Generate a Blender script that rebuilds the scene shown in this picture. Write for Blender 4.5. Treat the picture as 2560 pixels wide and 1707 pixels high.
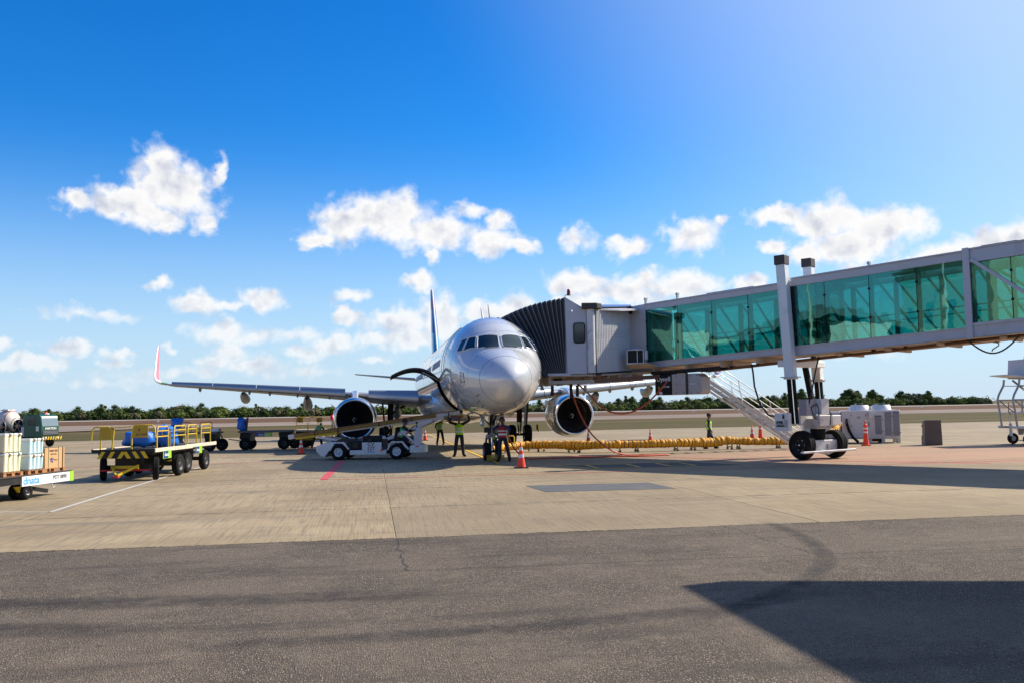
import bpy, bmesh, math, random
from bisect import bisect_right
from mathutils import Vector, Matrix, Euler
R = math.radians
random.seed(7)
for o in list(bpy.data.objects): bpy.data.objects.remove(o)
scn = bpy.context.scene
col = scn.collection

# ---------------------------------------------------------------- camera
cam_d = bpy.data.cameras.new('camera'); cam = bpy.data.objects.new('camera', cam_d); col.objects.link(cam)
cam_d.sensor_width = 36.0; cam_d.lens = 36.0*2349.0/2560.0
cam_d.clip_start = 0.1; cam_d.clip_end = 6000
PITCH, ROLL = 0.07114, 0.0175
cam.location = (0, 0, 2.099)
cam.rotation_euler = (Matrix.Rotation(math.pi/2+PITCH, 3, 'X') @ Matrix.Rotation(ROLL*-1, 3, 'Z')).to_euler()
scn.camera = cam
scn.render.resolution_x, scn.render.resolution_y = 1024, 682
scn.view_settings.view_transform = 'Standard'
scn.view_settings.look = 'None'
scn.view_settings.exposure = 0.55
scn.view_settings.gamma = 1.0
scn.view_settings.use_curve_mapping = False

# ---------------------------------------------------------------- sun and sky
SUN = Vector((1.194, 0.53, 1.0)).normalized()          # towards the sun
EL = math.asin(SUN.z); AZ = math.atan2(SUN.x, SUN.y)
sd = bpy.data.lights.new('sun', 'SUN'); sd.energy = 4.9; sd.angle = R(0.5); sd.color = (1.0, 0.92, 0.79)
so = bpy.data.objects.new('sun', sd); col.objects.link(so)
so.rotation_euler = SUN.to_track_quat('Z', 'Y').to_euler()
world = bpy.data.worlds.new('World'); scn.world = world; world.use_nodes = True
SKY_STRENGTH = 0.085

class NT:
    "small helper for node trees"
    def __init__(s, tree): s.t = tree; s.n = tree.nodes; s.l = tree.links
    def add(s, typ, **kw):
        n = s.n.new(typ)
        for k, v in kw.items(): setattr(n, k, v)
        return n
    def put(s, sock, v):
        if hasattr(v, 'is_linked') or isinstance(v, bpy.types.NodeSocket): s.l.new(v, sock)
        else: sock.default_value = v
    def math(s, op, a, b=None, c=None, clamp=False):
        n = s.add('ShaderNodeMath', operation=op, use_clamp=clamp); s.put(n.inputs[0], a)
        if b is not None: s.put(n.inputs[1], b)
        if c is not None: s.put(n.inputs[2], c)
        return n.outputs[0]
    def vmath(s, op, a, b=None, c=None):
        n = s.add('ShaderNodeVectorMath', operation=op); s.put(n.inputs[0], a)
        if b is not None: s.put(n.inputs[1], b)
        if c is not None: s.put(n.inputs[2], c)
        return n.outputs['Value'] if op in ('LENGTH', 'DOT_PRODUCT', 'DISTANCE') else n.outputs[0]
    def ramp(s, f, lo, hi, a=0.0, b=1.0):
        n = s.add('ShaderNodeMapRange', interpolation_type='SMOOTHSTEP'); s.put(n.inputs[0], f)
        n.inputs[1].default_value = lo; n.inputs[2].default_value = hi; n.inputs[3].default_value = a; n.inputs[4].default_value = b
        return n.outputs[0]
    def mix(s, f, a, b, mode='MIX'):
        n = s.add('ShaderNodeMix', data_type='RGBA', blend_type=mode); s.put(n.inputs[0], f)
        s.put(n.inputs[6], a if not isinstance(a, tuple) else (*a[:3], 1)); s.put(n.inputs[7], b if not isinstance(b, tuple) else (*b[:3], 1))
        return n.outputs[2]
    def noise(s, vec, scale, detail=4, rough=0.55, dist=0.0, out='Fac'):
        n = s.add('ShaderNodeTexNoise'); 
        if vec is not None: s.l.new(vec, n.inputs['Vector'])
        n.inputs['Scale'].default_value = scale; n.inputs['Detail'].default_value = detail
        n.inputs['Roughness'].default_value = rough; n.inputs['Distortion'].default_value = dist
        return n.outputs[0] if out == 'Fac' else n.outputs[1]

# clouds: (azimuth, elevation, half width, half height, faintness) in degrees
CLOUDS = [(-24.5, 5.6, 3.2, 0.5, 0.62), (-13.5, 4.6, 3.4, 0.55, 0.5), (-20.0, 2.4, 4.5, 0.5, 0.55), (-9.5, 6.9, 1.6, 0.5, 0.55), (22.5, 7.2, 3.5, 0.8, 0.25), (19.0, 3.0, 5.0, 0.6, 0.55), (27.0, 4.2, 3.5, 0.8, 0.5), (10.5, 3.2, 3.5, 0.4, 0.6), (-20.67, 13.31, 1.87, 1.66, 0), (-19.02, 12.73, 1.68, 1.57, 0), (-22.79, 11.94, 2.35, 0.93, 0), (-25.37, 11.87, 1.22, 0.65, 0.1), (-21.09, 11.38, 2.4, 0.94, 0.1), (-17.46, 13.73, 0.5, 1.02, 0.45), (-17.9, 10.97, 0.79, 0.91, 0.4), (-20.65, 10.62, 1.31, 0.45, 0.3), (-9.65, 11.44, 2.66, 1.46, 0), (-7.11, 11.59, 2.69, 1.42, 0), (-4.56, 10.76, 2.7, 1.15, 0), (-1.37, 10.18, 2.46, 0.91, 0), (0.59, 9.79, 1.35, 0.58, 0.15), (-0.74, 11.09, 1.18, 0.77, 0.1), (-2.7, 11.9, 1.6, 0.53, 0.4), (-4.7, 9.32, 0.61, 0.6, 0.25), (-11.56, 10.23, 1.07, 0.59, 0.1), (-5.57, 7.71, 1.1, 0.58, 0.1), (4.05, 10.19, 1.47, 0.91, 0.35), (7.09, 9.75, 1.45, 0.72, 0.1), (11.18, 10.05, 2.0, 1.18, 0), (12.74, 10.71, 0.7, 0.52, 0.35), (16.11, 11.08, 1.69, 0.55, 0.1), (18.79, 10.64, 2.39, 1.18, 0), (21.49, 9.85, 2.41, 1.12, 0), (23.4, 10.13, 1.74, 0.84, 0.1), (15.7, 9.32, 1.13, 0.6, 0.3), (17.93, 8.52, 1.54, 0.78, 0.2), (20.15, 8.83, 2.35, 1.02, 0.05), (24.94, 7.89, 2.18, 1.05, 0), (27.35, 8.33, 2.28, 1.03, 0), (29.27, 8.47, 2.2, 1.26, 0), (4.47, 7.52, 2.07, 0.87, 0), (10.02, 7.05, 3.06, 1.15, 0), (7.13, 6.79, 2.64, 0.87, 0.1), (14.13, 7.01, 1.03, 0.47, 0.15), (0.28, 6.16, 1.72, 0.92, 0.1), (-1.2, 5.64, 1.47, 0.97, 0.1), (3.96, 6.27, 2.91, 0.61, 0.2), (-20.79, 7.48, 0.91, 0.45, 0.35), (-18.43, 6.35, 1.6, 0.69, 0.05), (-15.01, 6.59, 1.43, 0.8, 0), (-16.76, 6.14, 1.13, 0.37, 0.45), (-17.09, 4.74, 2.03, 0.79, 0.3), (-15.28, 4.4, 2.07, 0.61, 0.35), (-16.63, 3.46, 1.24, 0.7, 0.15), (-17.86, 2.99, 1.34, 0.51, 0.3), (-10.16, 5.64, 1.24, 0.58, 0.1), (-6.68, 5.34, 2.06, 0.92, 0.1), (-4.38, 5.44, 1.46, 1.58, 0.05), (-6.57, 4.25, 2.91, 0.73, 0.2), (-10.87, 4.04, 2.14, 0.72, 0.3), (-12.98, 3.57, 1.4, 0.62, 0.3), (-8.5, 3.06, 1.44, 0.29, 0.55), (-25.45, 3.79, 1.37, 0.48, 0.15), (-28.38, 4.03, 0.86, 0.39, 0.25), (-27.88, 2.96, 1.16, 0.52, 0.2), (-26.52, 2.82, 1.23, 0.52, 0.2), (-22.7, 3.33, 1.05, 0.41, 0.3), (-22.9, 2.88, 1.04, 0.31, 0.4), (-20.37, 3.79, 0.78, 0.27, 0.45), (-15.28, 2.75, 2.06, 0.56, 0.4), (-22.68, 1.98, 2.97, 0.4, 0.6), (-12.52, 2.37, 2.58, 0.52, 0.55), (-27.48, 1.99, 1.16, 0.35, 0.6), (-18.63, 2.3, 1.33, 0.46, 0.5)]
w = NT(world.node_tree); w.n.clear()
tc = w.add('ShaderNodeTexCoord')
sep = w.add('ShaderNodeSeparateXYZ'); w.l.new(w.vmath('NORMALIZE', tc.outputs['Generated']), sep.inputs[0])
az = w.math('MULTIPLY', w.math('ARCTAN2', sep.outputs[0], sep.outputs[1]), 57.2958)
el = w.math('MULTIPLY', w.math('ARCSINE', sep.outputs[2]), 57.2958)
cmb = w.add('ShaderNodeCombineXYZ'); w.l.new(az, cmb.inputs[0]); w.l.new(el, cmb.inputs[1]); cmb.inputs[2].default_value = 1.0
P0 = cmb.outputs[0]
w1 = w.vmath('SUBTRACT', w.noise(P0, 0.45, 3, 0.55, 0.0, 'Color'), (0.5, 0.5, 0.5))
w2 = w.vmath('SUBTRACT', w.noise(P0, 1.7, 5, 0.6, 0.0, 'Color'), (0.5, 0.5, 0.5))
P = w.vmath('ADD', P0, w.vmath('ADD', w.vmath('MULTIPLY', w1, (2.6, 1.5, 0.0)), w.vmath('MULTIPLY', w2, (0.9, 0.75, 0.0))))
md = 9.0
for (a, e, rx, ry, b) in CLOUDS:
    d = w.vmath('LENGTH', w.vmath('MULTIPLY_ADD', P, (1/(rx*1.3), 1/(ry*1.32), b), (-a/(rx*1.3), -e/(ry*1.32), 0.0)))
    md = d if md == 9.0 else w.math('MINIMUM', md, d)
# clouds in the parts of the sky outside the view follow the same kind of sky
lat = w.math('MULTIPLY', el, w.math('ADD', 1.0, 0.0))
stretch = w.add('ShaderNodeCombineXYZ')
w.l.new(w.math('MULTIPLY', az, 0.5), stretch.inputs[0]); w.l.new(el, stretch.inputs[1]); stretch.inputs[2].default_value = 3.3
gen = w.noise(stretch.outputs[0], 0.16, 2, 0.5)
gd = w.ramp(gen, 0.50, 0.66, 1.6, 0.45)
outside = w.ramp(w.math('ABSOLUTE', az), 30.0, 36.0)
inside = w.math('SUBTRACT', 1.0, outside)
gd = w.math('ADD', gd, w.math('MULTIPLY', w.math('MAXIMUM', inside, w.ramp(el, 24.0, 45.0)), 9.0))
md = w.math('MINIMUM', md, gd)
def fbm(vec):
    n1 = w.noise(vec, 0.85, 7, 0.58, 0.25)
    n2 = w.noise(vec, 0.42, 2, 0.5, 0.0)
    return w.math('ADD', w.math('MULTIPLY', w.math('SUBTRACT', n1, 0.5), 0.95), w.math('MULTIPLY', w.math('SUBTRACT', n2, 0.5), 0.55))
n0 = fbm(P0)
sh = fbm(w.vmath('ADD', P0, (0.42, 0.40, 0.0)))
field = w.math('ADD', w.math('SUBTRACT', 1.0, md), n0)
dens = w.ramp(field, 0.02, 0.66)
dens = w.math('MULTIPLY', dens, w.ramp(el, -0.5, 2.0))
fade = w.ramp(el, 0.0, 8.5, 0.62, 1.0)
dens = w.math('MULTIPLY', dens, fade)
core = w.ramp(field, 0.45, 1.25)
def soft(vec): return w.noise(vec, 0.62, 3, 0.5, 0.2)
lit = w.math('MULTIPLY_ADD', w.math('SUBTRACT', soft(P0), soft(w.vmath('ADD', P0, (0.55, 0.62, 0.0)))), 2.2, 0.97, clamp=True)
lit = w.math('ADD', lit, w.math('MULTIPLY', w.math('SUBTRACT', n0, sh), 0.35), clamp=True)
lit = w.math('SUBTRACT', lit, w.math('MULTIPLY', core, 0.26), clamp=True)
ccol = w.mix(lit, (0.46, 0.51, 0.66), (1.02, 1.01, 1.0))
sky = w.add('ShaderNodeTexSky', sky_type='NISHITA', sun_disc=False)
sky.sun_elevation = EL; sky.sun_rotation = AZ; sky.altitude = 0; sky.air_density = 1.0; sky.dust_density = 0.35; sky.ozone_density = 1.6
hs = w.add('ShaderNodeHueSaturation'); w.l.new(sky.outputs[0], hs.inputs['Color']); hs.inputs['Saturation'].default_value = 1.5; hs.inputs['Value'].default_value = 1.0
hz = w.ramp(el, -2.0, 17.0, 1.0, 0.0)
skyb = w.mix(hz, (0.46, 1.03, 1.42), (0.66, 1.05, 1.40))
skyb = w.mix(1.0, hs.outputs[0], skyb, 'MULTIPLY')
sdot = w.vmath('DOT_PRODUCT', w.vmath('NORMALIZE', tc.outputs['Generated']), tuple(SUN))
skyb = w.mix(w.ramp(sdot, 0.46, 1.02, 0.0, 0.88), skyb, (6.2, 7.2, 8.6))
skyb = w.mix(w.math('POWER', w.ramp(el, -1.0, 18.0, 0.93, 0.0), 1.35), skyb, (4.9, 6.1, 7.6))
skyc = w.mix(dens, skyb, w.mix(1.0, ccol, (8.0, 8.0, 8.0), 'MULTIPLY'))
bg = w.add('ShaderNodeBackground'); w.l.new(skyc, bg.inputs[0]); bg.inputs[1].default_value = SKY_STRENGTH
wo = w.add('ShaderNodeOutputWorld'); w.l.new(bg.outputs[0], wo.inputs[0])
world.cycles.sampling_method = 'MANUAL'; world.cycles.sample_map_resolution = 512

# ---------------------------------------------------------------- materials
M = {}
def mat(name, c, rough=0.6, metal=0.0, var=0.12, scale=3.0, bump=0.0, bscale=40.0, coat=0.0, dirt=None, dscale=1.2, damt=0.35, emit=0.0, spec=0.5):
    m = bpy.data.materials.new(name); m.use_nodes = True; t = NT(m.node_tree); b = t.n['Principled BSDF']
    tx = t.add('ShaderNodeTexCoord').outputs['Object']
    n = t.noise(tx, scale, 5, 0.6)
    f = t.math('MULTIPLY_ADD', t.math('SUBTRACT', n, 0.5), 2*var, 1.0)
    colr = t.mix(1.0, c, f, 'MULTIPLY') if var else None
    if colr is None:
        rgb = t.add('ShaderNodeRGB'); rgb.outputs[0].default_value = (*c, 1); colr = rgb.outputs[0]
    if dirt:
        dn = t.noise(tx, dscale, 6, 0.65, 0.6)
        colr = t.mix(t.ramp(dn, 0.52, 0.72, 0.0, damt), colr, dirt)
    t.l.new(colr, b.inputs['Base Color'])
    t.l.new(t.math('MULTIPLY_ADD', t.math('SUBTRACT', n, 0.5), 0.2, rough, clamp=True), b.inputs['Roughness'])
    b.inputs['Metallic'].default_value = metal
    b.inputs['Specular IOR Level'].default_value = spec
    if coat: b.inputs['Coat Weight'].default_value = coat; b.inputs['Coat Roughness'].default_value = 0.04
    if emit: b.inputs['Emission Color'].default_value = (*c, 1); b.inputs['Emission Strength'].default_value = emit
    if bump:
        bn = t.add('ShaderNodeBump'); bn.inputs['Strength'].default_value = bump; bn.inputs['Distance'].default_value = 0.02
        t.l.new(t.noise(tx, bscale, 4, 0.6), bn.inputs['Height']); t.l.new(bn.outputs[0], b.inputs['Normal'])
    M[name] = m
    return m
mat('aircraft_paint', (0.62, 0.63, 0.65), 0.26, 0.16, 0.05, 0.8, coat=1.0, dirt=(0.40, 0.37, 0.33), dscale=0.9, damt=0.3)
mat('wing_grey', (0.30, 0.31, 0.33), 0.4, 0.1, 0.1, 1.0, dirt=(0.16, 0.14, 0.12), damt=0.5)
mat('bare_metal', (0.72, 0.73, 0.75), 0.16, 1.0, 0.05, 1.5)
mat('cowl_metal', (0.70, 0.68, 0.64), 0.24, 0.6, 0.05, 1.0, coat=0.5)
mat('cabin_window_grey', (0.60, 0.61, 0.64), 0.26, 0.1, 0.03, coat=1.0)
mat('slat_metal', (0.34, 0.36, 0.39), 0.34, 0.5, 0.08, 1.5, dirt=(0.25, 0.25, 0.26), damt=0.4)
mat('fan_metal', (0.10, 0.10, 0.11), 0.35, 0.8, 0.1)
mat('dark_void', (0.012, 0.012, 0.014), 0.8, 0, 0)
mat('fin_blue', (0.02, 0.10, 0.36), 0.3, 0, 0.05, coat=0.6)
mat('fin_red', (0.42, 0.03, 0.07), 0.3, 0, 0.05, coat=0.6)
mat('fin_teal', (0.04, 0.30, 0.45), 0.3, 0, 0.05, coat=0.6)
mat('winglet_red', (0.75, 0.05, 0.09), 0.3, 0, 0.04, coat=0.6)
mat('white_paint', (0.72, 0.71, 0.70), 0.4, 0, 0.08, 1.4, coat=0.15, dirt=(0.32, 0.27, 0.22), damt=0.35)
mat('worn_white', (0.60, 0.59, 0.58), 0.5, 0, 0.1, 2.5, dirt=(0.20, 0.15, 0.11), dscale=2.4, damt=0.6)
mat('cab_grey', (0.50, 0.48, 0.50), 0.45, 0, 0.06, 1.2, dirt=(0.33, 0.28, 0.24), damt=0.35)
mat('underside_bounce_tan', (0.48, 0.40, 0.32), 0.6, 0, 0.12, 2.0, dirt=(0.15, 0.10, 0.07), dscale=1.6, damt=0.6)  # warm bounce from the ground is put into this tan; dirt on top
mat('rust_brown', (0.18, 0.095, 0.055), 0.7, 0.1, 0.25, 4.0)
mat('bellows_black', (0.050, 0.047, 0.049), 0.85, 0, 0.25, 5.0)
mat('rib_grey', (0.17, 0.17, 0.18), 0.5, 0.3, 0.1)
mat('black_rubber', (0.012, 0.012, 0.012), 0.9, 0, 0.25, 6.0, bump=0.2, spec=0.2)
mat('black_paint', (0.014, 0.014, 0.015), 0.6, 0, 0.2, 3.0, dirt=(0.05, 0.04, 0.035), damt=0.4, spec=0.3)
mat('strut_dark', (0.032, 0.030, 0.029), 0.5, 0.4, 0.25, 5.0)
mat('strut_grey', (0.34, 0.34, 0.35), 0.4, 0.4, 0.15, 5.0)
mat('chrome', (0.8, 0.8, 0.82), 0.08, 1.0, 0)
mat('cap_brown', (0.045, 0.036, 0.032), 0.6, 0, 0.15)
mat('yellow_paint', (0.62, 0.42, 0.012), 0.45, 0, 0.12, 4.0, dirt=(0.20, 0.11, 0.03), dscale=5, damt=0.55)
mat('dull_yellow', (0.42, 0.27, 0.02), 0.6, 0, 0.2, 5.0, dirt=(0.10, 0.06, 0.02), dscale=4, damt=0.7)
mat('belt_tan', (0.28, 0.16, 0.03), 0.7, 0, 0.3, 3.0, dirt=(0.06, 0.04, 0.02), dscale=3, damt=0.7)
mat('hose_orange', (0.80, 0.36, 0.012), 0.6, 0, 0.15, 9.0, bump=0.9, bscale=18)
mat('cable_red', (0.55, 0.085, 0.03), 0.5, 0, 0.08)
mat('cable_black', (0.02, 0.02, 0.02), 0.55, 0, 0.1)
mat('cone_orange', (0.88, 0.055, 0.015), 0.5, 0, 0.06)
mat('cone_white', (0.75, 0.75, 0.73), 0.4, 0, 0.05)
mat('reflective', (0.62, 0.63, 0.62), 0.35, 0.2, 0.05)
mat('vest_lime', (0.42, 0.80, 0.035), 0.7, 0, 0.1, 12)
mat('vest_green', (0.06, 0.55, 0.09), 0.7, 0, 0.1, 12)
mat('vest_red', (0.42, 0.02, 0.02), 0.7, 0, 0.12, 12)
mat('navy_cloth', (0.016, 0.018, 0.032), 0.85, 0, 0.3, 14, bump=0.3, bscale=25)
mat('blue_cloth', (0.02, 0.035, 0.16), 0.85, 0, 0.2, 14)
mat('skin', (0.20, 0.095, 0.055), 0.55, 0, 0.08)
mat('hair', (0.012, 0.010, 0.009), 0.7, 0, 0.1)
mat('orange_glove', (0.60, 0.22, 0.03), 0.7, 0, 0.1)
mat('blue_tarp', (0.012, 0.16, 0.62), 0.45, 0, 0.25, 5.0, bump=1.0, bscale=7)
mat('rusty_cream', (0.62, 0.54, 0.42), 0.6, 0, 0.1, 5.0, dirt=(0.22, 0.08, 0.03), dscale=6, damt=0.8)
mat('deck_dark', (0.035, 0.033, 0.032), 0.75, 0, 0.3, 4.0)
mat('sign_blue', (0.02, 0.05, 0.20), 0.4, 0, 0.05)
mat('sign_green', (0.30, 0.55, 0.03), 0.4, 0, 0.05)
mat('logo_blue', (0.05, 0.32, 0.75), 0.4, 0, 0)
mat('ink_dark', (0.03, 0.03, 0.05), 0.5, 0, 0)
mat('foam_cream', (0.74, 0.68, 0.47), 0.6, 0, 0.06, 3.0, dirt=(0.5, 0.45, 0.3), damt=0.4)
mat('foam_blue', (0.50, 0.68, 0.76), 0.5, 0, 0.06, 3.0, dirt=(0.62, 0.50, 0.58), damt=0.3)
mat('foam_lid', (0.80, 0.79, 0.76), 0.5, 0, 0.05)
mat('cardboard', (0.52, 0.30, 0.14), 0.8, 0, 0.1, 4.0)
mat('strap_green', (0.03, 0.12, 0.06), 0.6, 0, 0)
mat('pallet_wood', (0.38, 0.17, 0.07), 0.8, 0, 0.25, 8.0)
mat('truck_green', (0.004, 0.075, 0.038), 0.35, 0, 0.08, coat=0.3)
mat('glass_dark', (0.012, 0.02, 0.028), 0.06, 0, 0.0, spec=0.8)
mat('glass_cab', (0.03, 0.045, 0.05), 0.08, 0, 0.0, spec=0.8)
mat('truck_glass', (0.16, 0.22, 0.25), 0.1, 0, 0.1, spec=0.8)
mat('beacon_red', (0.85, 0.03, 0.01), 0.3, 0, 0)
mat('lamp_red_dark', (0.22, 0.01, 0.01), 0.3, 0, 0)
mat('tank_white', (0.66, 0.60, 0.52), 0.4, 0, 0.1, dirt=(0.4, 0.25, 0.15), damt=0.4)
mat('wheel_white', (0.62, 0.64, 0.66), 0.45, 0, 0.08, 4)
mat('rim_dark', (0.07, 0.07, 0.075), 0.4, 0.5, 0.2)
mat('equip_white', (0.60, 0.57, 0.57), 0.45, 0, 0.06, 1.5, dirt=(0.38, 0.32, 0.28), damt=0.35)
mat('grille_grey', (0.08, 0.085, 0.11), 0.5, 0.2, 0.1)
mat('block_concrete', (0.15, 0.115, 0.095), 0.9, 0, 0.25, 2.5, bump=0.4)
mat('block_light', (0.30, 0.25, 0.21), 0.9, 0, 0.2, 2.5, bump=0.4)  # paler concrete copy; on the pedestal it carries ambient light in its colour
mat('car_blue', (0.04, 0.07, 0.20), 0.25, 0.3, 0.05, coat=0.8)
mat('gpu_grey', (0.46, 0.42, 0.39), 0.5, 0.1, 0.08, dirt=(0.3, 0.25, 0.2), damt=0.3)
mat('blue_reflect', (0.10, 0.20, 0.50), 0.4, 0, 0)
mat('line_red', (0.55, 0.055, 0.075), 0.75, 0, 0.2, 6.0, dirt=(0.35, 0.2, 0.15), dscale=3.5, damt=0.7)
mat('line_yellow', (0.70, 0.42, 0.03), 0.75, 0, 0.2, 6.0, dirt=(0.3, 0.24, 0.14), dscale=3.5, damt=0.6)
mat('line_white', (0.48, 0.46, 0.43), 0.8, 0, 0.2, 6.0, dirt=(0.36, 0.31, 0.25), dscale=3.5, damt=0.7)
mat('line_black', (0.035, 0.036, 0.042), 0.75, 0, 0.25, 4.0, dirt=(0.12, 0.1, 0.08), dscale=2, damt=0.5)
mat('patch_grey', (0.085, 0.087, 0.090), 0.85, 0, 0.35, 2.0, dirt=(0.16, 0.14, 0.11), dscale=1.4, damt=0.8)
mat('crack_dark', (0.035, 0.03, 0.027), 0.9, 0, 0)
mat('joint_fill', (0.12, 0.10, 0.075), 0.9, 0, 0.3, 4)
mat('terminal_wall', (0.55, 0.52, 0.40), 0.6, 0, 0.12, 0.3, dirt=(0.3, 0.28, 0.2), dscale=0.2, damt=0.4)
mat('terminal_roof', (0.30, 0.29, 0.26), 0.5, 0.3, 0.1)
mat('trunk_brown', (0.10, 0.08, 0.06), 0.9, 0, 0.2)
mat('leaf_dark', (0.046, 0.070, 0.022), 0.9, 0, 0.35, 0.5, spec=0.05)
mat('leaf_mid', (0.080, 0.104, 0.026), 0.9, 0, 0.35, 0.5, spec=0.05)
mat('leaf_dry', (0.110, 0.100, 0.056), 0.9, 0, 0.3, 0.5, spec=0.05)
mat('paper', (0.75, 0.74, 0.72), 0.7, 0, 0)

def glass_teal():
    m = bpy.data.materials.new('tunnel_glass'); m.use_nodes = True; t = NT(m.node_tree); t.n.clear()
    o = t.add('ShaderNodeOutputMaterial')
    tr = t.add('ShaderNodeBsdfTransparent'); tr.inputs[0].default_value = (0.24, 0.72, 0.70, 1)
    gl = t.add('ShaderNodeBsdfGlossy'); gl.inputs[0].default_value = (0.36, 0.72, 0.60, 1); gl.inputs[1].default_value = 0.015
    tx = t.add('ShaderNodeTexCoord').outputs['Object']
    bn = t.add('ShaderNodeBump'); bn.inputs['Strength'].default_value = 0.5; bn.inputs['Distance'].default_value = 0.009
    t.l.new(t.noise(tx, 0.9, 2, 0.5), bn.inputs['Height']); t.l.new(bn.outputs[0], gl.inputs['Normal'])
    fr = t.add('ShaderNodeFresnel'); fr.inputs[0].default_value = 1.5
    f = t.math('MULTIPLY_ADD', fr.outputs[0], 1.0, 0.12, clamp=True)
    mx = t.add('ShaderNodeMixShader'); t.l.new(f, mx.inputs[0]); t.l.new(tr.outputs[0], mx.inputs[1]); t.l.new(gl.outputs[0], mx.inputs[2])
    t.l.new(mx.outputs[0], o.inputs[0]); M['tunnel_glass'] = m
glass_teal()

PSI = 0.14844
Ux = Vector((math.cos(PSI), math.sin(PSI), 0)); Vx = Vector((-math.sin(PSI), math.cos(PSI), 0))
def UV(u, v, z=0.0): return Ux*u + Vx*v + Vector((0, 0, z))
def ground_mats():
    # concrete slabs: brushed grooves, stains, red dust towards the right
    m = bpy.data.materials.new('concrete'); m.use_nodes = True; t = NT(m.node_tree); b = t.n['Principled BSDF']
    pos = t.add('ShaderNodeNewGeometry').outputs['Position']
    oi = t.add('ShaderNodeObjectInfo').outputs['Random']
    rot = t.add('ShaderNodeVectorRotate', rotation_type='Z_AXIS'); t.l.new(pos, rot.inputs['Vector']); rot.inputs['Angle'].default_value = -PSI
    p = rot.outputs[0]
    big = t.noise(p, 0.22, 5, 0.6, 0.4)
    mid = t.noise(p, 1.1, 5, 0.65, 0.5)
    sg = t.vmath('MULTIPLY', p, (16.0, 0.55, 1.0)); streak = t.noise(sg, 1.0, 4, 0.75)
    sg2 = t.vmath('MULTIPLY', p, (42.0, 1.2, 1.0)); groove = t.noise(sg2, 1.0, 3, 0.7)
    along = t.vmath('MULTIPLY', p, (0.12, 1.6, 1.0)); tyre = t.noise(along, 1.0, 4, 0.6)
    c = t.mix(t.ramp(big, 0.3, 0.7), (0.270, 0.200, 0.112), (0.395, 0.305, 0.182))
    c = t.mix(t.ramp(streak, 0.44, 0.70, 0.0, 0.75), c, (0.145, 0.118, 0.082))
    c = t.mix(t.ramp(tyre, 0.50, 0.74, 0.0, 0.65), c, (0.165, 0.138, 0.108))
    c = t.mix(t.ramp(mid, 0.5, 0.8, 0.0, 0.55), c, (0.43, 0.34, 0.205))
    c = t.mix(t.math('MULTIPLY_ADD', t.math('SUBTRACT', oi, 0.5), 0.5, 0.2, clamp=True), c, (0.205, 0.158, 0.10))
    # orange dust blown over the slabs near the bridge wheels and beyond
    s = t.add('ShaderNodeSeparateXYZ'); t.l.new(pos, s.inputs[0])
    dx = t.math('MULTIPLY', t.math('SUBTRACT', s.outputs[0], 17.0), 0.075); dy = t.math('MULTIPLY', t.math('SUBTRACT', s.outputs[1], 38.5), 0.115)
    dd = t.math('SQRT', t.math('ADD', t.math('MULTIPLY', dx, dx), t.math('MULTIPLY', dy, dy)))
    dust = t.ramp(t.math('ADD', dd, t.math('MULTIPLY', t.math('SUBTRACT', t.noise(p, 0.35, 5, 0.6), 0.5), 0.8)), 0.5, 1.0, 0.85, 0.0)
    dst = t.noise(t.vmath('MULTIPLY', p, (0.10, 0.9, 1.0)), 1.0, 5, 0.65, 0.3)
    dust = t.math('MULTIPLY', dust, t.ramp(dst, 0.34, 0.62, 0.35, 1.0))
    c = t.mix(dust, c, (0.40, 0.215, 0.135))
    t.l.new(c, b.inputs['Base Color']); b.inputs['Roughness'].default_value = 0.82; b.inputs['Specular IOR Level'].default_value = 0.3
    bn = t.add('ShaderNodeBump'); bn.inputs['Strength'].default_value = 0.7; bn.inputs['Distance'].default_value = 0.012
    t.l.new(t.math('ADD', groove, t.math('MULTIPLY', t.noise(p, 60, 3, 0.7), 0.35)), bn.inputs['Height']); t.l.new(bn.outputs[0], b.inputs['Normal'])
    M['concrete'] = m
    # coarse asphalt: pale stones in dark binder
    m = bpy.data.materials.new('asphalt'); m.use_nodes = True; t = NT(m.node_tree); b = t.n['Principled BSDF']
    pos = t.add('ShaderNodeNewGeometry').outputs['Position']
    rot = t.add('ShaderNodeVectorRotate', rotation_type='Z_AXIS'); t.l.new(pos, rot.inputs['Vector']); rot.inputs['Angle'].default_value = -PSI
    p = rot.outputs[0]
    vo = t.add('ShaderNodeTexVoronoi'); t.l.new(p, vo.inputs['Vector']); vo.inputs['Scale'].default_value = 52.0
    stone = t.ramp(vo.outputs['Distance'], 0.12, 0.55, 1.0, 0.0)
    hs = t.add('ShaderNodeSeparateColor'); t.l.new(vo.outputs['Color'], hs.inputs[0])
    c = t.mix(t.ramp(hs.outputs[0], 0.1, 0.95), (0.160, 0.120, 0.085), (0.84, 0.66, 0.475))
    c = t.mix(stone, (0.074, 0.059, 0.046), c)
    big = t.noise(p, 0.35, 5, 0.6, 0.5)
    c = t.mix(t.ramp(big, 0.35, 0.7, 0.0, 0.4), c, (0.27, 0.21, 0.155))
    dark = t.noise(t.vmath('MULTIPLY', p, (0.25, 1.6, 1)), 1.0, 4, 0.6, 0.3)
    c = t.mix(t.ramp(dark, 0.50, 0.72, 0.0, 0.6), c, (0.062, 0.050, 0.040))
    c = t.mix(t.ramp(t.noise(p, 2.2, 4, 0.6), 0.5, 0.8, 0.0, 0.35), c, (0.33, 0.275, 0.20))
    t.l.new(c, b.inputs['Base Color']); b.inputs['Roughness'].default_value = 0.85; b.inputs['Specular IOR Level'].default_value = 0.2
    bn = t.add('ShaderNodeBump'); bn.inputs['Strength'].default_value = 1.0; bn.inputs['Distance'].default_value = 0.022
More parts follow.
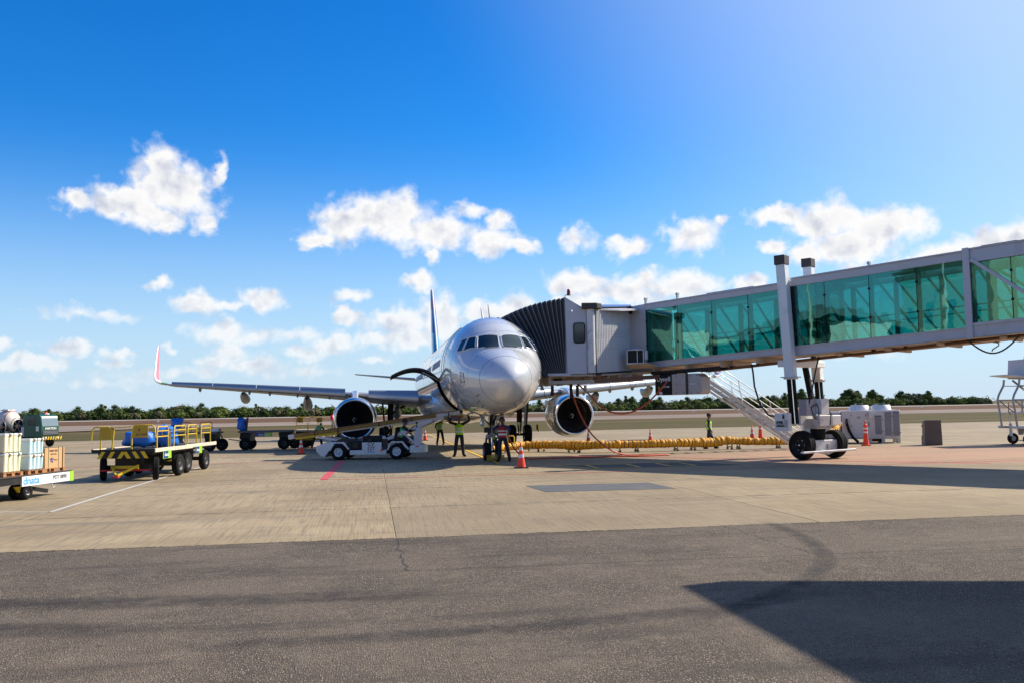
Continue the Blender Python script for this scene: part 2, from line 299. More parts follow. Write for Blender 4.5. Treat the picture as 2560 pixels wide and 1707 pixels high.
    t.l.new(t.math('ADD', stone, t.math('MULTIPLY', t.noise(p, 9, 4, 0.6), 0.6)), bn.inputs['Height']); t.l.new(bn.outputs[0], b.inputs['Normal'])
    M['asphalt'] = m
    def soil(name, a, bcol, ccol, sc, green=0.3):
        m = bpy.data.materials.new(name); m.use_nodes = True; t = NT(m.node_tree); b = t.n['Principled BSDF']
        pos = t.add('ShaderNodeNewGeometry').outputs['Position']
        rot = t.add('ShaderNodeVectorRotate', rotation_type='Z_AXIS'); t.l.new(pos, rot.inputs['Vector']); rot.inputs['Angle'].default_value = -PSI
        p = t.vmath('MULTIPLY', rot.outputs[0], (0.10, 1.0, 1.0))
        n1 = t.noise(p, sc, 6, 0.65, 0.3); n2 = t.noise(p, sc*6, 5, 0.7); n3 = t.noise(p, sc*0.3, 4, 0.6)
        c = t.mix(t.ramp(n1, 0.35, 0.65), a, bcol); c = t.mix(t.ramp(n3, 0.5, 0.75, 0.0, green*2), c, ccol)
        c = t.mix(1.0, c, t.math('MULTIPLY_ADD', n2, 0.9, 0.55), 'MULTIPLY')
        t.l.new(c, b.inputs['Base Color']); b.inputs['Roughness'].default_value = 0.95; b.inputs['Specular IOR Level'].default_value = 0.1
        M[name] = m
    soil('grass', (0.066, 0.064, 0.016), (0.105, 0.074, 0.030), (0.26, 0.125, 0.075), 0.10, 0.35)
    soil('soil', (0.110, 0.056, 0.030), (0.145, 0.080, 0.045), (0.085, 0.070, 0.026), 0.07)
    soil('taxiway', (0.29, 0.235, 0.19), (0.20, 0.150, 0.12), (0.17, 0.115, 0.09), 0.08)
    soil('runway', (0.36, 0.33, 0.29), (0.33, 0.30, 0.27), (0.30, 0.26, 0.22), 0.02)
    soil('farland', (0.12, 0.10, 0.05), (0.16, 0.12, 0.06), (0.10, 0.09, 0.04), 0.02)
ground_mats()

# ---------------------------------------------------------------- mesh helpers
class MB:
    def __init__(s): s.v = []; s.f = []; s.mi = []; s.sm = []; s.mats = []
    def m(s, name):
        if name not in s.mats: s.mats.append(name)
        return s.mats.index(name)
    def add(s, vs, fs, mt=None, smooth=False):
        k = len(s.v); s.v += [tuple(v) for v in vs]; i = s.m(mt) if mt else 0
        for f in fs: s.f.append([k+q for q in f]); s.mi.append(i); s.sm.append(smooth)
    def box(s, c, d, mt=None, rot=None, taper=1.0):
        x, y, z = d[0]/2, d[1]/2, d[2]/2
        vs = [Vector((a*x*(taper if e > 0 else 1), b*y*(taper if e > 0 else 1), e*z)) for e in (-1, 1) for b in (-1, 1) for a in (-1, 1)]
        if rot is not None:
            r = rot if isinstance(rot, Matrix) else Euler(rot).to_matrix()
            vs = [r @ v for v in vs]
        c = Vector(c); s.add([v+c for v in vs], [(0, 2, 3, 1), (4, 5, 7, 6), (0, 1, 5, 4), (2, 6, 7, 3), (0, 4, 6, 2), (1, 3, 7, 5)], mt)
        return s
    def bar(s, p, q, w, h, mt=None, up=(0, 0, 1)):
        "rectangular bar from p to q; w across, h along up"
        p, q = Vector(p), Vector(q); d = (q-p); L = d.length; d = d.normalized(); up = Vector(up)
        if abs(d.dot(up)) > 0.99: up = Vector((0, 1, 0))
        sd_ = d.cross(up).normalized(); u = sd_.cross(d).normalized()
        vs = [b + sd_*(a*w/2) + u*(e*h/2) for b in (p, q) for e in (-1, 1) for a in (-1, 1)]
        s.add(vs, [(0, 1, 3, 2), (4, 6, 7, 5), (0, 4, 5, 1), (2, 3, 7, 6), (0, 2, 6, 4), (1, 5, 7, 3)], mt); return s
    def tube(s, pts, r, n=8, mt=None, cap=True, smooth=True):
        pts = [Vector(p) for p in pts]; rs = r if isinstance(r, (list, tuple)) else [r]*len(pts)
        rings = []; pu = None
        for i, p in enumerate(pts):
            d = (pts[min(i+1, len(pts)-1)]-pts[max(i-1, 0)]).normalized()
            if pu is None: pu = Vector((0, 0, 1)) if abs(d.z) < 0.9 else Vector((1, 0, 0))
            a = d.cross(pu).normalized(); pu = a.cross(d).normalized()
            rings.append([p + (a*math.cos(2*math.pi*k/n) + pu*math.sin(2*math.pi*k/n))*rs[i] for k in range(n)])
        s.loft(rings, mt, True, smooth)
        if cap:
            s.add(rings[0], [list(range(n))], mt); s.add(rings[-1], [list(range(n-1, -1, -1))], mt)
        return s
    def loft(s, rings, mt=None, closed=True, smooth=True, skip=None):
        n = len(rings[0]); vs = [v for r in rings for v in r]; fs = []
        for i in range(len(rings)-1):
            for k in range(n if closed else n-1):
                if skip and skip(i, k): continue
                k2 = (k+1) % n; fs.append((i*n+k, i*n+k2, (i+1)*n+k2, (i+1)*n+k))
        s.add(vs, fs, mt, smooth); return s
    def lathe(s, c, axis, prof, n=24, mt=None, smooth=True, a0=0, a1=2*math.pi):
        "prof: (distance along axis, radius)"
        c = Vector(c); ax = Vector(axis).normalized(); t = Vector((0, 0, 1)) if abs(ax.z) < 0.9 else Vector((1, 0, 0))
        a = ax.cross(t).normalized(); b = a.cross(ax)
        rings = [[c+ax*h+(a*math.cos(2*math.pi*k/n)+b*math.sin(2*math.pi*k/n))*r for k in range(n)] for h, r in prof]
        s.loft(rings, mt, True, smooth); return s
    def poly(s, pts, mt=None): s.add(pts, [list(range(len(pts)))], mt); return s
    def prism(s, pts, off, mt=None):
        "polygon pts extruded by vector off"
        off = Vector(off); n = len(pts); pts = [Vector(p) for p in pts]
        s.add(pts+[p+off for p in pts], [list(range(n-1, -1, -1)), list(range(n, 2*n))]+[(k, (k+1) % n, n+(k+1) % n, n+k) for k in range(n)], mt); return s
    def disc(s, c, axis, r, n=24, mt=None):
        s.lathe(c, axis, [(0, r), (0.0005, 0.0001)], n, mt, False); return s
    def ball(s, c, r, mt=None, n=12, m=8, sc=(1, 1, 1), rot=None):
        c = Vector(c); rings = []
        for j in range(m+1):
            th = math.pi*j/m; ring = []
            for k in range(n):
                v = Vector((math.sin(th)*math.cos(2*math.pi*k/n)*sc[0], math.sin(th)*math.sin(2*math.pi*k/n)*sc[1], math.cos(th)*sc[2]))*r
                if rot is not None: v = rot @ v
                ring.append(c+v)
            rings.append(ring)
        s.loft(rings, mt); return s
    def mesh(s, name, default=None):
        me = bpy.data.meshes.new(name); me.from_pydata(s.v, [], s.f)
        for n_ in (s.mats or ([default] if default else [])): me.materials.append(M[n_])
        for p, i, q in zip(me.polygons, s.mi, s.sm): p.material_index = i; p.use_smooth = q
        bm = bmesh.new(); bm.from_mesh(me); bmesh.ops.recalc_face_normals(bm, faces=bm.faces); bm.to_mesh(me); bm.free()
        me.update(); return me
    def build(s, name, parent=None, bev=0, loc=None):
        o = bpy.data.objects.new(name, s.mesh(name)); col.objects.link(o)
        if parent is not None: o.parent = parent
        if loc is not None: o.location = loc
        if bev:
            b = o.modifiers.new('bevel', 'BEVEL'); b.width = bev; b.segments = 1; b.limit_method = 'ANGLE'; b.angle_limit = R(40)
        return o
def inst(mesh_or_obj, name, parent=None, loc=(0, 0, 0), rot=(0, 0, 0), scale=None):
    me = mesh_or_obj.data if isinstance(mesh_or_obj, bpy.types.Object) else mesh_or_obj
    o = bpy.data.objects.new(name, me); col.objects.link(o)
    if parent is not None: o.parent = parent
    o.location = loc; o.rotation_euler = rot
    if scale: o.scale = scale
    return o
def tag(o, label=None, cat=None, group=None, kind=None):
    if label: o['label'] = label
    if cat: o['category'] = cat
    if group: o['group'] = group
    if kind: o['kind'] = kind
    return o
def thing(name, label, cat, loc=(0, 0, 0), rz=0.0, group=None):
    o = bpy.data.objects.new(name, None); col.objects.link(o); o.location = loc; o.rotation_euler = (0, 0, rz); o.empty_display_size = 0.3
    return tag(o, label, cat, group)
def copy_tree(o, parent=None):
    c = o.copy(); col.objects.link(c); c.parent = parent
    for ch in list(o.children): copy_tree(ch, c)
    return c
def box(name, c, d, m, parent=None, rot=None, bev=0, taper=1.0):
    return MB().box(c, d, m, rot, taper).build(name, parent, bev)
def text(name, body, size, m, parent, origin, right, up, depth=0.004, align='CENTER', sx=1.0):
    cu = bpy.data.curves.new(name, 'FONT'); cu.body = body; cu.size = size; cu.extrude = depth; cu.align_x = align; cu.align_y = 'CENTER'; cu.space_line = 0.85; cu.offset = size*0.022
    t = bpy.data.objects.new(name, cu); col.objects.link(t); bpy.context.view_layer.update()
    dg = bpy.context.evaluated_depsgraph_get(); me = bpy.data.meshes.new_from_object(t.evaluated_get(dg)); bpy.data.objects.remove(t)
    me.materials.clear(); me.materials.append(M[m])
    o = bpy.data.objects.new(name, me); col.objects.link(o); o.parent = parent
    r = Vector(right).normalized(); u = Vector(up).normalized(); n = r.cross(u).normalized(); u = n.cross(r)
    o.matrix_local = Matrix.Translation(origin) @ Matrix((r*sx, u, n)).transposed().to_4x4()
    return o
def wheel(name, parent, c, axis, r, w, rim_m='rim_dark', rr=0.55, n=28, tm='black_rubber', hub='strut_grey', bolts=5):
    c = Vector(c); ax = Vector(axis).normalized(); b = MB(); g = w*0.18
    b.lathe(c, ax, [(-w/2+g*.3, r*rr), (-w/2, r*rr*1.12), (-w/2, r*0.86), (-w/2+g, r*0.97), (-w*.22, r), (-w*.2, r*.985), (-w*.02, r*.985), (0, r), (w*.02, r*.985), (w*.2, r*.985), (w*.22, r), (w/2-g, r*0.97), (w/2, r*0.86), (w/2, r*rr*1.12), (w/2-g*.3, r*rr)], n, tm)
    o = b.build(name, parent)
    q = MB(); q.lathe(c, ax, [(-w*.32, 0.001), (-w*.32, r*rr*.35), (-w*.2, r*rr*.45), (-w*.2, r*rr*.8), (-w/2+g*.3, r*rr*.95), (-w/2+g*.3, r*rr+.003), (w/2-g*.3, r*rr+.003), (w/2-g*.3, r*rr*.95), (w*.2, r*rr*.8), (w*.2, r*rr*.45), (w*.32, r*rr*.35), (w*.32, 0.001)], n, rim_m)
    t = Vector((0, 0, 1)) if abs(ax.z) < .9 else Vector((1, 0, 0)); a = ax.cross(t).normalized(); bb = a.cross(ax)
    for k in range(bolts):
        an = 2*math.pi*k/bolts
        for sgn in (-1, 1):
            cc = c+ax*sgn*w*.2+(a*math.cos(an)+bb*math.sin(an))*r*rr*.6
            q.lathe(cc, ax*sgn, [(0, r*rr*.09), (w*.04, r*rr*.09), (w*.04, .0005)], 6, hub, False)
    q.build('rim', o); return o

# ---------------------------------------------------------------- ground
def sheet(name, pts, z, m, parent=None):
    return MB().poly([(p[0], p[1], z) for p in pts], m).build(name, parent)
def uvq(u0, u1, v0, v1): return [UV(u0, v0), UV(u1, v0), UV(u1, v1), UV(u0, v1)]
far = sheet('ground', [(-4000, -400), (4000, -400), (4000, 4500), (-4000, 4500)], -0.06, 'farland'); tag(far, kind='structure')
def bumpy_strip(name, u0, u1, v0, v1, z, m, nu, nv, amp):
    b = MB(); rnd = random.Random(hash(name) % 1000 if False else len(name)); vs = []; fs = []
    for j in range(nv+1):
        for i in range(nu+1):
            e = 0 if i in (0, nu) or j in (0, nv) else amp
            vs.append(UV(u0+(u1-u0)*i/nu, v0+(v1-v0)*j/nv, z + rnd.random()*e))
    for j in range(nv):
        for i in range(nu): fs.append((j*(nu+1)+i, j*(nu+1)+i+1, (j+1)*(nu+1)+i+1, (j+1)*(nu+1)+i))
    b.add(vs, fs, m, True); return tag(b.build(name), kind='structure')
bumpy_strip('grass_verge', -400, 400, 86.4, 162, -0.055, 'grass', 160, 16, 0.10)
tag(sheet('taxiway', uvq(-700, 700, 162, 224), -0.045, 'taxiway'), kind='structure')
bumpy_strip('bare_soil_strip', -700, 700, 224, 420, -0.055, 'soil', 120, 12, 0.15)
tag(sheet('runway', uvq(-1500, 1500, 420, 500), -0.045, 'runway'), kind='structure')
tag(sheet('taxiway_link', [UV(-400, 112), UV(-52, 112), UV(-30, 162.2), UV(-400, 162.2)], 0.06, 'taxiway'), kind='structure')
base = sheet('apron', uvq(-160, 160, 15.9, 86.4), -0.045, 'joint_fill'); tag(base, kind='structure')
# concrete slabs of the apron, each a piece with open joints
SU, SV = 7.5, 4.98; slab_meshes = []
for k in range(6):
    b = MB(); g = 0.004; c_ = 0.006; x0, x1, y0, y1 = g, SU-g, g, SV-g; rnd = random.Random(k)
    ring = [(x0, y0), (x1, y0), (x1, y1), (x0, y1)]
    lo = [UV(x, y, -0.04) for x, y in ring]; mi = [UV(x, y, -c_) for x, y in ring]
    tp = [UV(x+(c_ if x == x0 else -c_), y+(c_ if y == y0 else -c_), rnd.uniform(-0.003, 0)) for x, y in ring]
    b.loft([lo, mi, tp], 'concrete', True, False); b.poly(tp, 'concrete'); slab_meshes.append(b.mesh('concrete_slab'))
for i in range(-10, 10):
    for j in range(14):
        if abs(i*SU+SU/2) > 0.62*(15.9+(j+1)*SV)+16: continue
        inst(random.Random(i*31+j).choice(slab_meshes), 'concrete_slab', base, UV(0.376+i*SU, 15.9+j*SV+0.02))
asp = sheet('asphalt_apron', uvq(-90, 90, -60, 15.9), -0.002, 'asphalt'); tag(asp, kind='structure')
def jagged(name, p, q, n, amp, w0, w1, m, parent, z=0.0015, seed=1, dash=0.0):
    rnd = random.Random(seed); p, q = Vector(p), Vector(q); d = (q-p).normalized(); s_ = Vector((-d.y, d.x, 0)); b = MB(); off = 0; L = []; 
    for i in range(n+1):
        off = off*0.8 + rnd.uniform(-amp, amp); c = p.lerp(q, i/n)+s_*off; wd = rnd.uniform(w0, w1)/2
        if rnd.random() < dash: wd *= 0.1
        L.append([c-s_*wd+Vector((0, 0, z)), c+s_*wd+Vector((0, 0, z))])
    b.loft(L, m, False, False); return b.build(name, parent)
jagged('asphalt_crack', UV(-12, 15.88), UV(14, 15.88), 260, 0.018, 0.012, 0.05, 'crack_dark', asp, seed=3)
jagged('asphalt_crack', UV(-9, 12.67), UV(0.4, 12.64), 120, 0.012, 0.003, 0.012, 'crack_dark', asp, seed=4, dash=.3)
jagged('asphalt_crack', UV(0.4, 12.64), UV(12, 12.42), 150, 0.012, 0.008, 0.022, 'crack_dark', asp, seed=5)
jagged('asphalt_crack', UV(0.376, 15.86), UV(0.42, 12.64), 60, 0.03, 0.012, 0.035, 'crack_dark', asp, seed=6)
jagged('asphalt_crack', (3.6, 16.83, 0.0), (4.15, 13.43, 0.0), 60, 0.03, 0.006, 0.02, 'crack_dark', asp, seed=8)
jagged('asphalt_crack', (-8.6, 12.9, 0), (-7.2, 15.2, 0), 40, 0.03, 0.006, 0.02, 'crack_dark', asp, seed=9)
jagged('surface_crack', UV(-14, 16.55, .002), UV(14, 16.5, .002), 300, 0.01, 0.002, 0.014, 'crack_dark', base, seed=10, dash=.6)
b = MB(); L = []; rnd = random.Random(77)
for i in range(700):
    u_ = -13+26*i/699; L.append([UV(u_, 15.9, .0022), UV(u_, 15.9-max(0, rnd.gauss(.035, .035))-.03*max(0, math.sin(u_*1.7)), .0022)])
b.loft(L, 'concrete', False, False); b.build('broken_edge', asp)
for k_ in range(7):
    rnd = random.Random(k_+90); x_ = rnd.uniform(-9, 9); y_ = rnd.uniform(9, 15); jagged('asphalt_crack', UV(x_, y_), UV(x_+rnd.uniform(-1.5, 1.5), y_+rnd.uniform(-.6, .6)), 26, .03, .002, .012, 'crack_dark', asp, seed=k_+60, dash=.2)
# curved tyre mark
m = bpy.data.materials.new('tyre_rubber_mark'); m.use_nodes = True; t = NT(m.node_tree); b_ = t.n['Principled BSDF']
b_.inputs['Base Color'].default_value = (0.03, 0.028, 0.027, 1); b_.inputs['Roughness'].default_value = 0.85
tx = t.add('ShaderNodeTexCoord').outputs['Object']; fa = t.add('ShaderNodeAttribute'); fa.attribute_name = 'fade'; t.l.new(t.math('MULTIPLY', t.ramp(t.noise(tx, 3.0, 6, 0.7), 0.22, 0.72, 0.0, 0.6), fa.outputs['Fac']), b_.inputs['Alpha']); M['tyre_rubber_mark'] = m
def mark_path(name, pts, w, m, parent, z=0.003):
    pts = [Vector((p[0], p[1], z)) for p in pts]; L = []
    for i, p in enumerate(pts):
        d = (pts[min(i+1, len(pts)-1)]-pts[max(i-1, 0)]).normalized(); s_ = Vector((-d.y, d.x, 0)); L.append([p-s_*w/2, p+s_*w/2])
    return MB().loft(L, m, False, False).build(name, parent)
def soft_mark(name, pts, w, parent, z=0.003):
    "tyre mark that fades to both sides"
    P_ = [Vector((p[0], p[1], z)) for p in pts]; out = []
    for i in range(len(P_)-1):
        p0, p1, p2, p3 = P_[max(i-1, 0)], P_[i], P_[i+1], P_[min(i+2, len(P_)-1)]
        for k in range(6):
            t_ = k/6; out.append(.5*((2*p1)+(-p0+p2)*t_+(2*p0-5*p1+4*p2-p3)*t_*t_+(-p0+3*p1-3*p2+p3)*t_**3))
    out.append(P_[-1]); L = []; F = []; n = len(out)
    for i, p in enumerate(out):
        d = (out[min(i+1, n-1)]-out[max(i-1, 0)]).normalized(); s_ = Vector((-d.y, d.x, 0)); e = min(1, i/5, (n-1-i)/5)
        for q, f in ((-.5, 0), (-.3, .7), (0, 1), (.3, .7), (.5, 0)): F.append(f*e)
        L.append([p+s_*w*q for q in (-.5, -.3, 0, .3, .5)])
    o = MB().loft(L, 'tyre_rubber_mark', False, False).build(name, parent); at = o.data.attributes.new('fade', 'FLOAT', 'POINT')
    for i, f in enumerate(F): at.data[i].value = f
    return o
soft_mark('tyre_mark', [(4.48, 17.24), (4.55, 16.09), (4.49, 14.42), (4.21, 12.93), (3.74, 11.88), (3.22, 11.08), (2.63, 10.33), (2.1, 9.69), (1.56, 9.19)], 0.34, asp)
soft_mark('tyre_mark', [(-7.5, 10.9), (-4.5, 10.75), (-2, 10.9), (-.5, 10.95)], 0.8, asp)
soft_mark('tyre_mark', [(-3.5, 8.6), (-1.0, 9.0), (1.0, 9.5), (2.6, 10.2), (3.6, 10.9)], 0.5, asp)
soft_mark('tyre_mark', [(-8.5, 9.6), (-5, 9.5), (-3.4, 9.2)], 0.7, asp)
for k_, v_ in enumerate((20.87, 25.85, 30.83, 35.8, 40.8)): jagged('joint_sealant', UV(-24, v_), UV(24, v_), 500, 0.006, 0.010, 0.042, 'crack_dark', base, 0.0025, 40+k_, .25)
# painted markings
def marking(name, pts, m, z=0.004): return sheet(name, pts, z, m, base)
mark_path('painted_line', [(-5.96, 29.6), (-7.35, 40.4)], 0.26, 'line_red', base, 0.004)
marking('painted_line', uvq(-1.60, 30, 29.94, 30.03), 'line_red')
marking('painted_line', uvq(-30, -1.3, 41.5, 41.62), 'line_red')
mark_path('painted_line', [(2.4, 41.4), (6.66, 38.6), (11.5, 34.6), (16, 31.8)], 0.16, 'line_red', base, 0.004)
u0 = 4.80
marking('painted_line', uvq(u0-0.13, u0+0.13, 36.2, 84), 'line_black', 0.004)
marking('painted_line', uvq(u0-0.075, u0+0.075, 36.2, 84), 'line_yellow', 0.008)
mark_path('painted_line', [(-26, 27.5), (-17.5, 22.2), (-10.28, 20.98)], 0.10, 'line_white', base, 0.004)
mark_path('painted_line', [(-10.28, 20.98), (-11.0, 26), (-11.85, 32.2), (-12.48, 37.57)], 0.11, 'line_white', base, 0.004)
sheet('asphalt_patch', [(0.29, 25.87), (3.7, 26.23), (4.12, 24.18), (0.79, 23.8)], 0.004, 'patch_grey', base)
sheet('painted_panel', [(1.6, 34.7), (6.6, 35.6), (8.1, 33.1), (3.1, 32.3)], 0.004, 'line_black', base)
def frame_line(c, w, h, lw, z):
    c = Vector(c); b = MB()
    for s_ in (-1, 1):
        b.poly([c+Ux*(-w/2)+Vx*(s_*h/2-lw/2)+Vector((0, 0, z)), c+Ux*(w/2)+Vx*(s_*h/2-lw/2)+Vector((0, 0, z)), c+Ux*(w/2)+Vx*(s_*h/2+lw/2)+Vector((0, 0, z)), c+Ux*(-w/2)+Vx*(s_*h/2+lw/2)+Vector((0, 0, z))], 'line_yellow')
        b.poly([c+Ux*(s_*w/2-lw/2)+Vx*(-h/2)+Vector((0, 0, z)), c+Ux*(s_*w/2+lw/2)+Vx*(-h/2)+Vector((0, 0, z)), c+Ux*(s_*w/2+lw/2)+Vx*(h/2)+Vector((0, 0, z)), c+Ux*(s_*w/2-lw/2)+Vx*(h/2)+Vector((0, 0, z))], 'line_yellow')
    return b.build('painted_line', base)
frame_line((3.5, 33.7, 0), 1.5, 1.9, 0.11, 0.008); frame_line((5.8, 34.1, 0), 0.9, 1.9, 0.11, 0.008)
mark_path('painted_line', [(1.5, 34.75), (6.6, 35.7), (8.2, 33.05), (3.1, 32.2), (1.5, 34.75)], 0.09, 'line_yellow', base, 0.0085)
for (x, y, l, r_) in ((-4.2, 36.8, 2.6, 0.0), (-2.3, 35.4, 2.2, 0.0), (-4.7, 39.4, 2.0, 0)):
    soft_mark('oil_streak', [(x, y), (x+l*.3, y+.05*l), (x+l*.6, y+.09*l), (x+l, y+0.15*l)], 0.3, base, 0.006)

# ---------------------------------------------------------------- airliner
FT=[(0,3.16,3.14,.02,3.15),(.06,3.40,2.89,.26,3.15),(.2,3.61,2.68,.47,3.16),(.5,3.87,2.44,.77,3.2),(1.0,4.12,2.22,1.06,3.27),(1.5,4.32,2.08,1.29,3.35),(1.95,4.49,1.99,1.47,3.43),(2.45,4.93,1.92,1.62,3.52),(2.9,5.24,1.88,1.72,3.6),(3.4,5.5,1.85,1.81,3.67),(4.2,5.75,1.81,1.90,3.75),(5.2,5.88,1.79,1.955,3.81),(6.6,5.92,1.78,1.975,3.85),(29.5,5.92,1.78,1.975,3.85),(32,5.92,1.98,1.95,3.95),(34.5,5.9,2.5,1.80,4.2),(37,5.84,3.15,1.5,4.5),(39.5,5.73,3.8,1.13,4.75),(42,5.55,4.35,.7,4.95),(43.6,5.35,4.65,.38,5.0),(44.5,5.15,4.85,.15,5.0)]
def _pch(xs,ys):
    n=len(xs); h=[xs[i+1]-xs[i] for i in range(n-1)]; dl=[(ys[i+1]-ys[i])/h[i] for i in range(n-1)]
    m=[dl[0]]+[0 if dl[i-1]*dl[i]<=0 else 2*dl[i-1]*dl[i]/(dl[i-1]+dl[i]) for i in range(1,n-1)]+[dl[-1]]
    def f(x):
        i=min(max(bisect_right(xs,x)-1,0),n-2); t=(x-xs[i])/h[i]
        return (2*t**3-3*t*t+1)*ys[i]+(t**3-2*t*t+t)*h[i]*m[i]+(-2*t**3+3*t*t)*ys[i+1]+(t**3-t*t)*h[i]*m[i+1]
    return f
_xs=[math.sqrt(r[0]) for r in FT]
FF=[_pch(_xs,[r[k] for r in FT]) for k in (1,2,3,4)]
def fus(s,th,off=0):
    q=math.sqrt(max(s,0)); T,B,Wd,C=[f(q) for f in FF]
    c,sn=math.cos(th),math.sin(th)
    rz=(T-C) if sn>0 else (C-B)
    return ((Wd+off)*c, s-5.07, C+(rz+off)*sn)   # local x port, y aft, z

AC = thing('airliner', 'large white twin-engine passenger airliner parked nose-on with the boarding bridge at its door', 'airplane', (-0.8902, 38.768, 0), PSI)
N = 72
S_ = [0.0, .012, .03, .06, .1, .16, .24, .34, .46, .6, .8, 1.0, 1.2, 1.4, 1.6, 1.75, 1.9, 2.05, 2.2, 2.35, 2.5, 2.7, 2.9, 3.15, 3.4, 3.8, 4.2, 4.7, 5.2, 5.9, 6.6, 7.3, 8.0, 8.9, 9.8] + [11+1.5*k for k in range(13)] + [30.5, 32, 33.3, 34.5, 36, 37, 38.2, 39.5, 40.8, 42, 43, 43.6, 44.1, 44.5]
rings = [[Vector(fus(s, 2*math.pi*k/N)) for k in range(N)] for s in S_]
i8, i98 = S_.index(8.0), S_.index(9.8)
def hole(i, k): return i8 <= i < i98 and 38 <= k < 48
b = MB(); b.loft(rings, 'aircraft_paint', True, True, hole); b.poly(list(reversed(rings[0])), 'aircraft_paint'); b.poly(rings[-1], 'dark_void')
FUS = b.build('fuselage', AC)
# inside of the forward cargo hold
b = MB(); hr = [[Vector(fus(s, 2*math.pi*k/N, -0.12)) for k in range(37, 50)] for s in (7.95, 9.85)]
inn = [[Vector((1.2, p.y, p.z)) for p in r] for r in hr]
b.loft([hr[0], inn[0]], 'strut_dark', False); b.loft([inn[0], inn[1]], 'strut_dark', False); b.loft([inn[1], hr[1]], 'strut_dark', False)
b.poly([hr[0][0], hr[1][0], inn[1][0], inn[0][0]], 'strut_dark'); b.poly([hr[0][-1], hr[1][-1], inn[1][-1], inn[0][-1]], 'strut_dark'); b.build('cargo_hold', AC)
b = MB()
for s in (8.0, 9.8): b.tube([fus(s, 2*math.pi*k/N, 0.0) for k in range(38, 49)], 0.02, 6, 'strut_dark')
for k in (38, 48): b.tube([fus(s, 2*math.pi*k/N, 0.0) for s in (8.0, 8.6, 9.2, 9.8)], 0.035, 6, 'strut_dark')
b.build('door_frame', AC)
# cargo door swung up and out
b = MB(); H = Vector((-1.96, 0, 3.50)); tip = Vector((-4.02, 0, 3.66)); n_ = 12
def doorpt(q, off):
    p = H.lerp(tip, q); up = Vector((0.077, 0, 0.997)); return p+up*(0.34*4*q*(1-q)*(1+0.35*(1-q))+off)
outer = [[doorpt(q/n_, 0.0)+Vector((0, y, 0)) for q in range(n_+1)] for y in (8.03-5.07, 9.77-5.07)]
inner = [[doorpt(q/n_, -0.085)+Vector((0, y, 0)) for q in range(n_+1)] for y in (8.03-5.07, 9.77-5.07)]
b.loft([outer[0], outer[1]], 'aircraft_paint', False); b.loft([inner[0], inner[1]], 'strut_dark', False)
b.loft([outer[0], inner[0]], 'strut_dark', False, False); b.loft([outer[1], inner[1]], 'strut_dark', False, False)
b.poly([outer[0][-1], outer[1][-1], inner[1][-1], inner[0][-1]], 'strut_dark')
CD = b.build('cargo_door', AC)
b = MB()
for y in (3.15, 3.6, 4.1, 4.55): b.tube([doorpt(q/n_, -0.14)+Vector((0, y, 0)) for q in range(n_+1)], 0.03, 6, 'strut_dark')
b.build('door_rib', CD)
b = MB(); b.tube([H+Vector((.05, 3.1, -.1)), doorpt(.35, -.15)+Vector((0, 3.1, 0))], .035, 6, 'strut_grey'); b = b.build('door_latch', CD) and MB(); b.tube([doorpt(1, -.05)+Vector((0, 3.2, 0)), doorpt(1, -.05)+Vector((-.02, 3.2, -.16))], .03, 6, 'strut_dark'); b.build('door_latch', CD)
# cockpit windows
def pane(name, cs, off=0.012, mt='glass_dark', parent=None, frame=True, n=6):
    g = []
    for j in range(n+1):
        row = []
        for i in range(n+1):
            a = [cs[0][k]+(cs[1][k]-cs[0][k])*i/n for k in (0, 1)]; c = [cs[3][k]+(cs[2][k]-cs[3][k])*i/n for k in (0, 1)]
            s, th = a[0]+(c[0]-a[0])*j/n, a[1]+(c[1]-a[1])*j/n; row.append(Vector(fus(s, th, off)))
        g.append(row)
    b = MB(); b.loft(g, mt, False); o = b.build(name, parent or AC)
    if frame:
        edge = g[0]+[r[-1] for r in g[1:]]+list(reversed(g[-1]))[1:]+[r[0] for r in reversed(g)][1:]
        MB().tube(edge, 0.014, 6, 'black_rubber', False).build('window_seal', o)
        MB().tube([e*1.0 for e in edge], 0.02, 6, 'aircraft_paint', False).build('window_frame', o)
    return o
WP = {'f': [(2.64, 2.060), (2.40, 1.605), (1.77, 1.615), (2.10, 2.185)], 's': [(2.91, 2.262), (2.675, 2.10), (2.17, 2.235), (2.50, 2.575)], 'a': [(3.208, 2.426), (2.92, 2.283), (2.60, 2.60), (3.005, 2.719)]}
for key in 'fsa':
    for sg in (1, -1):
        cs = WP[key] if sg == 1 else [(s, math.pi-t) for s, t in WP[key]]
        pane('cockpit_window', cs, 0.014, 'glass_dark' if not (key == 'f' and sg == -1) else 'glass_cab')
b = MB(); 
for sg in (1, -1):
    for (s0, t0, s1, t1) in ((1.80, 1.66, 1.93, 2.0),):
        p = [Vector(fus(s0+(s1-s0)*q/6, (t0+(t1-t0)*q/6) if sg == 1 else math.pi-(t0+(t1-t0)*q/6), 0.05)) for q in range(7)]; b.tube(p, 0.013, 5, 'black_paint')
b.build('windscreen_wiper', AC)
MB().tube([fus(.82, 2*math.pi*k/60, 0.0) for k in range(61)], 0.007, 5, 'ink_dark', False).build('radome_seam', AC)
b = MB()
for s in (1.62, 3.4, 4.7, 6.9, 11, 15.5, 20, 24.5, 29): MB().tube([fus(s, 2*math.pi*k/48, -0.003) for k in range(49)], 0.0075, 4, 'strut_dark' if s < 12 else 'strut_grey', False).build('skin_joint', AC)
for th_ in (0.75, 2.39, 3.75, 5.67): MB().tube([fus(1.0+q*.5, th_, -.003) for q in range(56)], 0.006, 4, 'strut_grey', False).build('skin_joint', AC)
rv = MB()
for k in range(26):
    for sg in (1, -1): rv.ball(fus(2.66+.012*k, (1.60+.028*k) if sg == 1 else math.pi-(1.60+.028*k), .004), .010, 'ink_dark', 5, 4)
